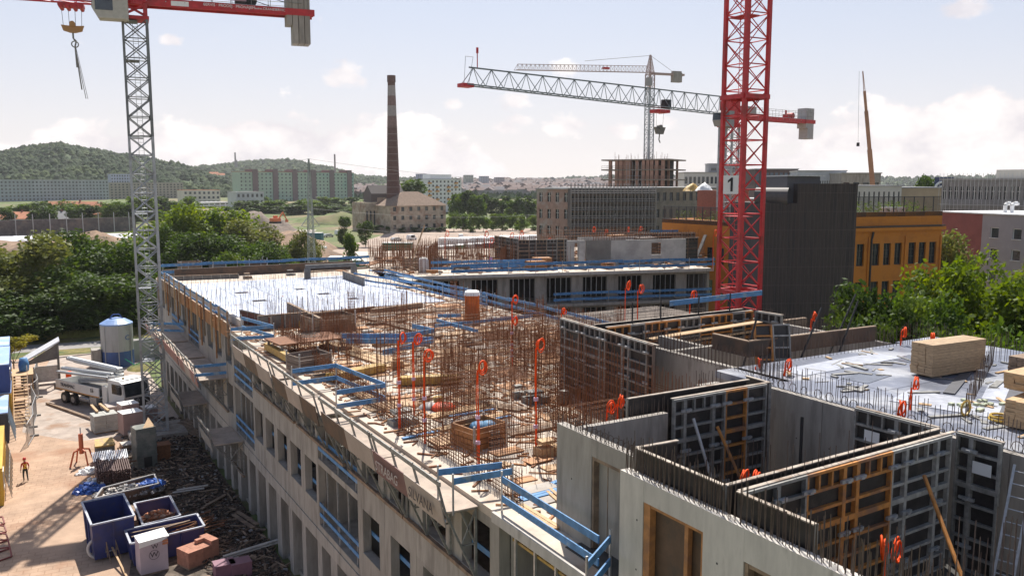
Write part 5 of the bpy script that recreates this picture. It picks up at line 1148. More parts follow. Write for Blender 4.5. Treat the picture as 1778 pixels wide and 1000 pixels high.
# long flat panels in the stack seen edge-on; second piles at the frame edge
p=at(1770,735,z=Z2); stack(p.x+.7,p.y-.4,Z2,3.0,4,7,.3,.11,R(8),WOOD,'stack of pale shuttering boards at the right edge, lowest pile')
stack(p.x+1.2,p.y+.1,Z2+.9,2.6,3,5,.3,.1,R(3),WOOD,'pile of boards topping the stack at the right edge')
p=at(1772,660,z=Z2); stack(p.x+1.2,p.y,Z2,2.4,3,6,.3,.12,R(-3),WOODD,'small stack of panels behind the board pile at the right edge')
for i,(x,y) in enumerate(((1652,738),(1735,738))):
    p=at(x,y-4,z=Z2); m=MB(); 
    if i: m.torus((p.x,p.y,Z2+.12),.28,.04,'z',16,5); m.torus((p.x+.05,p.y,Z2+.2),.27,.04,'z',16,5)
    else: m.torus((p.x+1,p.y+.2,Z2+.26),.22,.035,'y',16,5)
    T1('hose_coil',m,M('yellow_hose',(.45,.30,.05),.5),'yellow hose coil beside the board pile'+(', lying flat' if i else ', standing upright'),'hose')
m=MB(); p=at(1700,705,z=Z2)
for k in range(16): a,b=U(-.9,.9),U(-.5,.5); m.box(p.x+a,p.x+a+.16,p.y+b,p.y+b+.14,Z2,Z2+.1)
T1('spacer_heap',m,M('mossy_spacer',(.42,.46,.34),.8),'scattering of small greenish spacers on the raised slab','spacers')
# deck items (pixel place, size, material, label)
H20=lambda x,y,ln,n,rz,label,z=D: stack(x,y,z,ln,n,2,.09,.2,rz,YEL,label,name='beam_stack',jit=.15)
def pz_(x,y,z=D): p=at(x,y,z=z); return p.x,p.y
x,y=pz_(620,655); H20(x,y,3.3,7,R(18),'broad stack of yellow formwork beams left of centre')
x,y=pz_(745,668); H20(x,y,3.0,6,R(-20),'second stack of yellow beams under the rebar mat')
x,y=pz_(505,618); H20(x-.7,y,5.0,4,R(92),'row of yellow lattice beams along the facade edge',z=D)
x,y=pz_(535,570); H20(x,y,3.6,2,R(118),'two yellow beams lying beside the grey upstand')
def crate(px_,py_,w,d,h,mat,label,rz=0,open_=True,name='material_crate',cat='crate'):
    x,y=pz_(px_,py_); e=E(name,label,cat,(x,y,D),None,rz); t=.05
    for k in range(max(1,int(h/.22))):
        z=k*.22+.02
        for (a,b,c,d_) in ((-w/2,w/2,-d/2,-d/2+t),(-w/2,w/2,d/2-t,d/2),(-w/2,-w/2+t,-d/2+t,d/2-t),(w/2-t,w/2,-d/2+t,d/2-t)): m=MB(); m.box(a,b,c,d_,z,z+.19); P('board',m,mat,e)
    m=MB(); m.box(-w/2+.06,w/2-.06,-d/2+.06,d/2-.06,.02,h*.55); P('contents',m,RUSTD if open_ else mat,e)
    for a in (-1,1):
        for b in (-1,1): m=MB(); m.box(a*w/2-.04*a-.04,a*w/2-.04*a+.04,b*d/2-.0-.03,b*d/2+.03,0,h+.1); P('corner_post',m,GALV,e)
    return e
crate(570,573,3.2,2.2,1.3,WOODD,'dark slatted crate with metal posts at the front of the pale slab',.1)
crate(537,640,2.0,1.5,.95,M('grey_brown_crate',(.20,.15,.12),.8),'small brown crate with a rebar coil, left of the yellow beams',.2)
crate(478,478-5,1.6,1.2,.8,WOODD,'brown crate at the back of the deck near the white plaster strip',.1)
crate(445,462+6,2.2,1.6,1.3,PLYB,'dark box against the back parapet',.1)
crate(330,470,2.4,1.5,1.1,WOODD,'brown crate beside the silver mast at the back edge',.1)
crate(378,470,1.6,1.4,1.0,M('charcoal_crate',(.10,.10,.11),.8),'charcoal crate second from the silver mast at the back edge',.1)
crate(765,465,1.4,1.2,1.3,M('charcoal_crate',(0,0,0)),'dark bin at the left end of the far wing',.1)
crate(720,476-8,2.2,1.8,1.5,WOODD,'brown slatted box among the columns at the left of the far wing',.1)
crate(832,770,1.7,1.4,.9,WOODO,'open timber box with blue bags among the nearest cages',.2)
# blue bags in it
x,y=pz_(832,768); m=MB(); m.lathe([(.3,0),(.42,.12),(.3,.3),(.05,.36)],10,(x,y,D+.5)); m.lathe([(.25,0),(.36,.1),(.25,.25),(.05,.3)],9,(x+.5,y+.1,D+.5)); T1('blue_bag',m,M('blue_bag',(.08,.20,.34),.6),'blue-grey bags in the open timber box','bags',smooth=True)
# low black shuttering boxes at the front edge of the pale slab
def lowform(a,b,h,label,mat=PLYB,th=.12):
    pa=pz_(*a);pb=pz_(*b); e=E('low_shuttering',label,'formwork',(pa[0],pa[1],D)); m=MB(); m.bar((*pa,D+h/2),(*pb,D+h/2),th,h); P('panel',m,mat,e,world=True)
    m=MB(); m.bar((*pa,D+h+.03),(*pb,D+h+.03),th+.1,.05); P('cap',m,WOODD,e,world=True)
    d=Vector((pb[0]-pa[0],pb[1]-pa[1])); n=max(2,int(d.length/.9))
    for k in range(n+1): m=MB(); q=Vector(pa)+d*k/n; m.box(q.x-.05,q.x+.05,q.y-.16,q.y-.07,D,D+h); P('rib',m,STEEL,e,world=True)
G1=M('grey_upstand_form',(.17,.16,.15),.8,(2,.3)); RB=M('reddish_form_board',(.21,.075,.05),.75,(2,.3))
lowform((418,560),(470,573),.9,'reddish low shuttering at the front left of the pale slab',RB)
lowform((448,574),(540,566),1.0,'long grey-brown low shuttering in front of the pale slab',G1)
lowform((540,553),(650,540),.35,'low dark shuttering between the crate and the long shuttering',PLYB)
lowform((500,548),(560,580),1.0,'grey upstand form running towards the rebar coil table',G1)
lowform((596,484),(632,497),.8,'dark boards at the back right corner of the pale slab',G1)
lowform((286,480),(412,476),.7,'long dark kerb form at the back of the pale slab',G1)
lowform((286,488),(414,483),.45,'second dark kerb form parallel to the first',G1)
for k,(x,y) in enumerate(((575,482),)):
    X_,Y_=pz_(x,y); e=E('portal_frame_form','dark portal-shaped form standing at the back of the pale slab','formwork',(X_,Y_,D)); m=MB(); m.box(-2.8,2.8,-.2,.2,1.1,1.5); P('beam',m,G1,e)
    for s in (-2.6,2.6): m=MB(); m.box(s-.3,s+.3,-.2,.2,0,1.09); P('leg',m,G1,e)
# long timbers and planks
def planks(ptlist,w,h,mat,label,n=1,z=D+.03,name='planks',cat='planks'):
    (a,b)=ptlist; pa=pz_(*a);pb=pz_(*b); d=Vector((pb[0]-pa[0],pb[1]-pa[1])).normalized(); nn=Vector((-d.y,d.x))
    e=E(name,label,cat,(pa[0],pa[1],D))
    for k in range(n):
        o=nn*(k*w*1.15+U(-.03,.03)); s=U(-.2,.2); m=MB(); m.bar((pa[0]+o.x+d.x*s,pa[1]+o.y+d.y*s,z+h/2+(k%2)*.01),(pb[0]+o.x+d.x*s,pb[1]+o.y+d.y*s,z+h/2+(k%2)*.01),w,h); P('plank',m,mat,e,world=True)
planks(((645,546),(730,534)),.5,.4,WOODD,'big brown timber beam lying in front of the pale slab',1)
planks(((645,551),(790,540)),.25,.12,WOODD,'bundle of long brown planks beside the big timber beam',4)
planks(((640,566),(700,560)),.22,.15,WOODD,'short pair of brown planks in front of the timber beam',2)
planks(((622,552),(760,588)),.3,.16,WOODD,'long brown plank running diagonally towards the toilet',2)
planks(((560,600),(680,640)),.4,.1,WOOD,'long pale planks left of the blue frame',3)
planks(((755,728),(860,705)),.2,.08,WOOD,'pale planks under the middle cages',3)
planks(((760,752),(880,722)),.2,.08,WOOD,'pale plank pair in front of the middle cages',2)
planks(((790,700),(905,716)),.22,.08,WOODD,'brown planks at the feet of the dense cages',3)
planks(((880,760),(975,742)),.22,.1,WOODD,'brown planks near the left end of the niche wall',3)
planks(((898,880),(962,920)),.14,.06,WOOD,'two pale laths on the near loggia slab',2)
planks(((950,855),(985,885)),.12,.06,WOOD,'lath bundle by the niche wall foot',2)
planks(((505,462),(600,472)),.3,.06,WOODO,'orange planks lying at the back strip of the deck',2)
planks(((530,474),(640,466)),.3,.1,WOODD,'brown planks behind the portal-shaped form',3)
planks(((640,462),(690,448)),.25,.1,WOODO,'stack of orange boards at the back edge of the deck',5)
planks(((690,450),(715,462)),.3,.2,WOOD,'thick pale beams beside the far rebar columns',4)
planks(((700,503),(740,497)),.25,.12,WOODD,'brown boards at the right corner of the pale slab',4)
BLS=M('sunlit_blue_board',(.16,.30,.46),.5,(2,.2))
for a,b,l,n in (((705,762),(890,722),'long blue board lying across the nearest part of the deck',1),((925,862),(985,838),'blue boards lying at the foot of the niche wall, upper pair',2),((905,872),(984,852),'blue boards at the foot of the niche wall, lower pair',2),((780,725),(860,712),'short blue board among the near cages',1),((640,470),(760,492),'blue board heap at the back right of the deck',2)): planks((a,b),.18,.05,BLUE,l,n)
# blue frame of boards in the middle
e=E('blue_board_frame','rectangular frame of blue boards standing among the cages left of centre','barrier',(*pz_(690,606),D))
pts=[(593,583),(700,583),(754,574),(716,566)]; pts2=[(600,592),(690,592),(752,588)]
for pl_,zz in ((pts,D+1.0),(pts2,D+.8)):
    for a,b in zip(pl_,pl_[1:]): m=MB(); m.bar(at(*a,z=zz),at(*b,z=zz),.06,.28); P('board',m,BLUE,e,world=True)
m=MB(); m.bar(at(665,612,z=D+.7),at(752,592,z=D+.7),.06,.3); P('board',m,BLUE,e,world=True)
for q in ((593,583),(700,583),(754,574),(716,566)): a=at(*q,z=D+1); m=MB(); m.bar((a.x,a.y,D),(a.x,a.y,D+1.2),.05); P('post',m,GALV,e,world=True)
e=E('blue_board_frame','blue barrier boards in front of the orange toilet','barrier',(*pz_(850,560),D))
for a,b in (((755,566),(925,548)),((758,556),(830,575)),((760,548),(800,548))): m=MB(); m.bar(at(*a,z=D+.9),at(*b,z=D+.9),.06,.22); P('board',m,BLUE,e,world=True)
# table with rebar coil
x,y=pz_(535,618); e=E('rebar_coil_table','rusty form sheet carrying a tangled rebar coil','table',(x+.3,y+1.5,D),None,.1); m=MB(); m.box(-2.1,2.1,-1.3,1.3,.75,.83); P('sheet',m,RUST,e)
m=MB()
for k in range(9): m.torus((.2+U(-.2,.2),U(-.2,.2),.9+k*.03),U(.4,.7),.015,'z',16,3)
P('wire_coil',m,RUSTD,e)
for a in (-1.9,1.9):
    for b in (-1.1,1.1): m=MB(); m.box(a-.06,a+.06,b-.06,b+.06,0,.75); P('leg',m,STEEL,e)
# tarpaulin heap, yellow bucket, red tool bag, boxes, workers' things
x,y=pz_(770,712); m=MB(); m.lathe([(.5,0),(.62,.12),(.4,.3),(.1,.36)],11,(x,y,D)); T1('tool_bag',m,M('red_orange_bag',(.75,.09,.03),.5),'red-orange bag lying on the deck beside the yellow bucket','bag',smooth=True)
m=MB(); m.lathe([(.17,0),(.24,.4)],14,(x+.15,y+.9,D)); T1('bucket',m,YEL,'yellow bucket beside the red-orange bag','bucket',smooth=True)
x2,y2=pz_(745,710); m=MB(); m.lathe([(.5,0),(.45,.15),(.3,.25)],9,(x2,y2,D)); T1('sack',m,GREYR,'grey sack next to the red-orange bag','sack',smooth=True)
for i in range(14):
    x,y=pz_(*[(430,484),(505,478),(690,640),(980,700),(600,610),(930,700),(660,600),(900,690),(560,660),(860,775),(950,790),(700,735),(820,600),(640,590)][i]); s=U(.25,.6); m=MB(); m.box(x-s,x+s,y-s*.6,y+s*.6,D,D+U(.12,.5)); m.box(x-s*.8,x+s*.5,y-s*.5,y+s*.5,D+.5,D+.62)
    T1('form_offcut_pile',m,(WOODD,G1,WOOD,STEEL)[i%4],'small pile of offcuts on the deck, %s from the back left'%ORD[i],'offcuts')
# tiny clutter: wood chips, offcuts, stirrups - uncountable
m=MB();m2=MB()
for _ in range(5200):
    x=U(12.6,33);y=U(18,96)*.6+U(18,63)*.4
    if (13.4<x<31.6 and 65.5<y<90.4 and rnd.random()<.93) or (x>20.5 and y<30): continue
    a=U(0,3.14);l=U(.1,1.0)**1.5+.05; (m if rnd.random()<.6 else m2).bar((x,y,D+.03),(x+l*math.cos(a),y+l*math.sin(a),D+.04),U(.03,.12),.04)
tag(P('deck_litter',m,WOODO,kind='stuff'),'scattered wooden offcuts littering the deck','litter'); tag(P('steel_litter',m2,RUST,kind='stuff'),'scattered rusty steel scraps littering the deck','litter')
# ================= THE FAR WING
wa=at(660,481,z=D);wb=at(1232,465,z=D); fw=Fr(wa[:2],wb[:2])
e=E('far_wing','far wing of the concrete shell with dark bays under a sunlit slab','building',(wa.x,wa.y,0)); WL=fw.L
for z,ex in ((D,1.0),(8.4,1.0),(4.9,0)):
    m=MB(); m.fbox(fw,0,WL,-ex,36 if z==D else 12,z-.32,z); P('floor_slab',m,DECK if z==D else CONC,e,world=True)
m=MB(); m.fbox(fw,0,WL,-1.05,-1.001,D-.3,D+.06); P('slab_edge',m,CONCL,e,world=True)
n=9; pw=WL/n
for f,zt in ((8.4,D-.33),(4.9,8.07),(0,4.57)):
    for k in range(n):
        a=k*pw; m=MB(); m.fbox(fw,a,a+pw*.32,0,.4,f,zt); m.fbox(fw,a+pw*.321,a+pw,0.01,.39,zt-.35,zt); P('pier',m,CONC,e,world=True)
        m=MB(); 
        for q in (.45,.6,.75,.9): x,y=fw.p(a+pw*q,.6); m.rod((x,y,f),(x,y,zt),.05,5)
        P('prop',m,GALV,e,world=True)
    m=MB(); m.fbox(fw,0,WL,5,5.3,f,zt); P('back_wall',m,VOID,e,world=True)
m=MB(); m.fbox(fw,WL-.3,WL,0.01,12,0,D-.33); P('end_wall',m,CONC,e,world=True)
def fa(px,b=0):
    r_=at(px,470,d=100); r2=Vector((r_.x,r_.y)); o_=fw.A+fw.n*b; return -(r2.x*o_.y-r2.y*o_.x)/(r2.x*fw.u.y-r2.y*fw.u.x)
def wrail(a0,a1,b,z,label,hs=(.5,1.15),bh=.3):
    rail('edge_railing',label,[fw.p(a0,b),fw.p(a1,b)],z,hs=hs,post=3.2,bh=bh)
wrail(WL*.2,WL,-.9,D,'long blue board railing along the sunlit slab edge of the far wing')
wrail(WL*.5,WL*.99,-.9,8.4,'blue board railing on the lower balcony slab of the far wing')
wrail(WL*.16,WL*.48,3,D,'blue railing further in on the far wing deck')
wrail(fa(1130,20),fa(1200,20),20,D+2.2,'blue railing at the top right behind the far wing walls')
# walls on the wing
WG=M('wing_grey_wall',(.40,.39,.37),.85,(.5,.2),.1,col2=(.30,.29,.28),s2=.4)  # plain grey tone for the far wing walls
def wwall(a0,a1,b0,b1,label,ops=(),h=3.2,mat=WG):
    ee=E('concrete_wall',label,'wall',(*fw.p(a0,b0),D)); q=a0
    for o in ops: m=MB(); m.fbox(fw,q,a0+o[0],b0,b1,D,D+h); P('wall_pour',m,mat,ee,world=True); m=MB(); m.fbox(fw,a0+o[0],a0+o[1],b0+.01,b1-.01,D+o[3],D+h); 
    if not ops: m=MB(); m.fbox(fw,a0,a1,b0,b1,D,D+h); P('wall_pour',m,mat,ee,world=True)
    for o in ops:
        m=MB(); m.fbox(fw,a0+o[0],a0+o[1],b0+.01,b1-.01,D+o[3],D+h); P('lintel',m,mat,ee,world=True)
        if o[2]>0: m=MB(); m.fbox(fw,a0+o[0],a0+o[1],b0+.01,b1-.01,D,D+o[2]); P('sill_wall',m,mat,ee,world=True)
        q=a0+o[1]
    if ops: m=MB(); m.fbox(fw,q,a1,b0,b1,D,D+h); P('wall_pour',m,mat,ee,world=True)
    x,y=fw.p(a0,(b0+b1)/2);x2,y2=fw.p(a1,(b0+b1)/2); starters(ee,x,y,x2,y2,D+h,.6,.3,False,.015)
s0=fa(1018,5); s1=fa(1190,5)
wwall(s0,s1,5,5.3,'long pale wall with doorway and window on the far wing',ops=((3.2,5.2,0,2.5),(8.6,10.0,1.3,2.8)))
wwall(s0+1,s1-2,11,11.3,'second pale wall behind the long one on the far wing')
wwall(fa(985,4.2),fa(1015,4.2),4.2,4.6,'narrow grey wall pier with dark doorways on the far wing',ops=((.9,1.5,0,3.0),),h=3.3)
for a0,b0,a1,b1,l,mt in ((fa(1165,5.6),5.6,fa(1212,5.6),5.6,'dark slatted formwork at the right end of the far wing wall',(PLYB,WOODD)),(fa(900,7),7,fa(985,7),7,'tall brown formwork wall left of the grey pier',(WOODD,STEEL)),(fa(1100,16),16,fa(1205,16),16,'brown-topped formwork row at the back of the far wing',(WOODD,STEEL)),(fa(860,16),16,fa(900,9),9,'angled brown formwork behind the far rebar',(WOODD,STEEL))):
    formrow(fw.p(a0,b0),fw.p(a1,b1),D,3.3,l,side=1,mats=mt,clamps=False)
e2=E('orange_plank_stack','small stack of orange boards below the brown formwork on the far wing','timber stack',(*fw.p(fa(955),3.5),D)); 
for k in range(6): m=MB(); m.fbox(fw,fa(942),fa(972),3,4.5,D+.1+k*.22,D+.29+k*.22); P('plank',m,WOODO,e2,world=True)
# rebar field of the wing
for i,(a0,b0,a1,b1,h) in enumerate(((fa(650,4),4,fa(745,4),4,2.8),(fa(660,12),12,fa(800,12),12,2.6),(fa(745,5),5,fa(760,16),16,2.8),(fa(780,6),6,fa(870,6),6,2.4),(fa(800,14),14,fa(905,14),14,3.0),(fa(690,20),20,fa(840,20),20,2.6),(fa(830,24),24,fa(930,24),24,2.8),(fa(870,3),3,fa(880,14),14,2.4),(fa(640,26),26,fa(760,26),26,2.5))):
    p,q=fw.p(a0,b0),fw.p(a1,b1); rebar_wall(*p,*q,h,'rusty rebar cage on the far wing, %s from the front left'%ORD[i],sp=.3,hs=.35,r=.02,hh=h*.7)
m=MB()
for _ in range(900):
    b_=U(1.5,30); x,y=fw.p(fa(U(640,990),b_),b_); m.rod((x,y,D),(x+U(-.1,.1),y,D+U(1,3)),.018,3)
tag(P('wing_starter_bars',m,RUST,kind='stuff'),'countless upright rusty bars standing over the far wing deck','rebar')
for i,(px_,b_) in enumerate(((660,6),(752,4),(735,3),(703,8),(890,9),(830,5),(955,12),(1215,8))):
    x,y=fw.p(fa(px_,b_),b_); o=dup(proto,(x,y,D),U(0,1.5),scale=(1.9,1.9,U(.95,1.25)),label='thick rebar column cage on the far wing, %s counted from the left group'%ORD[i])
mm=[MB(),MB(),MB()]
for _ in range(420):
    b_=U(.2,24); x,y=fw.p(fa(U(650,1225),b_),b_); s=U(.1,.9); k=rnd.randrange(3); mm[k].T=Matrix.Translation((x,y,D+U(.02,.3)))@Matrix.Rotation(U(0,3),4,'Z'); mm[k].box(-s,s,-U(.05,.25),U(.05,.25),0,U(.05,.35)); mm[k].T=None
for q_,mt_,l_ in zip(mm,(WOODO,WOODD,G1),('orange timber','brown timber','grey steel')): tag(P('wing_litter',q_,mt_,kind='stuff'),l_+' offcuts littering the far wing deck','litter')
for i,(a0,b0,a1,b1,h) in enumerate(((fa(1030,9),9,fa(1180,9),9,3.9),(fa(1010,14),14,fa(1210,14),14,3.8),(fa(905,12),12,fa(1000,12),12,3.2),(fa(940,19),19,fa(1120,19),19,4.2))):
    p,q=fw.p(a0,b0),fw.p(a1,b1); rebar_wall(*p,*q,h,'rebar row rising behind the pale wall of the far wing, %s from the front'%ORD[i],sp=.35,hs=.4,r=.02,hh=h*.9)
for i,(px_,b_,w_,h_) in enumerate(((930,2.5,2.2,1.2),(985,8,2.6,1.0),(880,6,1.8,.9),(1055,2.2,1.2,.8),(800,3,1.6,.8),(1120,8.5,3,3.4),(1070,12,2.4,3.6))):
    x,y=fw.p(fa(px_,b_),b_); m=MB()
    for k in range(5): m.box(x-w_/2,x+w_/2,y-.6,y+.6,D+h_*k/5+.02,D+h_*(k+.75)/5)
    for k in (-.5,.5): m.box(x+w_*k-.05,x+w_*k+.05,y-.66,y-.61,D,D+h_+.1)
    T1('slatted_box',m,(WOODO,WOODD,PLYB)[i%3],'slatted timber box on the far wing deck, %s in a loose scatter'%ORD[i],'box')
m=MB(); x,y=fw.p(fa(745),4); m.lathe([(.5,0),(.62,.3),(.6,1.4),(.35,1.7)],12,(x,y,D)); T1('white_big_bag',m,WHT,'white wrapped big bag at the left of the far wing','big bag',smooth=True)
m=MB(); x,y=fw.p(fa(863),4); m.rod((x,y,D),(x+.3,y,D+1.5),.17,10,cap=True); T1('pink_pipe',m,M('pink_pipe',(.62,.30,.48),.5),'upright pink-lilac pipe on the far wing','pipe')
m=MB(); x,y=fw.p(fa(722),6); m.bar((x,y,D),(x+2.6,y+1,D+5.2),.12); T1('leaning_pole',m,WOOD,'pale pole leaning among the far rebar','pole')
m=MB(); p=fw.p(WL+1,6); p2=fw.p(WL+2.5,6); m.bar((*p,D),(*p2,D+3.6),.7,.1); T1('leaning_sheet',m,G1,'grey sheet leaning at the right end of the far wing','sheet')
# lower courtyard deck with rebar, between the main deck and the far wing
e=E('lower_deck','lower courtyard deck with brown shuttering between the two wings','deck',(36,50,8.1)); m=MB(); m.box(34,62,47,74,8.05,8.38); P('slab',m,M('brown_deck',(.14,.11,.09),.8,(.6,.4)),e,world=True)  # slab in one mottled dark brown tone
for i,(x0,y0,x1,y1) in enumerate(((38,58,50,57),(41,64,58,62),(46,49,58,48.5),(50,52,50,60),(44,53,56,52),(54,57,61,56))): rebar_wall(x0,y0,x1,y1,2.2,'dark rebar cage on the lower courtyard deck, %s from the left'%ORD[i],z=8.4,sp=.25,hs=.25,r=.014,mat=RUSTD)
rail('edge_railing','blue railing on the lower courtyard deck behind the tall formwork',[(35,49),(46,47.3)],8.4,bh=.22)
rail('edge_railing','long blue-grey railing at the right of the lower courtyard deck',[(47,47.2),(61,47.2)],8.4,bh=.2)
for k in range(5): m=MB(); m.box(40+k*4,42.6+k*4,50.0,50.4,8.4,10.6); T1('dark_formwork_block',m,WOODD,'dark slatted formwork block on the lower courtyard deck, %s from the left'%ORD[k],'formwork')
# ================= THE YARD
def yz(x,y): return at(x,y,z=0)
# worker
def person(loc,rz):
    e=E('person','worker in red shirt and yellow braces walking away across the yard','person',loc,None,rz)
    # joints: pelvis root
    J={'pel':(0,0,.93,.125),'wai':(0,.01,1.08,.125),'che':(0,.02,1.30,.15),'nec':(0,.02,1.47,.062),'hd0':(0,.03,1.55,.075),'hd1':(0,.035,1.66,.098),'hd2':(0,.03,1.74,.075),
     'lh':(-.10,0,.90,.10),'lk':(-.12,.08,.50,.062),'la':(-.12,.0,.10,.045),'lt':(-.12,.15,.04,.04),
     'rh':(.10,0,.90,.10),'rk':(.11,-.02,.49,.062),'ra':(.11,-.24,.14,.045),'rt':(.11,-.12,.05,.04),
     'ls':(-.19,.02,1.40,.07),'lel':(-.27,-.06,1.12,.045),'lw':(-.28,.03,.88,.034),'lha':(-.28,.07,.80,.032),
     'rs':(.19,.02,1.40,.07),'rel':(.27,.04,1.12,.045),'rw':(.27,.16,.92,.034),'rha':(.27,.21,.85,.032)}
    Ed=[('pel','wai'),('wai','che'),('che','nec'),('nec','hd0'),('hd0','hd1'),('hd1','hd2'),('pel','lh'),('lh','lk'),('lk','la'),('la','lt'),('pel','rh'),('rh','rk'),('rk','ra'),('ra','rt'),('che','ls'),('ls','lel'),('lel','lw'),('lw','lha'),('che','rs'),('rs','rel'),('rel','rw'),('rw','rha')]
    ks=list(J); me=bpy.data.meshes.new('body'); me.from_pydata([J[k][:3] for k in ks],[(ks.index(a),ks.index(b)) for a,b in Ed],[])
    o=bpy.data.objects.new('body',me); COL.objects.link(o); 
    sk=o.modifiers.new('skin','SKIN'); sb=o.modifiers.new('sub','SUBSURF'); sb.levels=1; sb.render_levels=1
    for i,k in enumerate(ks): v=me.skin_vertices[0].data[i]; v.radius=(J[k][3],J[k][3]*(.8 if k in('che','wai','pel') else 1)); v.use_root=(k=='pel')
    dg=bpy.context.evaluated_depsgraph_get(); nm=bpy.data.meshes.new_from_object(o.evaluated_get(dg)); bpy.data.objects.remove(o)
    nm.materials.clear(); 
    for mt in (M('skin',(.45,.25,.17),.6),M('red_shirt',(.52,.025,.03),.8),M('dark_trousers',(.03,.04,.045),.85),BLK): nm.materials.append(mt)
    for p in nm.polygons:
        c=p.center; z=c.z; ax=abs(c.x)
        if z>1.49: i=0
        elif z<.09: i=3
        elif z<.98 and ax<.235: i=2
        elif ax>.21 and z<1.16: i=0
        else: i=1
        p.material_index=i
    nm.shade_smooth(); b=P('body',nm,None,e)
    m=MB(); m.lathe([(.115,1.68),(.118,1.72),(.1,1.79),(.05,1.83)],14,(0,.03,0)); m.lathe([(.14,1.675),(.118,1.69)],14,(0,.05,0)); P('red_cap',m,M('red_cap',(.6,.03,.03),.5),e,smooth=True)
    m=MB(); m.box(-.02,.02,.10,.15,1.6,1.64); m.box(-.115,-.1,.0,.05,1.6,1.66); m.box(.1,.115,.0,.05,1.6,1.66); P('nose_and_ears',m,M('skin',(0,0,0)),e)
    HV=M('hi_vis_yellow',(.75,.62,.08),.6); m=MB()
    for s in (-1,1): m.bar((s*.13,-.115,1.42),(-s*.02,-.135,1.2),.045,.02,up=(0,1,0)); m.bar((-s*.02,-.135,1.2),(-s*.11,-.125,1.02),.045,.02,up=(0,1,0))
    m.bar((-.14,-.11,1.03),(.14,-.11,1.03),.05,.02,up=(0,1,0)); P('braces',m,HV,e)
    for s,(x,y,z) in ((-1,(-.28,.07,.80)),(1,(.27,.21,.85))):
        m=MB()
        for k in range(4): q=(k-1.5)*.02; m.path([(x,y+q,z),(x,y+q+.005,z-.06),(x-s*.015,y+q+.01,z-.10+abs(k-1.4)*.008)],.009,5)
        m.path([(x,y+.03,z+.02),(x-s*.01,y+.055,z-.02),(x-s*.015,y+.05,z-.045)],.01,5); P('fingers',m,M('skin',(0,0,0)),e)
    m=MB(); m.box(-.31,-.25,0.0,.14,.70,.80); P('white_glove',m,WHT,e)
p=yz(45,835); person((p.x,p.y,.005),R(10))
# ---- containers on the left: blue over yellow
NAVY=M('navy_container',(.03,.06,.22),.5,(.5,.15)); YELC=M('yellow_container',(.62,.38,.04),.5,(.5,.15)); LBL=M('light_blue_roof',(.28,.42,.72),.5,(.5,.1),col2=(.45,.52,.62),s2=.5)
def cabin(x1,y0,y1,z,mat,label,w=3,roof=LBL,win=()):
    e=E('site_container',label,'container',(x1-w/2,y0,z)); h=2.7; m=MB(); m.box(x1-w,x1-.03,y0,y1,z+.02,z+h-.1); P('body',m,mat,e,world=True)
    n=int((y1-y0)/.35); m=MB()
    for k in range(n): q=y0+.1+k*.35; m.box(x1-.03,x1,q,q+.18,z+.2,z+h-.25)
    for k in range(7): q=x1-w+.2+k*.4; m.box(q,q+.2,y0-.03,y0,z+.2,z+h-.25)
    P('corrugation',m,mat,e,world=True)
    m=MB(); m.box(x1-w-.02,x1+.02,y0-.05,y1+.05,z+h-.099,z+h); P('roof',m,roof,e,world=True)
    for (a,b,c,d) in win:
        m=MB(); m.box(x1+.001,x1+.03,y0+a,y0+b,z+c,z+d); o=P('window',m,GLS,e,world=True); f=MB(); 
        for q in (a-.06,b): f.box(x1+.0,x1+.05,y0+q,y0+q+.06,z+c-.06,z+d+.06)
        for q in (c-.06,d): f.box(x1+.0,x1+.049,y0+a,y0+b,z+q,z+q+.06)
        P('frame',f,WHT,o,world=True)
    return e
bx=at(38,650,z=3).x
cabin(-1.75,91,101,0,YELC,'yellow container under the far blue one at the left edge')
cabin(-1.75,91,101,2.72,NAVY,'far navy blue container stacked on a yellow one, with a white window',win=((1.2,2.2,.9,1.9),))
cabin(-1.8,101.5,107.5,2.72,NAVY,'navy container behind the far stack at the left edge')
cabin(-1.8,101.5,107.5,0,YELC,'lower container of the rearmost stack at the left edge')
cabin(-1.95,83,90,.0,M('dark_open_container',(.04,.05,.07),.7),'dark open-sided container with pale blue roof below the timber stairs')
cabin(-2.15,66.5,78.5,0,YELC,'near yellow container with a grey window beside the walking worker',roof=YELC,win=((1.0,2.2,.9,2.1),))
# rail props stored at container side
for i in range(9):
    m=MB(); y=68+i*1.05; m.path([(-1.7,y,0),(-2.05,y+.2,1.7)],.03,4); m.path([(-1.7,y+.8,0),(-2.05,y+.8,1.7)],.03,4); m.path([(-1.85,y,.9),(-1.85,y+.9,.9)],.03,4)
    T1('fence_element',m,GALV,'folded fence element leaning on the near yellow container, %s from the front'%ORD[i],'fence element')
for i in range(4):
    m=MB(); y=83.5+i*1.2; m.bar((-1.5,y,0),(-2.0,y,2.4),.06); m.bar((-1.5,y+.9,.0),(-2.0,y+.9,2.4),.06); m.bar((-1.9,y,1.6),(-1.9,y+1,1.6),.05,.2); T1('barrier_rack',m,M('pale_blue_rail',(.35,.48,.6),.5),'pale blue barrier rack leaning at the dark container, %s from the front'%ORD[i],'barrier')
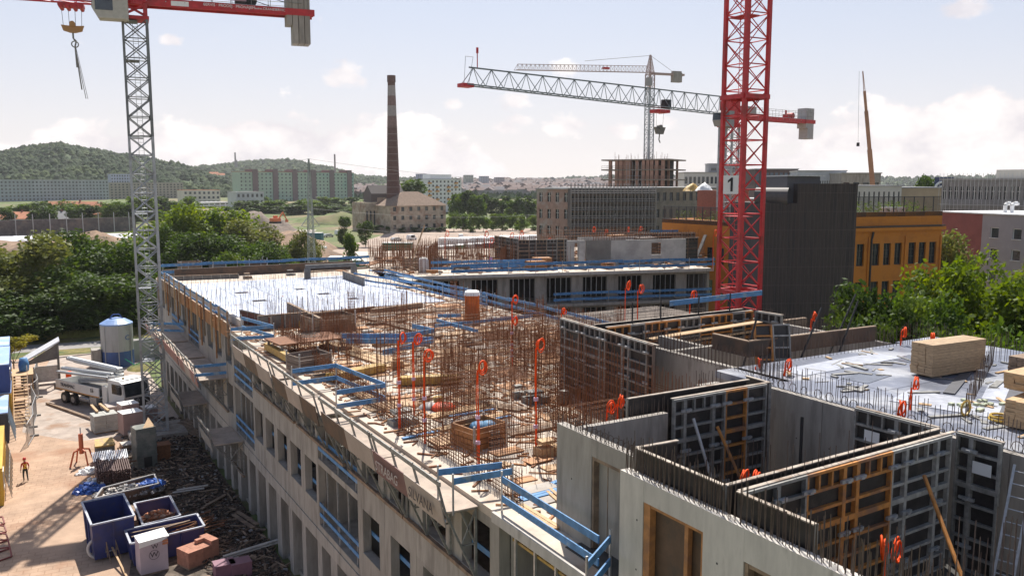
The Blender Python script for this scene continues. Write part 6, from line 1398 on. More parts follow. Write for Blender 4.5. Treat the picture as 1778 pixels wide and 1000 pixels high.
# timber stairs to the platform
e=E('timber_stairs','pale timber stairs climbing beside the navy container','stairs',(-.9,88,0)); 
for s in (-1.6,-.35): m=MB(); m.bar((s,88.0,.1),(s,96.8,3.0),.06,.25); P('stringer',m,WOOD,e,world=True)
for k in range(16): t=k/15; m=MB(); m.box(-1.57,-.38,88.1+8.5*t,88.38+8.5*t,.22+2.8*t,.27+2.8*t); P('tread',m,WOOD,e,world=True)
for s in (-.33,): m=MB(); m.bar((s,88.1,1.1),(s,96.8,4.0),.05,.1); P('handrail',m,WOODD,e,world=True)
m=MB(); m.box(-1.7,.2,96.9,100.5,2.95,3.05); P('landing',m,WOOD,e,world=True)
m=MB(); 
for a in (-1.6,.1):
    for b in (97,100.4): m.box(a-.05,a+.05,b-.05,b+.05,0,2.94)
P('landing_post',m,WOOD,e,world=True)
# canopy
a=yz(62,650); e=E('shelter','open shelter with pale sloping roof at the yard entrance','shelter',(.3,106,0))
m=MB(); m.add([(-1.0,103,2.9),(2.9,103.5,5.0),(2.9,106.3,5.0),(-1.0,106.3,2.9),(-1.0,103,3.05),(2.9,103.5,5.15),(2.9,106.3,5.15),(-1.0,106.3,3.05)],[(3,2,1,0),(4,5,6,7),(0,1,5,4),(1,2,6,5),(2,3,7,6),(3,0,4,7)]); P('roof',m,M('pale_roof',(.6,.6,.62),.5),e,world=True)
for (x,y,z) in ((-.9,103.3,2.8),(2.7,103.8,4.8),(-.9,106,2.8),(2.7,106,4.8)): m=MB(); m.box(x-.09,x+.09,y-.09,y+.09,0,z); P('post',m,G1,e,world=True)
m=MB(); m.box(-.9,2.7,106.1,106.2,.2,2.0); P('rear_panel',m,GALV,e,world=True); m=MB(); m.add([(-.9,103.35,2.75),(2.7,103.85,4.8),(2.7,103.85,3.1),(-.9,103.35,2.7)],[(0,1,2,3)]); P('gable_panel',m,G1,e,world=True)
m=MB(); m.box(.0,.6,104,104.6,0,1.1); T1('waste_bin',m,M('dark_plum_bin',(.05,.03,.05),.6),'dark bin under the shelter','bin')
m=MB(); m.box(3.3,3.85,103.6,104.1,0,1.5); m.box(3.25,3.9,103.55,104.15,0,.1); m.box(3.28,3.87,103.58,104.12,1.5,1.58); T1('orange_box',m,ORG,'tall orange-red box beside the shelter post','cabinet')
m=MB(); m.lathe([(.45,0),(.5,.6),(.35,1.3)],12,(-.6,99,3.1)); T1('blue_bag',m,BLUE,'blue big bag on the stair landing','big bag',smooth=True)
# zigzag mesh fence
pts=[(66,645),(62,672),(68,690),(55,702),(64,722),(58,742),(60,757),(49,776)]
e=E('mesh_fence','zigzag run of mobile mesh fence panels across the yard','fence',yz(*pts[0])); q=[yz(*p) for p in pts]
for a,b in zip(q,q[1:]):
    m=MB(); d=b-a; h=2.0
    for s,t_ in ((0,0),(1,1)): m.rod(a+d*s,a+d*s+Vector((0,0,h)),.025,5)
    m.rod(a+Vector((0,0,h)),b+Vector((0,0,h)),.025,5); m.rod(a+Vector((0,0,.15)),b+Vector((0,0,.15)),.025,5)
    n=max(4,int(d.length/.18))
    for k in range(1,n): m.rod(a+d*k/n+Vector((0,0,.15)),a+d*k/n+Vector((0,0,h)),.008,3)
    for k in range(1,9): m.rod(a+Vector((0,0,k*.22)),b+Vector((0,0,k*.22)),.008,3)
    P('fence_panel',m,GALV,e,world=True)
    m=MB(); m.box(a.x-.35,a.x+.35,a.y-.12,a.y+.12,0,.14); P('fence_foot',m,G1,e,world=True)
# silo
p=yz(206,634); e=E('mortar_silo','round grey and blue mortar silo with blue roof','silo',(p.x,p.y,0)); e.scale=(1,1,.92); SG=M('silo_grey',(.42,.43,.43),.6,(1,.15),col2=(.30,.30,.30),s2=1,stretch=(1,1,.2)); SB=M('silo_blue',(.05,.11,.30),.5,(1,.2))
Rr=1.8; m=MB(); m.lathe([(Rr+.02,-.0),(Rr+.02,2.1)],28); P('blue_skirt',m,SB,e,smooth=False); m=MB(); m.lathe([(Rr,2.1),(Rr,5.7)],28); P('shell',m,SG,e)
m=MB(); m.lathe([(Rr+.06,5.55),(Rr+.06,5.75),(Rr*.6,6.25),(.2,6.5)],28); P('roof',m,M('silo_roof_blue',(.22,.34,.60),.4),e)
for k in range(7): a=k*math.pi*2/7; m=MB(); m.box(Rr,Rr+.08,-.05,.05,0.1,5.6); o=P('rib',m,SG,e); o.rotation_euler=(0,0,a+.2)
m=MB(); m.path([(-.9,-.2,6.0),(-.35,-.2,6.9),(.35,-.2,6.9),(.9,-.2,6.0)],.09,6); P('lifting_frame',m,SB,e)
text('C',.9,SB,e,(1.0,-1.56,3.9),(R(90),0,R(32)))
m=MB(); m.box(p.x-2.9,p.x-1.9,p.y-.6,p.y+1.4,0,2.2); T1('concrete_block',m,CONC,'grey concrete block wall left of the silo','block')
a,b=yz(222,640),yz(262,628); m=MB(); m.bar((a.x+.3,a.y+4,1.3),(b.x+3,b.y+3,1.3),.12,2.6); T1('sheet_fence',m,M('grey_green_sheet',(.30,.32,.31),.6,(1,.1)),'grey-green sheet hoarding right of the silo','hoarding')
p=yz(243,640); mound('soil_mound',(p.x,p.y),1.5,2.0,.6,MATS['dry_grass_verge'],seed=44,n=12)
m=MB(); a=p; m.path([(a.x-1.5,a.y+1,1.2),(a.x-.6,a.y+.3,.5),(a.x+.6,a.y,.9),(a.x+2.2,a.y,.75)],.05,5); T1('green_hose',m,M('green_hose',(.03,.4,.2),.5),'green hose draped over the grassy mound by the silo','hose')
# ---- concrete pump truck
pa=yz(118,697); pb=yz(243,728); d=Vector((pb.x-pa.x,pb.y-pa.y)); ang=math.atan2(d.y,d.x); L_=10.2
e=E('concrete_pump_truck','white concrete pump truck with folded boom parked beside the silver mast','truck',(pa.x+.25,pa.y+1.3,0),None,ang); e.scale=(1.16,1.12,1.13)
TW=M('truck_white',(.66,.66,.64),.4,(1,.06),col2=(.5,.46,.42),s2=1.2,a2=.6)
m=MB(); m.box(0,9.6,-.45,.45,.75,1.05); P('chassis',m,BLK,e)
m=MB(); m.box(.0,6.6,-1.24,-1.18,1.25,2.1); m.box(.0,6.6,1.18,1.24,1.25,2.1); m.box(0,6.6,-1.17,1.17,1.2,1.3); m.box(0,.06,-1.17,1.17,1.3,2.0); P('bed_sides',m,TW,e)
m=MB(); m.box(.01,6.59,-1.26,-1.241,1.25,1.33); P('orange_stripe',m,M('orange_stripe',(.55,.25,.05),.5),e)
m=MB(); m.box(2.6,6.4,-1.0,1.0,1.31,1.9); P('machinery',m,G1,e)
text('TRANSMAC',.42,DKT,e,(1.9,-1.262,1.7),(R(90),0,0)); text('E6',.45,DKT,e,(5.6,-1.262,1.75),(R(90),0,0))
m=MB(); pr=[(8.0,.85),(10.1,.85),(10.15,1.7),(9.95,2.9),(9.6,3.05),(8.0,3.05)]; n=len(pr); m.add([(x,-1.23,z) for x,z in pr]+[(x,1.23,z) for x,z in pr],[tuple(range(n)),tuple(range(n,2*n))[::-1]]+[(i,n+i,n+(i+1)%n,(i+1)%n) for i in range(n)]); cb=P('cab',m,TW,e)
m=MB(); m.add([(10.16,-1.1,1.75),(10.16,1.1,1.75),(9.97,1.08,2.85),(9.97,-1.08,2.85)],[(0,1,2,3)]); m.add([(10.13,-1.1,1.75),(10.13,1.1,1.75),(9.94,1.08,2.85),(9.94,-1.08,2.85)],[(3,2,1,0)]); P('windscreen',m,GLS,cb)
for s in (-1,1): m=MB(); y=s*1.24; m.box(8.5,9.75,min(y,y-s*.02),max(y,y-s*.02)+.001,1.9,2.75); P('side_window',m,GLS,cb)
m=MB(); m.box(10.13,10.22,-1.15,1.15,.62,1.55); P('grille',m,BLK,cb)
for s in (-.95,.95): m=MB(); m.box(10.2,10.26,s-.22,s+.22,.75,.98); P('headlight',m,WHT,cb)
m=MB(); m.torus((10.24,0,1.35),.13,.02,'x',16,4); m.bar((10.24,0,1.35),(10.24,0,1.47),.02); m.bar((10.24,0,1.35),(10.24,.1,1.28),.02); m.bar((10.24,0,1.35),(10.24,-.1,1.28),.02); P('emblem',m,GALV,cb)
m=MB(); m.box(9.5,9.9,-1.45,-1.26,2.0,2.7); P('mirror',m,BLK,cb)
m=MB(); m.box(8.3,9.6,-.9,.9,3.055,3.12); P('roof_hatch',m,WHT,cb); m=MB(); m.lathe([(.09,3.13),(.07,3.28)],10,(9.2,-.6,0)); P('beacon',m,YEL,cb)
for x in (1.2,2.55,6.9,8.7):
    for s in (-1,1):
        m=MB(); m.rod((x,s*.88,.52),(x,s*1.22,.52),.52,22,cap=True); o=P('wheel',m,BLK,e); m=MB(); m.rod((x,s*1.221,.52),(x,s*1.235,.52),.27,14,cap=True); P('rim',m,GALV,o)
m=MB(); m.rod((3.5,-1.0,.75),(5.0,-1.0,.75),.22,12,cap=True); m.box(5.1,6.1,-1.2,-.7,.5,1.15); P('tank',m,GALV,e)
m=MB(); m.box(7.1,7.75,-1.25,-.95,.3,2.4); m.box(7.1,7.75,.95,1.25,.3,2.4); P('outrigger',m,TW,e)
m=MB(); m.lathe([(.65,1.3),(.6,2.7),(.7,2.75),(.7,3.2)],16,(7.2,0,0)); P('turret',m,TW,e)
for i,(a,b,w) in enumerate((((7.3,-.3,3.25),(.0,-.45,2.95),.25),((7.5,.2,3.6),(.1,.15,3.75),.32),((7.2,-.68,3.0),(-.2,-.8,2.65),.19),((7.1,.62,3.3),(.2,.66,3.4),.24),((6.8,-.35,2.65),(2.6,-.35,2.15),.3),((7.0,-.05,2.95),(1.6,-.1,2.6),.2))):
    m=MB(); m.bar(a,b,w,w*1.15); o=P('boom_section',m,TW,e); m=MB(); m.path([Vector(a)+Vector((0,-w*.75,.05)),Vector(b)+Vector((0,-w*.75,.05))],.065,8); P('delivery_pipe',m,GALV,o)
    m=MB(); m.rod(Vector(a)+Vector((0,-w*.8,0)),Vector(a)+Vector((0,w*.8,0)),w*.55,12,cap=True); P('joint',m,GALV,o); m=MB(); m.rod(Vector(b)+Vector((0,-w*.8,0)),Vector(b)+Vector((0,w*.8,0)),w*.45,12,cap=True); P('joint',m,GALV,o)
m=MB(); m.box(-1.1,-.02,-.8,.8,.9,1.5); P('hopper',m,G1,e)
# tracks: long pale beam on the ground
a,b=yz(82,702),yz(172,734); m=MB(); m.bar((a.x,a.y,.12),(b.x,b.y,.12),.3,.24); T1('timber_beam',m,WOODD,'long timber beam lying on the ground before the truck','beam')
# ---- pallets
def pallet_stack(px_,py_,w,d,n,h,mat,label,rz,name='block_pallet',cat='pallet',extra=None):
    p=yz(px_,py_); e=E(name,label,cat,(p.x,p.y,0),None,rz)
    for s in (-.4,0,.4): m=MB(); m.box(s*w-.06,s*w+.06,-d/2,d/2,0,.1); P('pallet_runner',m,WOODD,e)
    m=MB(); m.box(-w/2,w/2,-d/2,d/2,.101,.13); P('pallet_deck',m,WOOD,e)
    for k in range(n):
        for i in range(2): m=MB(); m.box(-w/2+i*w/2+.01+U(-.02,.02),-w/2+(i+1)*w/2-.01,-d/2+U(-.02,.02),d/2,.14+k*h,.14+k*h+h-.015); P('block_layer',m,mat,e)
    return e
GBL=M('grey_block',(.40,.40,.37),.85,(2,.2))
pallet_stack(182,748,2.0,1.6,9,.17,GBL,'pallet of flat grey slabs near the truck, with two timbers on top',R(8))
p=yz(182,748); m=MB(); m.bar((p.x-.5,p.y+.2,1.8),(p.x-.8,p.y+2.8,1.85),.2,.14); m.bar((p.x+.4,p.y+.1,1.8),(p.x-.1,p.y+2.9,1.85),.2,.14); T1('timber_pair',m,WOOD,'two pale timbers across the slab pallet','timbers')
pallet_stack(200,728,1.5,2.0,8,.17,M('pinkish_block',(.50,.42,.38),.85,(2,.15)),'pallet of pale slabs behind the one with timbers',R(4))
WRP=M('wrapped_brick_pack',(.44,.31,.28),.5,(1.5,.12),.1)
for x,y,l,s in ((228,752,'large pink wrapped brick pack, front one of the pair by the truck cab',(1.7,1.5,2.0)),(224,738,'large pink wrapped brick pack, rear one of the pair by the truck cab',(1.5,1.5,2.1)),(260,735,'smaller pink wrapped pack hard against the silver mast',(1.2,1.2,1.6))):
    p=yz(x,y); e=E('brick_pack',l,'brick pack',(p.x,p.y,0),None,R(12)); m=MB(); w,d_,h=s; m.box(-w/2,w/2,-d_/2,d_/2,.12,h); P('wrapped_bricks',m,WRP,e); m=MB(); m.box(-w/2-.02,w/2+.02,-d_/2-.02,d_/2+.02,h+.001,h+.05); P('white_cover',m,WHT,e); m=MB(); m.box(-w/2,w/2,-d_/2,d_/2,0,.119); P('pallet',m,WOODD,e)
# tall grey form column box
p=yz(252,808); e=E('grey_steel_form_box','tall grey-green steel form box standing in the shade','form box',(p.x,p.y,0),None,R(10))
m=MB(); m.box(-.75,.75,-.7,.7,0,3.2); P('box',m,M('grey_green_form',(.16,.17,.15),.7,(1,.3),col2=(.24,.23,.2),s2=1),e)
for z in (.9,1.7,2.5): m=MB(); m.box(-.79,.79,-.74,-.701,z,z+.1); P('rib',m,M('grey_green_form',(0,0,0)),e)
m=MB(); m.box(-.25,.35,-.72,-.701,.1,.88); P('opening',m,VOID,e); m=MB(); m.add([(-.2,-.6,3.21),(.7,-.6,3.21),(.6,.6,3.7),(.5,.6,3.21)],[(0,1,2),(1,3,2),(0,2,3)]); P('timber_wedge',m,WOOD,e)
p=yz(275,800); m=MB(); m.box(p.x-.7,p.x+.9,p.y-.5,p.y+.6,0,1.3); m.box(p.x-.75,p.x+.95,p.y-.55,p.y+.65,1.301,1.38); T1('rusty_bin',m,RUST,'rusty red steel bin beside the grey form box','bin')
# survey tripod
p=yz(143,806); e=E('orange_stand','orange four-legged survey stand casting a shadow on the paving','stand',(p.x,p.y,0)); m=MB(); m.rod((0,0,.9),(0,0,2.5),.17,10,cap=True); P('column',m,M('stand_orange',(.55,.14,.06),.6),e)
m=MB(); m.rod((0,0,2.5),(0,0,3.0),.05,8); P('peg',m,WHT,e)
for a in (0,1.57,3.14,4.71): m=MB(); m.path([(0,0,1.3),(.6*math.cos(a+.4),.6*math.sin(a+.4),1.15),(.95*math.cos(a+.4),.95*math.sin(a+.4),0)],.07,6); P('leg',m,M('stand_orange',(0,0,0)),e)
# bundles of steel
for i,(x,y,l) in enumerate(((183,838,'round bundle of shiny steel tubes, left one by the rubble skip'),(210,836,'round bundle of shiny steel tubes, right one by the rubble skip'))):
    p=yz(x,y); e=E('tube_bundle',l,'tube bundle',(p.x,p.y,0)); m=MB()
    for a in range(-4,5):
        for b in range(9): m.rod((a*.14+U(-.03,.03),-1.1+U(-.1,.1),.1+b*.14),(a*.14,1.3+U(-.2,.2),.4+b*.16),.055,6,cap=True)
    P('tubes',m,M('brown_tube_ends',(.13,.075,.065),.7,(6,.3)),e,kind='stuff'); m=MB()
    for k in range(12): m.rod((-.65+k*.115,.6,1.55+U(-.05,.1)),(-.68+k*.12,1.9,1.9),.045,6)
    P('shiny_tubes',m,M('bright_steel',(.7,.72,.75),.25,metal=.9),e,kind='stuff')
p=yz(183,800); e=E('site_dumper','small yellow-topped compactor behind the tube bundles','machine',(p.x,p.y,0)); m=MB(); m.box(-.7,.7,-.6,.6,.4,1.35); P('body',m,G1,e); m=MB(); m.add([(-.75,-.75,1.5),(.75,-.75,1.5),(.65,.55,1.75),(-.65,.55,1.75),(-.7,-.7,1.36),(.7,-.7,1.36),(.65,.55,1.36),(-.65,.55,1.36)],[(0,1,2,3),(4,5,1,0),(5,6,2,1),(6,7,3,2),(7,4,0,3)]); P('yellow_bonnet',m,YEL,e)
for s in (-.7,.7): m=MB(); m.rod((-.5,s-.05,.3),(-.5,s+.05,.3),.3,14,cap=True); m.rod((.5,s-.05,.3),(.5,s+.05,.3),.3,14,cap=True); P('wheel',m,BLK,e)
p=yz(228,775); e=E('paving_slab_pallet','two pale square slabs on a pallet before the form box','slabs',(p.x,p.y,0),None,.1)
for k in (-.8,.3): m=MB(); m.box(k,k+1,-.6,.6,.3,.38); P('slab',m,CONCL,e)
m=MB(); m.box(-.8,1.3,-.6,.6,0,.299); P('pallet',m,WOODD,e)
for k,(x,y) in enumerate(((196,810),(232,812))):
    p=yz(x,y); e=E('stillage','rusty open stillage frame %s of the shiny tube bundles'%('behind' if k else 'at the left'),'stillage',(p.x,p.y,0),None,.2); 
    for a in (-.6,.6):
        for b in (-.5,.5): m=MB(); m.bar((a,b,0),(a,b,1.3+.4*k),.09); P('upright',m,RUST,e)
    m=MB(); m.bar((-.6,-.5,.7),(.6,-.5,.7),.07); m.bar((-.6,.5,.7),(.6,.5,.7),.07); m.bar((-.6,-.5,1.1),(-.6,.5,1.1),.07); P('cross_bar',m,RUST,e)
# ---- skips
SK=M('navy_skip',(.028,.04,.16),.45,(1.2,.2),.1,col2=(.05,.05,.12),s2=1.5); RIMW=M('worn_skip_rim',(.42,.44,.5),.5,(4,.3))
def skip(pts,h,label,mat=SK,flare=.12,t=.07,rim=RIMW):
    c=sum((Vector((p.x,p.y,0)) for p in pts),Vector())/4; e=E('skip',label,'skip',(c.x,c.y,0)); n=4; P_=[Vector((p.x,p.y,0)) for p in pts]
    for i in range(4):
        a,b=P_[i],P_[(i+1)%4]; ia=a+(c-a)*flare*.6;ib=b+(c-b)*flare*.6; m=MB(); inn=lambda v:v+(c-v).normalized()*t*1.4
        z0=.12; v=[Vector((ia.x,ia.y,z0)),Vector((ib.x,ib.y,z0)),Vector((b.x,b.y,h)),Vector((a.x,a.y,h))]; w=[Vector((inn(q).x,inn(q).y,q.z)) for q in v]
        m.add(v+w,[(0,1,2,3),(7,6,5,4),(3,2,6,7),(0,4,5,1),(0,3,7,4),(1,5,6,2)]); o=P('side',m,mat,e,world=True)
        m=MB(); m.bar((a.x,a.y,h+.045),(b.x,b.y,h+.045),.12,.085); P('rim',m,rim,o,world=True)
        k=int((b-a).length/1.1); 
        for j in range(1,k): q=a.lerp(b,j/k); q2=ia.lerp(ib,j/k); ou=(q-c).normalized()*.05; m=MB(); m.bar(Vector((q2.x,q2.y,z0))+ou,Vector((q.x,q.y,h-.05))+ou,.1,.07); P('rib',m,mat,o,world=True)
    m=MB(); m.add([(q.x,q.y,.14) for q in [p+(c-p)*flare*.6 for p in P_]],[(0,1,2,3)]); P('floor',m,mat,e,world=True)
    return e,c
def rimpts(pp,h): return [at(x,y,z=h) for x,y in pp]
h=2.3; s1,c1=skip(rimpts(((159,913),(233,896),(214,858),(142,873)),h),h,'tall navy blue skip, leftmost of the three, nearly empty')
h=1.3; s2,c2=skip(rimpts(((248,912),(313,896),(295,862),(233,875)),h),h,'navy blue skip filled with broken orange bricks')
h=1.5; s3,c3=skip(rimpts(((227,945),(355,914),(342,893),(217,921)),h),h,'long low navy blue skip holding rusty scrap and laths, front one')
h=.9; s4,c4=skip(rimpts(((165,866),(276,840),(268,824),(178,848)),h),h,'long rusty skip heaped with white rubble and blue foil',mat=M('rust_brown_skip',(.12,.075,.055),.7,(2,.3)),rim=GREYR)
def heap(c,rx,ry,z0,h,n,s,mats,name,label,cat,rz=0,chunk=True):
    ms=[MB() for _ in mats]
    for _ in range(n):
        a=U(0,6.28);q=math.sqrt(U(0,1)); x=q*rx*math.cos(a); y=q*ry*math.sin(a); z=z0+h*(1-q*q)*U(.3,1); x,y=x*math.cos(rz)-y*math.sin(rz),x*math.sin(rz)+y*math.cos(rz)
        mb=ms[rnd.randrange(len(mats))]; k=s*U(.5,1.4); mb.T=Matrix.Translation((c[0]+x,c[1]+y,z))@Matrix.Rotation(U(0,6),4,'Z')@Matrix.Rotation(U(-1,1),4,'X'); mb.box(-k,k,-k*U(.3,.7),k*.5,-k*.3,k*U(.2,.5)); mb.T=None
    for mb,mt in zip(ms,mats): tag(P(name,mb,mt,kind='stuff'),label,cat)
OB=M('broken_orange_brick',(.50,.20,.10),.85,(4,.25)); OB2=M('pale_broken_brick',(.55,.36,.25),.85,(4,.25))
heap(c2,1.35,1.3,.5,.75,420,.14,(OB,OB,OB2),'brick_rubble','heap of broken orange bricks in the second navy skip','rubble')
heap(c4,2.3,.9,.45,.55,420,.14,(M('white_rubble',(.55,.5,.46),.9),GREYR,M('grey_rubble',(.2,.19,.18),.9)),'white_rubble','white and grey plaster rubble in the rusty skip','rubble',rz=R(-10))
heap((c4.x+1.5,c4.y+.0,0),.9,.7,.75,.35,120,.16,(M('blue_foil',(.05,.13,.42),.35,(5,.5)),),'blue_foil','crumpled blue foil on the white rubble','foil')
p=yz(160,858); heap((p.x-.1,p.y+.9,0),1.0,.7,.0,.6,120,.2,(M('blue_foil',(0,0,0)),),'blue_foil','crumpled blue foil spilling beside the rusty skip','foil')
p=yz(155,820); heap((p.x,p.y,0),.9,.6,0,.35,70,.2,(WHT,),'white_sacks','white crumpled sacks beside the survey stand','sacks')
p=yz(165,845); heap((p.x,p.y,0),.8,.6,0,.8,70,.22,(GREYR,WHT),'grey_sacks','grey sacks at the left end of the rusty skip','sacks')
m=MB()
for _ in range(60): a,b=at(U(222,350),U(905,935),z=.9),0; m.bar((a.x,a.y,U(.5,1.2)),(a.x+U(1,2.2),a.y+U(.1,1.0),U(.6,1.3)),.05,.05)
T1('scrap_laths',m,RUST,'tangle of rusty scrap and thin laths in the long low skip','scrap',kind='stuff')
m=MB(); a,b=at(228,932,z=1.3),at(330,903,z=1.5); m.bar(a,b,.12,.06); m.bar(a+Vector((0,.4,.1)),b+Vector((0,.2,-.1)),.1,.05); T1('loose_laths',m,WOODD,'two long laths lying over the scrap in the long skip','laths')
m=MB(); m.lathe([(.3,0),(.45,.3),(.2,.6)],9,(c1.x+.3,c1.y,.15)); T1('waste_bag',m,M('teal_bag',(.05,.30,.45),.5),'teal waste bag inside the tall skip','bag',smooth=True)
m=MB(); m.lathe([(.5,0),(.6,.4),(.2,.7)],9,(c1.x-.5,c1.y-.2,.15)); T1('waste_bag',m,GREYR,'grey waste heap inside the tall skip','bag',smooth=True)
# ring, barrow, brick packs
p=yz(171,965); p.y-=.25; m=MB(); m.T=Matrix.Translation((p.x,p.y,.62))@Matrix.Rotation(R(-14),4,'X'); m.torus((0,0,0),.55,.09,'y',26,8); T1('white_ring',m,CONCL,'pale concrete ring leaning on the tall skip','ring',loc=(p.x,p.y,0),smooth=True)
p=yz(195,970); e=E('wheelbarrow','weathered wheelbarrow standing on end beside the ring','wheelbarrow',(p.x,p.y,0),None,R(10)); m=MB(); m.add([(-.35,0,.5),(.35,0,.5),(.3,.35,1.4),(-.3,.35,1.4),(-.2,.3,.55),(.2,.3,.55),(.18,.55,1.2),(-.18,.55,1.2)],[(0,1,5,4),(1,2,6,5),(2,3,7,6),(3,0,4,7),(4,5,6,7)]); P('tray',m,GREYR,e)
for s in (-.25,.25): m=MB(); m.path([(s,0,.2),(s,.1,1.1),(s*1.2,-.9,.1)],.03,6); P('handle',m,WOODD,e)
m=MB(); m.torus((0,.3,.25),.2,.05,'x',14,6); P('wheel',m,BLK,e)
p=yz(200,985); m=MB(); m.bar((p.x,p.y+1.4,.7),(p.x+.5,p.y-2.4,.05),.1,.06); T1('pale_lath',m,WOOD,'pale lath propped in front of the wheelbarrow','lath')
p=yz(265,989); e=E('brick_pack','lilac wrapped brick pack printed with W, torn white cover on top','brick pack',(p.x,p.y,0),None,R(6)); w,d_,h=1.5,1.2,2.0; PW=M('lilac_wrap',(.50,.42,.47),.4,(1,.1),.15)
m=MB(); m.box(-w/2,w/2,-d_/2,d_/2,.12,h); P('wrapped_bricks',m,PW,e); m=MB(); m.box(-w/2,w/2,-d_/2,d_/2,0,.119); P('pallet',m,WOODD,e)
m=MB(); m.add([(-w/2-.04,-d_/2-.04,h-.28),(w/2-.3,-d_/2-.05,h-.12),(w/2+.1,-d_/2-.04,h+.08),(w/2+.12,d_/2,h+.16),(-w/2-.04,d_/2,h+.06),(-w/2-.03,-d_/2-.03,h+.05),(w/2-.2,-d_/2-.02,h+.1)],[(0,1,6,5),(1,2,6),(5,6,3,4),(6,2,3)]); P('torn_cover',m,WHT,e)
text('W',.42,DKT,e,(0,-d_/2-.012,1.15),(R(90),0,0)); text('W',.36,DKT,e,(0.05,-d_/2-.012,1.62),(R(90),0,0))
m=MB(); m.torus((0,-d_/2-.01,1.15),.27,.012,'y',20,3); P('print_ring',m,DKT,e)
for k in (1.62,1.78): m=MB(); m.box(w/2-.28,w/2+.03,-d_/2-.03,-.2,k,k+.12); P('brick',m,OB,e)
p=yz(345,975); e=E('brick_stack','stack of reddish hollow bricks, front right','brick stack',(p.x,p.y,0),None,R(22)); OBR=M('reddish_brick',(.42,.20,.135),.85,(3,.2),.1)
br_me=MB().box(0,.49,0,.245,0,.23).mesh('brick',OBR)
for k in range(5):
    for i in range(4):
        for j in range(5):
            if k==4 and not (i==3 or (i==2 and j==3)): continue
            if 0<i<3 and 0<j<4 and k<3: continue
            o=P('brick',br_me,None,e); o.location=(i*.5-1+U(-.01,.01),j*.25-.62,.1+k*.238)
m=MB(); m.box(-1,1,-.6,.6,0,.099); P('pallet',m,WOODD,e)
for i,(x,y) in enumerate(((420,1000),(392,1003))): p=yz(x,y); m=MB(); m.box(p.x-.6,p.x+.5,p.y-.4,p.y+.5,0,.9); m.box(p.x-.62,p.x+.52,p.y-.42,p.y+.52,.901,.95); T1('wrapped_pallet',m,M('plum_wrap',(.25,.12,.16),.5),'plum wrapped pallet at the bottom edge, '+('right one' if i==0 else 'left one'),'pallet')
# red hoses at left bottom
for i in range(5):
    p=yz(2+i*3,905+i*14); m=MB(); m.path([(p.x-1.2,p.y+.6,.05),(p.x-.5,p.y+.5,.25),(p.x+.1,p.y+U(-.3,.3),.3),(p.x+.2,p.y-.7,.08),(p.x-.5,p.y-1.0,.05)],.05,6); T1('red_hose',m,M('dull_red_hose',(.25,.06,.05),.6),'dull red hose loop at the bottom left edge, %s from the top'%ORD[i],'hose')
# ---- rubble field between skips and facade (uncountable), timber pieces
ms=[MB() for _ in range(5)]
mats=[M('dark_rubble',(.06,.047,.038),.9,(3,.3)),M('brown_rubble',(.11,.07,.05),.9,(3,.3)),GREYR,M('pale_rubble',(.38,.35,.31),.9,(3,.2)),WOODD]
wts=[.5,.32,.05,.02,.11]
for _ in range(9000):
    y=U(46,84); x=U(4.0 if y>60 else 8.0,12.0); 
    if y>66 and x<6.5: continue
    k=rnd.choices(range(5),wts)[0]; mb=ms[k]; s=U(.03,.13); mb.T=Matrix.Translation((x,y,.03+U(0,.25)*(x>8)))@Matrix.Rotation(U(0,6),4,'Z')@Matrix.Rotation(U(-.6,.6),4,'X')
    if k==4: mb.box(-s*5,s*5,-.06,.06,-.03,.03)
    else: mb.box(-s,s,-s*U(.4,1),s*.6,-s*.3,s*U(.2,.6))
    mb.T=None
for mb,mt,l in zip(ms,mats,('dark','brown','grey','pale','timber')): tag(P('rubble',mb,mt,kind='stuff'),l+' rubble and scraps strewn along the shaded foot of the facade','rubble')
for i,(a,b,w,l) in enumerate((((380,980),(500,945),.3,'long weathered plank at the foot of the facade, bottom edge'),((405,900),(440,925),.35,'pale perforated plank in the rubble'),((385,870),(350,892),.3,'pale plank near the brick skip'),((300,862),(355,855),.25,'plank bridging the rubble above the brick skip'),((315,700),(352,768),.5,'pile of old boards in the shade right of the mast'),((300,745),(352,765),.6,'wide board lying right of the mast foot'))):
    pa,pb=yz(*a),yz(*b); e=E('loose_plank',l,'plank',(pa.x,pa.y,0)); 
    for k in range(2 if i<4 else 5): m=MB(); m.bar((pa.x+k*.3,pa.y+k*.12,.3+.1*k),(pb.x+k*.3,pb.y+k*.2,.35+.1*k),w*.8,.06); P('plank',m,WOODD if i%3 else CONCL,e,world=True)
# ground spots: manholes/kerb line in yard
p=yz(330,800); m=MB(); m.box(4.6,6.0,60.3,61.4,0,.25); T1('wooden_pallet',m,WOODD,'flat pallet by the second skip','pallet')
# ================= CRANES
def lat_mesh(w,h,n,rc,rb,mat,style='x',name='mast_section',lad=True):
    m=MB(); z=0
    c=[(-w/2,-w/2),(w/2,-w/2),(w/2,w/2),(-w/2,w/2)]
    for x,y in c: m.box(x-rc,x+rc,y-rc,y+rc,0,h-.004)
    for k in range(n):
        a=h*k/n;b=h*(k+1)/n
        for i in range(4):
            p=c[i];q=c[(i+1)%4]
            m.rod((*p,a+.05),(*q,a+.05),rb,4)
            if style=='x' : m.rod((*p,a),(*q,b),rb,4); m.rod((*q,a),(*p,b),rb,4)
            elif k%2: m.rod((*p,a),(*q,b),rb,4)
            else: m.rod((*q,a),(*p,b),rb,4)
    if lad:
        for s in (-.2,.2): m.rod((s,w*.22,0),(s,w*.22,h),.025,3)
        for k in range(int(h/.35)): m.rod((-.2,w*.22,k*.35),(.2,w*.22,k*.35),.018,3)
        m.box(-w/2+.1,w*.1,-w/2+.1,w/2-.1,h-.15,h-.1)
    return m.mesh(name,mat)
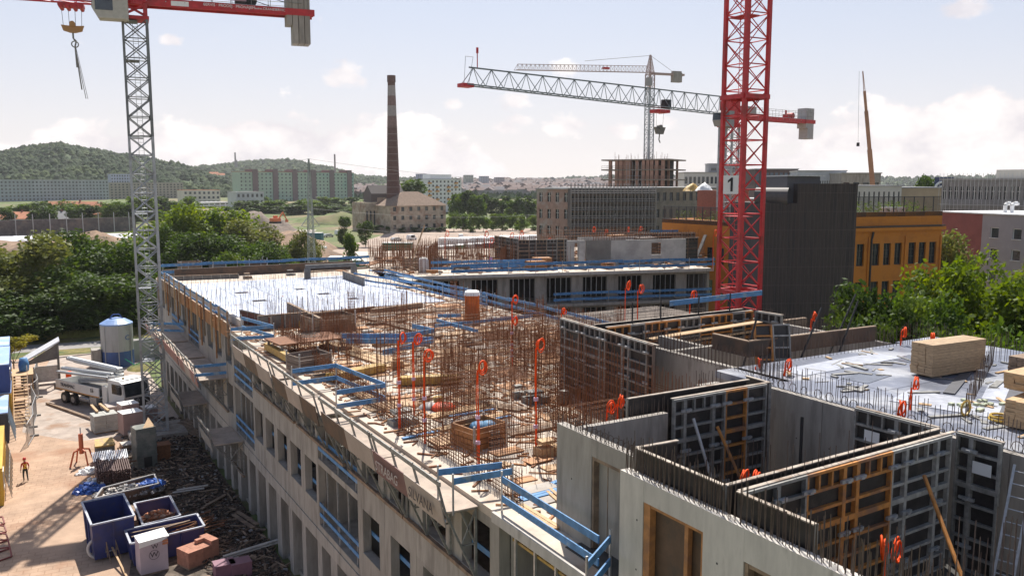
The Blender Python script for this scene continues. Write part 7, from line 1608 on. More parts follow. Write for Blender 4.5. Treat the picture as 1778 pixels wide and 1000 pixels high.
SILV=M('silver_mast_paint',(.38,.40,.42),.45,(3,.15),metal=.3,col2=(.27,.28,.29),s2=.8); DKM=M('weathered_mast_grey',(.16,.17,.17),.5,(3,.2),metal=.3)
def mast(e,w,h0,h1,sh,n,rc,rb,mat,style='x',mat2=None,zsw=None,rz=0):
    me={}; z=h0
    while z<h1-.1:
        hh=min(sh,h1-z); mt=mat2 if (mat2 and z>=zsw) else mat; key=(round(hh,2),mt.name)
        if key not in me: me[key]=lat_mesh(w,hh,max(1,round(n*hh/sh)),rc,rb,mt,style)
        o=P('mast_section',me[key],None,e); o.location=(0,0,z); o.rotation_euler=(0,0,rz); z+=hh
def counterjib(e,a,L_,z,label_txt=True,mat=RED,wn_=4,cwu=2,cwd=2.7,cwm=CONC,fs=1):
    'a: azimuth east of +Y of the counter jib'
    d=Vector((math.sin(a),math.cos(a),0)); n=Vector((-d.y,d.x,0)); rz=math.atan2(d.y,d.x)
    g=E('x','','',(0,0,0)); bpy.data.objects.remove(g)
    m=MB(); 
    for s in (-.6,.6): m.bar(d*.8+n*s+Vector((0,0,z)),d*L_+n*s+Vector((0,0,z)),.22,.62)
    P('counter_jib',m,mat,e)
    m=MB()
    for k in range(int(L_/1.5)): q=d*(1+k*1.5)+Vector((0,0,z+.1)); m.bar(q-n*.75,q+n*.75,.08)
    m.bar(d*1+Vector((0,0,z+.33)),d*(L_-2)+Vector((0,0,z+.33)),1.3,.05); P('walkway',m,GALV,e)
    m=MB()
    for s in (-.85,.85):
        for k in range(int(L_/1.6)): q=d*(1.4+k*1.6)+n*s+Vector((0,0,z+.3)); m.rod(q,q+Vector((0,0,1.15)),.025,4)
        for hh in (.75,1.4): m.rod(d*1.2+n*s+Vector((0,0,z+hh)),d*(L_-1)+n*s+Vector((0,0,z+hh)),.025,4)
    P('handrail',m,STEEL,e)
    for k in range(wn_):
        m=MB(); q=d*(L_-2.1+k*.52); t=.235
        m.T=Matrix.Translation(q)@Matrix.Rotation(rz,4,'Z'); m.box(-t,t,-.78,.78,z-cwd+(1.6 if (k==0 and wn_==4) else 0),z+cwu); m.T=None; P('counterweight_block',m,cwm,e)
    m=MB(); m.T=Matrix.Rotation(rz,4,'Z'); m.box(L_-2.45,L_+.1,-.83,-.79,z-.28,z+.28); m.box(L_-2.45,L_+.1,.79,.83,z-.28,z+.28); m.T=None; P('weight_clamp',m,mat,e)
    m=MB(); m.T=Matrix.Rotation(rz,4,'Z'); m.rod((L_-5.2,-.45,z+.75),(L_-5.2,.45,z+.75),.42,14,cap=True); m.box(L_-6.6,L_-5.6,-.4,.4,z+.4,z+.95); m.box(L_-6.5,L_-6.3,-.1,.1,z+.9,z+1.5); m.T=None; P('winch',m,BLK if cwu>3 else RED,e)
    m=MB(); m.T=Matrix.Rotation(rz,4,'Z'); m.box(1.6,4.8,-.9,-.4,z+.5,z+1.5) ; m.T=None; P('control_cabinet',m,GREYR,e)
    return d,n,rz
def jib(e,a,L_,z,hj,wj,nb,mat,rise=0,z_end=None):
    d=Vector((math.sin(a),math.cos(a),0)); n=Vector((-d.y,d.x,0)); m=MB(); pts=[]
    def low(t,s): return d*(1+(L_-1)*t)+n*s*wj/2*(1-.25*t)+Vector((0,0,z+rise*t))
    def top(t): return d*(1+(L_-1)*t)+Vector((0,0,z+hj*(1-.22*t)+rise*t))
    for s in (-1,1): m.bar(low(0,s),low(1,s),.13,.13)
    m.bar(top(0),top(.985),.15,.15); o=P('jib_chords',m,mat,e)
    m=MB()
    for k in range(nb):
        t0,t1=k/nb,(k+1)/nb; tm=(t0+t1)/2
        for s in (-1,1): m.rod(low(t0,s),top(tm),.042,4); m.rod(top(tm),low(t1,s),.042,4)
        m.rod(low(t0,-1),low(t0,1),.035,4); m.rod(low(t0,-1),low(t1,1),.03,4)
    P('jib_bracing',m,mat,e); return low,top,d,n
def cabm(e,loc,rz,mat):
    m=MB(); pr=[(-1.3,.1),(.9,.1),(1.35,.9),(1.25,1.9),(.9,2.2),(-1.3,2.2)]; n=len(pr); m.T=Matrix.Translation(loc)@Matrix.Rotation(rz,4,'Z')
    m.add([(x,-.8,z) for x,z in pr]+[(x,.8,z) for x,z in pr],[tuple(range(n)),tuple(range(n,2*n))[::-1]]+[(i,n+i,n+(i+1)%n,(i+1)%n) for i in range(n)]); m.T=None; c=P('cab',m,mat,e)
    m=MB(); m.T=Matrix.Translation(loc)@Matrix.Rotation(rz,4,'Z'); m.box(-.2,1.1,-.83,-.81,.7,2.0); m.box(-.2,1.1,.81,.83,.7,2.0); m.add([(1.38,-.7,.95),(1.38,.7,.95),(1.28,.7,1.88),(1.28,-.7,1.88)],[(0,1,2,3)]); m.T=None; P('window',m,GLS,c)
# ---- 1: silver mast at left
bx,by=9.35,79.3
e=E('tower_crane','tower crane at left with silver lattice mast and red counter jib','crane',(bx,by,0))
ztop=at(233,30,d=math.hypot(bx,by)).z
m=MB(); m.box(-2.3,2.3,-2.3,2.3,0,.5); P('foundation',m,CONC,e)
mast(e,1.85,.5,ztop-.3,6.4,4,.10,.045,SILV,mat2=DKM,zsw=22,rz=R(-6))
m=MB(); m.T=Matrix.Rotation(R(-6),4,'Z'); m.box(-1.1,1.1,-1.1,1.1,ztop-.3,ztop-.05)
for x in (-.85,.85):
    for y in (-.85,.85): m.bar((x,y,ztop-.1),(x,y,ztop+1.0),.3)
m.bar((-.85,-.85,ztop),(.85,-.85,ztop+.9),.18); m.bar((.85,-.85,ztop),(-.85,-.85,ztop+.9),.18); m.lathe([(1.2,ztop+.85),(1.2,ztop+1.15)],18); m.box(-.95,.95,-.95,.95,ztop+1.1,ztop+3.2); m.T=None; P('slewing_unit',m,RED,e)
A1=R(98.5); zj=ztop+1.2
# counter jib direction: away to the right
d,n,rz=counterjib(e,A1-0,14.7,zj,cwu=3.4,cwd=2.7)
# (facing side lettering)
nf=n if (n.dot(Vector((-1,-1,0)))>0) else -n
def side_text(t,size,along,z,mt): 
    q=d*along+nf*.73; text(t,size,mt,e,(q.x,q.y,z),(R(90),0,rz if nf.dot(Vector((math.sin(rz),-math.cos(rz),0)))>0 else rz+math.pi))
side_text('SERVIS · PRODEJ · PRONÁJEM',.33,7.6,zj+.1,WHT); side_text('www.CRANESERVICE.cz',.3,11.2,zj+.08,WHT)
for al in (3.6,13.4):
    q=d*al+nf*.725; m=MB(); m.T=Matrix.Translation((q.x,q.y,zj))@Matrix.Rotation(rz,4,'Z'); m.box(-.7,.7,-.005,.005,-.2,.2); m.T=None; P('white_plate',m,WHT,e)
q=d*8+nf*.8; m=MB(); m.T=Matrix.Translation((q.x*.85,q.y*.85,zj+1.0))@Matrix.Rotation(rz,4,'Z'); m.box(-2.6,2.2,-.03,.03,-.4,.9); m.T=None; P('banner',m,M('pink_banner',(.42,.28,.33),.6),e)
cabm(e,(-1.9,-1.2,zj-1.9),rz+math.pi,M('cab_cream',(.45,.43,.38),.5))
low,top,dj,nj=jib(e,A1+math.pi,30,zj-.3,1.9,1.3,17,RED)
# trolley and hook block
tr=dj*4.7; m=MB(); m.T=Matrix.Translation((tr.x,tr.y,zj-.75))@Matrix.Rotation(rz,4,'Z'); m.box(-.95,.95,-.7,.7,0,.22); 
for x in (-.75,-.25,.25,.75): m.rod((x,-.8,-.05),(x,.8,-.05),.16,10,cap=True)
m.T=None; P('trolley',m,RED,e)
zh=at(127,48,d=math.hypot(bx+tr.x,by+tr.y)).z
m=MB()
for x in (-.75,-.25,.25,.75): q=Vector((tr.x,tr.y,0))+d*x; q2=Vector((tr.x,tr.y,0))+d*x*.9; m.rod((q.x,q.y,zj-.7),(q2.x,q2.y,zh+.1),.018,4)
P('hoist_ropes',m,BLK,e)
m=MB(); m.T=Matrix.Translation((tr.x,tr.y,zh))@Matrix.Rotation(rz,4,'Z'); m.add([(-.85,-.12,.15),(-.7,-.12,-.3),(-.2,-.12,-.45),(.2,-.12,-.45),(.7,-.12,-.3),(.85,-.12,.15),(.25,-.12,.1),(0,-.12,.4),(-.25,-.12,.1)]+[(-.85,.12,.15),(-.7,.12,-.3),(-.2,.12,-.45),(.2,.12,-.45),(.7,.12,-.3),(.85,.12,.15),(.25,.12,.1),(0,.12,.4),(-.25,.12,.1)],[tuple(range(9)),tuple(range(9,18))[::-1]]+[(i,9+i,9+(i+1)%9,(i+1)%9) for i in range(9)]); m.rod((0,-.3,.25),(0,.3,.25),.22,14,cap=True); m.T=None; P('hook_block',m,M('hook_block_ochre',(.45,.24,.09),.6),e)
m=MB(); m.path([(tr.x,tr.y,zh-.4),(tr.x,tr.y,zh-.9),(tr.x+.2,tr.y,zh-1.1),(tr.x+.1,tr.y,zh-1.5),(tr.x+.15,tr.y,zh-3.2)],.07,6); m.torus((tr.x+.1,tr.y,zh-1.35),.25,.05,'y',14,5); P('hook',m,STEEL,e)
m=MB(); z2=at(141,172,d=math.hypot(bx+tr.x,by+tr.y)).z; m.rod((tr.x+.1,tr.y,zh-1.6),(tr.x+.65,tr.y-.3,z2),.03,4); m.rod((tr.x+.15,tr.y,zh-1.6),(tr.x+.8,tr.y-.2,z2),.02,4); m.rod((tr.x+.1,tr.y,zh-1.6),(tr.x+.4,tr.y-.15,zh-5),.055,5); P('chain_sling',m,STEEL,e)
m=MB(); m.bar(d*2+Vector((0,0,zj+3)),d*14+Vector((0,0,zj+.6)),.05); m.bar(d*2+Vector((0,0,zj+3)),d*11+Vector((0,0,zj+.5)),.05); P('stay_ropes',m,BLK,e)
# ---- 2: red mast with number 1
cx,cy=at(1286,400,d=61)[:2]
e=E('tower_crane_mast','tall red lattice mast with white number 1 board','crane mast',(cx,cy,0))
mast(e,2.0,0,46,6.68,4,.12,.042,RED,rz=R(-2))
m=MB(); 
zp=at(1286,170,d=61).z
m.T=Matrix.Rotation(R(-2),4,'Z')
for s in (1,-1): m.bar((-1.1,s*1.1,zp),(1.1,s*1.1,zp),.25,.3); m.bar((s*1.1,-1.1,zp),(s*1.1,1.1,zp),.25,.3)
m.box(-1.1,1.1,-1.1,1.1,zp-.02,zp+.03); m.T=None; P('collar_platform',m,RED,e)
zb=at(1286,527-22,d=61).z; m=MB()
for s in (1,-1): m.bar((-1.05,s*1.05,zb),(1.05,s*1.05,zb),.2,.25); m.bar((s*1.05,-1.05,zb),(s*1.05,1.05,zb),.2,.25)
P('collar',m,RED,e)
q=at(1269,321,d=59.3); sx_,sz_=.5*24*61/1481*1.0,.5*30*61/1481
g=Vector((q.x-cx,q.y-cy,q.z)); m=MB(); m.T=Matrix.Translation(g)@Matrix.Rotation(R(-47),4,'Z'); m.box(-sx_,sx_,-.03,.03,-sz_,sz_); m.T=None; P('number_board',m,WHT,e)
m=MB(); o1=[(-.02,-.45),(.13,-.45),(.13,.48),(.02,.48),(-.2,.27),(-.2,.12),(-.02,.26)]; n=len(o1); m.T=Matrix.Translation(g)@Matrix.Rotation(R(-47),4,'Z')@Matrix.Scale(1.0,4); m.add([(x,-.06,y) for x,y in o1]+[(x,-.035,y) for x,y in o1],[tuple(range(n)),tuple(range(n,2*n))[::-1]]+[(i,n+i,n+(i+1)%n,(i+1)%n) for i in range(n)]); m.T=None; P('number_one',m,BLK,e)
# ---- 3: grey-jib crane behind
mx_,my_=at(1264,300,d=125)[:2]; 
e=E('tower_crane','flat-top crane with long grey jib and red counter jib behind the red mast','crane',(mx_,my_,0))
zj3=at(1264,200,d=125).z
mast(e,2.0,0,zj3-1.6,6,4,.12,.05,SILV,rz=.3)
dd=94; tip=at(806,160,d=dd); a3=math.atan2(tip.x-mx_,tip.y-my_); L3=math.hypot(tip.x-mx_,tip.y-my_)
m=MB(); m.box(-1.2,1.2,-1.2,1.2,zj3-1.7,zj3-1.3); m.lathe([(1.3,zj3-1.3),(1.3,zj3-.8)],18); m.box(-1,1,-1,1,zj3-.8,zj3+1.9); P('slewing_unit',m,RED,e)
ac=a3+math.pi; d,n,rz=counterjib(e,ac,19.5,zj3-.2,wn_=4,cwu=2.0,cwd=2.6,cwm=M('counterweight_grey',(.42,.42,.43),.7))
GJ=M('grey_jib_paint',(.17,.20,.205),.5,(3,.15),metal=.2)
low,top,dj,nj=jib(e,a3,L3,zj3,2.4,1.6,18,GJ,rise=at(806,147,d=dd).z-zj3)
m=MB(); q=low(1,0); m.T=Matrix.Translation(q)@Matrix.Rotation(math.atan2(dj.y,dj.x),4,'Z'); m.box(-.9,.5,-.6,.6,-.3,.1); m.T=None; P('jib_head',m,RED,e)
m=MB(); q1=q+Vector((0,0,0)); m.path([q1,q1+Vector((0,0,3.0))-dj*.2,q1+Vector((0,0,3.0))-dj*1.2,q1-dj*.6],.03,4); P('service_cage',m,GALV,e)
m=MB(); t_=top(.96); m.rod(t_,t_+Vector((0,0,1.6)),.06,5); m.rod(t_+Vector((0,0,1.6)),t_+Vector((0,0,2.2)),.14,8,cap=True); P('warning_lamp',m,RED,e)
cabm(e,tuple(dj*3.2+nj*(1.5 if nj.dot(Vector((-1,-1,0)))>0 else -1.4)+Vector((0,0,zj3-1.9))),math.atan2(dj.y,dj.x),M('cab_grey',(.24,.25,.26),.4))
ft=(1128-806)/(1264-806.); t3=.30; q=low(t3,0); m=MB(); m.T=Matrix.Translation(q)@Matrix.Rotation(math.atan2(dj.y,dj.x),4,'Z'); m.box(-1.1,1.1,-.8,.8,-.75,-.35)
for x in (-.8,.8): m.rod((x,-.9,-.6),(x,.9,-.6),.2,10,cap=True)
m.T=None; P('trolley',m,RED,e)
m=MB(); m.T=Matrix.Translation(q)@Matrix.Rotation(math.atan2(dj.y,dj.x),4,'Z'); m.box(-1.7,-.6,-.4,.4,-.1,1.0); m.T=None; P('hoist_unit',m,BLK,e)
zb3=at(1133,228,d=math.hypot(q.x+mx_,q.y+my_)).z
m=MB()
for s in (-.7,.7): m.rod(q+dj*s+Vector((0,0,-.7)),Vector((q.x,q.y,zb3+.6))+dj*s*.8,.02,3)
P('hoist_ropes',m,BLK,e)
m=MB(); m.T=Matrix.Translation((q.x,q.y,zb3))@Matrix.Rotation(math.atan2(dj.y,dj.x),4,'Z'); m.add([(-1.0,-.15,.5),(-.6,-.15,-.4),(.6,-.15,-.4),(1.0,-.15,.5),(-1.0,.15,.5),(-.6,.15,-.4),(.6,.15,-.4),(1.0,.15,.5)],[(0,1,2,3),(7,6,5,4),(0,4,5,1),(1,5,6,2),(2,6,7,3),(3,7,4,0)]); m.rod((0,-.3,.5),(0,.3,.5),.3,12,cap=True); m.path([(0,0,-.4),(.1,0,-1.1),(-.15,0,-1.5)],.08,5); m.T=None; P('hook_block',m,M('hook_block_grey',(.17,.16,.14),.6),e)
# ---- 4: far pale crane with peak
fx,fy=at(1126,272,d=262)[:2]; e=E('tower_crane','distant pale red and white tower crane with pointed peak on the concrete frame','crane',(fx,fy,0))
z4=lambda y:at(1126,y,d=262).z
PCR=M('faded_pink_crane',(.42,.30,.27),.6); 
mast(e,1.9,20,z4(130),6,4,.13,.06,SILV,mat2=PCR,zsw=z4(190))
m=MB(); lattice(m,(0,0),1.9,.3,z4(130),z4(96),6,.09,.05); P('peak',m,PCR,e)
tp=at(895,118,d=225); a4=math.atan2(tp.x-fx,tp.y-fy); L4=math.hypot(tp.x-fx,tp.y-fy); jib(e,a4,L4,z4(127),1.9,1.4,34,PCR,rise=at(895,122,d=225).z-z4(127))
cp=at(1187,130,d=268); ac=math.atan2(cp.x-fx,cp.y-fy); lc=math.hypot(cp.x-fx,cp.y-fy); dc=Vector((math.sin(ac),math.cos(ac),0)); m=MB(); m.bar(Vector((0,0,z4(128))),dc*lc+Vector((0,0,z4(128))),1.2,.6); P('counter_jib',m,PCR,e)
m=MB(); m.bar(dc*(lc-4)+Vector((0,0,z4(133))),dc*(lc-1)+Vector((0,0,z4(133))),1.6,2.8); m.bar(dc*(lc-4)+Vector((0,0,z4(126))),dc*(lc-1)+Vector((0,0,z4(126))),1.0,1.4); P('counterweight',m,CONC,e)
m=MB(); dj4=Vector((math.sin(a4),math.cos(a4),0)); pk=Vector((0,0,z4(97))); m.rod(pk,dj4*L4*.52+Vector((0,0,z4(121))),.06,4); m.rod(pk,dc*lc*.75+Vector((0,0,z4(126))),.06,4); P('tie_ropes',m,STEEL,e)
m=MB(); m.box(-1.6,-.2,-1.4,.2,z4(150),z4(136)); P('cab',m,GREYR,e)
m=MB(); q=dj4*L4*.36; m.box(q.x-.9,q.x+.9,q.y-.6,q.y+.6,z4(130),z4(127)); P('trolley',m,RED,e)
# ---- 5: mobile crane boom behind the right-hand blocks
ba=at(1523,300,d=255); bt=at(1498,124,d=255); e=E('mobile_crane','mobile crane with long orange telescopic boom above the grey block','mobile crane',(ba.x,ba.y,0))
o=Vector((ba.x,ba.y,0)); b0=Vector((ba.x,ba.y,14))-o; b1=bt-o; BO=M('boom_orange',(.36,.17,.09),.6,(.5,.2)); dirb=(b1-b0)
for i,(t0,t1,w) in enumerate(((0,.45,1.1),(.45,.72,.9),(.72,.86,.65))): m=MB(); m.bar(b0+dirb*t0,b0+dirb*t1,w,w*1.15); P('boom_section',m,BO,e)
m=MB(); 
for s in (-.3,.3): m.bar(b0+dirb*.86+Vector((s,0,0)),b1+Vector((s*.3,0,0)),.14)
for k in range(10): m.bar(b0+dirb*(.86+.014*k)+Vector((-.3,0,0)),b0+dirb*(.867+.014*k)+Vector((.3,0,0)),.08)
P('fly_jib',m,BO,e)
m=MB(); hk=at(1490,248,d=255)-o; m.rod(b1+Vector((-.8,.5,0)),hk,.04,3); m.rod(hk,hk+Vector((0,0,-1)),.4,8,cap=True); P('hoist_rope_and_hook',m,BLK,e)
m=MB(); m.box(-5,6,-1.5,1.5,1,3); m.box(-3,3,-1.4,1.4,3,6); m.bar((0,0,5),b0,1.3,1.4); P('carrier',m,BO,e)
for k in range(5):
    for s in (-1.5,1.5): m=MB(); m.rod((-4+k*2.2,s-.2,.7),(-4+k*2.2,s+.2,.7),.7,12,cap=True); P('wheel',m,BLK,e)
# ================= TREES
BARK=M('bark',(.13,.10,.07),.9,(6,.3),.3)
def leafmat(name,c1,c2,tr=.3): return M(name,c1,.6,(.45,.35),0,col2=c2,s2=.22,a2=.5,trans=tr,spec=.25)
LD=leafmat('dark_green_leaves',(.04,.075,.012),(.075,.115,.018)); LO=leafmat('olive_leaves',(.115,.135,.03),(.16,.17,.05)); LY=leafmat('yellow_green_leaves',(.095,.145,.014),(.15,.20,.018),.38); LM=leafmat('mid_green_leaves',(.07,.125,.016),(.115,.165,.024))
def crown(seed,n,leaf,shape='round',lobes=16,mat=LD,k=3):
    'unit crown: radius about 1, height from 0 to 2; leaf-sized faces gathered in clumps'
    r=random.Random(seed); m=MB(); L2=[]
    for i in range(lobes):
        z=r.uniform(.15,1.85); 
        w={'round':math.sqrt(max(.05,1-(z-1)**2)),'cone':(1.05-z*.5),'column':.8 if z<1.5 else .5,'spread':(.5+.55*z if z<1.0 else 1.05*math.sqrt(max(.03,1-((z-1)/1.0)**2)))}[shape]
        a=r.uniform(0,6.28); q=w*r.uniform(.35,.85); L2.append((q*math.cos(a),q*math.sin(a),z,r.uniform(.24,.46)*(.8 if shape=='cone' else 1)))
    L2.append((0,0,1.0,.5)); L2.append((0,0,1.5,.35))
    for i in range(n):
        cx,cy,cz,cr=L2[r.randrange(len(L2))]
        v=Vector((r.gauss(0,1),r.gauss(0,1),r.gauss(0,1))).normalized(); rr=cr*(r.random()**.35)*r.uniform(.85,1.15); c=Vector((cx,cy,cz))+v*rr
        t=Vector((r.gauss(0,1),r.gauss(0,1),r.gauss(0,.6)));t.normalize(); b=v.lerp(Vector((r.gauss(0,1),r.gauss(0,1),r.gauss(0,1))),.6).cross(t)
        if b.length<.1: continue
        b.normalize(); s=leaf*r.uniform(.6,1.3)
        m.add([c-t*s,c+b*s*.55,c+t*s,c-b*s*.55],[(0,1,2,3)])
    return m.mesh('crown',mat)
def trunk(seed,th,n=6):
    r=random.Random(seed); m=MB(); m.rod((0,0,-.1),(.03,0,.45),.05,7,r2=.035); m.rod((.03,0,.45),(.0,.04,1.1),.035,6,r2=.02)
    for i in range(n):
        z=.35+.5*i/n; a=r.uniform(0,6.28); m.rod((.02,0,z),(.55*math.cos(a),.55*math.sin(a),z+r.uniform(.3,.7)),.018,5,r2=.006)
    return m.mesh('trunk',BARK)
CR={}
def cr(kind,mat,n,leaf,seed,lobes=16):
    key=(kind,mat.name,n,leaf,seed)
    if key not in CR: CR[key]=crown(seed,n,leaf,kind,lobes,mat)
    return CR[key]
TR=[trunk(i,1) for i in range(3)]
def tree(x,y,z,H,Rw,label,me,group=None,bot=.12,name='broadleaf_tree',cat='tree',rz=None):
    e=E(name,label,cat,(x,y,z),group,U(0,6) if rz is None else rz)
    t=P('trunk',TR[rnd.randrange(3)],None,e); t.scale=(H*.35,H*.35,H*.62)
    c=P('crown',me,None,e); c.location=(0,0,H*bot); c.scale=(Rw,Rw,H*(1-bot)/2*.9); return e
big=[cr('round',LD,9000,.052,i,22) for i in range(3)]; bigo=[cr('round',LO,9000,.050,10+i,26) for i in range(2)]; bigm=[cr('round',LM,9000,.052,20+i,22) for i in range(2)]; bigy=[cr('spread',LY,9500,.05,30+i,24) for i in range(2)]
far=[cr('round',LD,1500,.11,40+i,12) for i in range(3)]; farm=[cr('round',LM,1500,.11,50+i,12) for i in range(3)]; farc=[cr('cone',LD,1200,.10,60,12)]; farp=[cr('column',LM,2200,.10,61,14),cr('column',LD,2200,.10,62,14)]
def tp(px_,d,ytop,Rw,label,me,group=None,**k):
    p=at(px_,ytop,d=d); z=hgt(p.x,p.y); return tree(p.x,p.y,z,max(2,p.z-z),Rw,label,me,group,**k)
G='trees beyond the road at left'
for i,(x,d,y,w,me,l) in enumerate(((-30,150,420,8,bigo[0],'olive tree at the very left edge beyond the road'),(42,146,402,8.5,bigo[1],'large olive-green willow-like tree at the left, behind the young yellow tree'),(95,165,425,7,bigo[0],'olive tree between the willow-like tree and the tall bright one'),(150,158,391,7.5,big[0],'tall bright-topped tree left of the silver mast, first of two'),(192,162,398,7.5,bigm[0],'tall leafy tree just left of the silver mast, second of two'),(120,142,455,7,big[1],'dark tree in the shaded middle of the left grove'),(170,140,470,7,big[2],'very dark tree under the two tall ones'),(60,139,490,7,big[0],'dark low tree beneath the willow-like tree'),(8,138,500,7,big[1],'dark low tree at the left edge beneath the olive crowns'),(215,141,480,5.5,bigm[1],'bushy tree beside the silver mast foot'),(232,150,525,5,bigm[0],'small bush directly behind the silo roof'),(205,139,520,5,big[2],'shaded bush left of the silo'))):
    tp(x,d,y,w,l,me,G,bot=.02)
for i,(x,d,y,w,me,l) in enumerate(((300,205,352,9,bigy[0],'broad yellow-green tree immediately right of the silver mast'),(345,215,350,10,bigm[0],'mid-green round tree, second right of the silver mast'),(395,212,357,10,bigy[1],'yellow-green tree, third right of the silver mast'),(432,205,378,8,bigo[1],'olive tree sloping down right of the tree row'),(285,185,385,6,big[1],'dark tree in front of the broad yellow-green tree'),(330,180,395,7,big[0],'dark lower tree below the mid-green crown'),(375,178,400,7,big[2],'dark lower tree below the yellow-green crown'),(430,172,408,5.5,bigm[1],'fresh green bush at the right of the dark trees'),(460,170,415,5,big[1],'bluish-green bush second from the right end of the row'),(485,172,420,4.5,bigm[0],'last green bush of the row before the pylon'),(410,168,425,5,bigm[1],'low green bush in front of the row'))):
    tp(x,d,y,w,l,me,'trees behind the far end of the building',bot=.0)
tp(536,196,396,4.8,'olive-brown tree directly behind the lattice pylon',bigo[0],bot=.05); tp(607,186,400,3.6,'slender fresh green tree right of the pylon',cr('cone',LM,4500,.06,70,16),bot=.05); tp(514,200,408,3.5,'small tree left of the pylon',bigm[1],bot=0)
tp(597,300,375,3.6,'small dark tree on the grassy mound',far[0]); tp(634,300,378,3,'small tree beside the factory wing',far[1])
# right-hand trees in front of the orange building
for i,(x,d,y,w,me,l) in enumerate(((1508,62,478,3.5,big[0],'dark round tree left, below the ivy-clad post'),(1556,64,492,3.4,big[1],'dark tree second from left in front of the orange building'),(1603,63,470,3.2,bigm[0],'dark green tree under the bright crown'),(1650,70,462,4.0,bigy[0],'bright yellow-green tree left of the tallest one'),(1694,68,432,3.7,bigy[1],'tallest bright yellow-green tree before the maroon wall'),(1745,66,468,3.6,bigy[0],'bright green tree at the right edge, lower crown'),(1790,64,470,4,bigy[1],'bright green tree cut by the right edge of the frame'),(1700,58,520,3.2,bigm[1],'mid-green bush under the tallest bright tree'),(1760,56,545,3,bigm[0],'dark green bush at the lower right by the slab edge'),(1640,58,545,2.8,big[2],'very dark bush under the bright trees'),(1500,58,540,2.2,big[2],'low dark bush at the corner of the netted block'),(1550,58,555,2.2,big[1],'low dark bush behind the stop-end form'))):
    tp(x,d,y,w,l,me,'trees right of the site',bot=.12 if y>480 else .3)
tp(1527,64,478,.9,'narrow ivy-clad post rising from the dark tree',cr('column',LD,3000,.09,71,10),bot=.3)
tp(1648,130,398,5,'grey-green tree between the orange building and the maroon wall',bigo[1],bot=.1); tp(1772,120,440,4.5,'grey-green tree before the lilac wall',bigo[0],bot=.1)
tp(1612,260,303,4.2,'round dark green tree beside the rooftop sign',far[0],bot=.3); tp(1597,265,310,3,'small round tree left of the rooftop sign',far[1],bot=.3)
# poplars and mid-distance rows
for i,(x,d,y,w,me,l) in enumerate(((795,470,328,7,farp[0],'first of the tall poplars right of the white apartment block'),(812,475,327,7,farp[1],'second tall poplar of the group'),(828,470,331,7,farp[0],'third tall poplar of the group'),(845,500,334,6,farp[1],'dark narrow poplar fourth in the group'),(712,470,310,14,far[0],'big round tree showing above the factory roof'),(862,500,338,8,far[1],'round tree right of the poplars'),(880,500,332,7,farc[0],'conifer among the trees right of the poplars'),(897,480,345,8,farm[0],'bushy tree near the brick building'),(915,480,336,8,far[2],'dark tree just left of the unfinished brick building'),(932,500,345,8,farm[1],'tree touching the unfinished brick building'))):
    tp(x,d,y,w,l,me,bot=.02)
for i in range(9):
    tp(788+i*17,395+U(-10,10),370+U(-4,3),4,'round green shrub on the meadow, %s from the left'%ORD[i],farm[i%3],'round shrubs on the meadow',bot=0,name='shrub',cat='shrub')
nb=0
for (x0,x1,d,y,n,w,sg) in ((-10,235,495,352,20,8,'behind the dark stone wall'),(410,640,560,352,20,9,'between the earth heaps and the mint green block'),(640,700,600,345,6,9,'just behind the brick chimney'),(240,330,520,345,7,9,'right of the silver mast below the hill'),(380,470,560,360,7,8,'in front of the grey-white low house'),(440,660,640,345,12,9,'at the very foot of the mint green block')):
    for k in range(n):
        nb+=1; x=x0+(x1-x0)*(k+.5)/n+U(-3,3); kd=nb%7; tp(x,d+U(-20,25),y+U(-7,8),w*U(.8,1.2),('dark rounded tree','fresh green tree','dark pointed conifer')[0 if kd<3 else 1 if kd<6 else 2]+' in the belt '+sg,(far+farm+farc)[kd],'tree belt in the middle distance',bot=0)
for k in range(6): tp(655+k*22,388,392+U(-3,5),3.2,'dark bush against the factory wall, %s from the left'%ORD[k],far[k%3],'dark bushes at the factory foot',bot=0,name='shrub',cat='shrub')
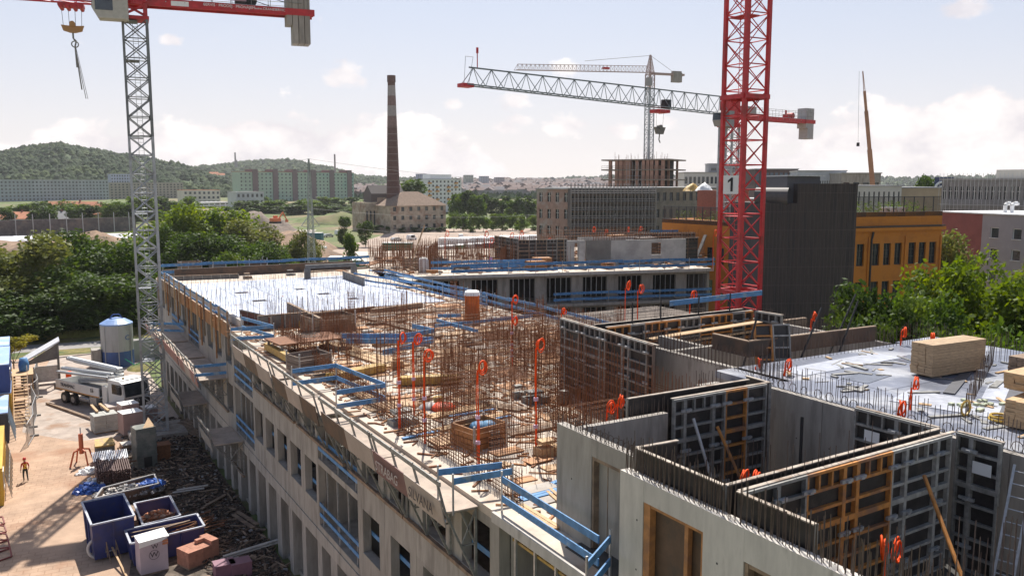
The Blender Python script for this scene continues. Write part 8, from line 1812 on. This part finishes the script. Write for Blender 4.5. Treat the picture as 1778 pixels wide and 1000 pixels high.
# young yellow tree by the entrance
p=yz(24,600); e=E('young_tree','slender young yellow-green tree at the yard entrance','tree',(p.x+.2,108,0)); m=MB(); m.rod((0,0,0),(0,0,2.6),.07,7); 
for a in (.3,1.8,3.3,4.9): m.rod((0,0,2.2),(1.2*math.cos(a),1.0*math.sin(a),4.4),.035,5)
P('trunk',m,BARK,e); c=P('crown',crown(80,2600,.075,'round',9,leafmat('yellow_leaves',(.20,.19,.02),(.28,.24,.03),.4)),None,e); c.location=(0,0,3.5); c.scale=(2.3,2.0,.95)
# long grass along the verge: uncountable
m=MB()
for _ in range(14000):
    t=U(0,1); a=at(-60+t*330,596-t*18,z=0); b=at(-60+t*330,584-t*12,z=0); q=a.lerp(b,U(-.1,1.6)); h=U(.3,1.0); s=U(.1,.3)
    m.add([(q.x-s,q.y,0),(q.x+s,q.y+U(-.2,.2),0),(q.x+U(-.2,.2),q.y,h)],[(0,1,2)])
tag(P('long_grass',m,M('long_dry_grass',(.20,.21,.06),.9,(.3,.4),trans=.3),kind='stuff'),'long pale grass on the bank beyond the road','grass')
m=MB()
for _ in range(9000):
    x,y=U(740,935),U(372,392); q=at(x,y,z=0); h=U(.5,1.8); s=U(.3,.9); m.add([(q.x-s,q.y,0),(q.x+s,q.y,0),(q.x,q.y,h)],[(0,1,2)])
tag(P('meadow_grass',m,M('bright_meadow',(.15,.20,.05),.9,(.05,.4),trans=.2),kind='stuff'),'bright meadow grass right of the old factory','grass')
# ---- summer haze
mb=MB(); mb.box(-1800,2800,-60,3600,-1.5,150); hz_=tag(P('haze',mb,MATS['concrete'],kind='stuff'),'thin summer haze over the whole scene','haze')
hm=bpy.data.materials.new('haze_air'); hm.use_nodes=True; t=hm.node_tree; t.nodes.clear(); o=t.nodes.new('ShaderNodeOutputMaterial'); v=t.nodes.new('ShaderNodeVolumePrincipled'); v.inputs['Color'].default_value=(.95,.965,1,1); v.inputs['Density'].default_value=.00008; v.inputs['Anisotropy'].default_value=.3; t.links.new(v.outputs[0],o.inputs[1]); hz_.data.materials.clear(); hz_.data.materials.append(hm)
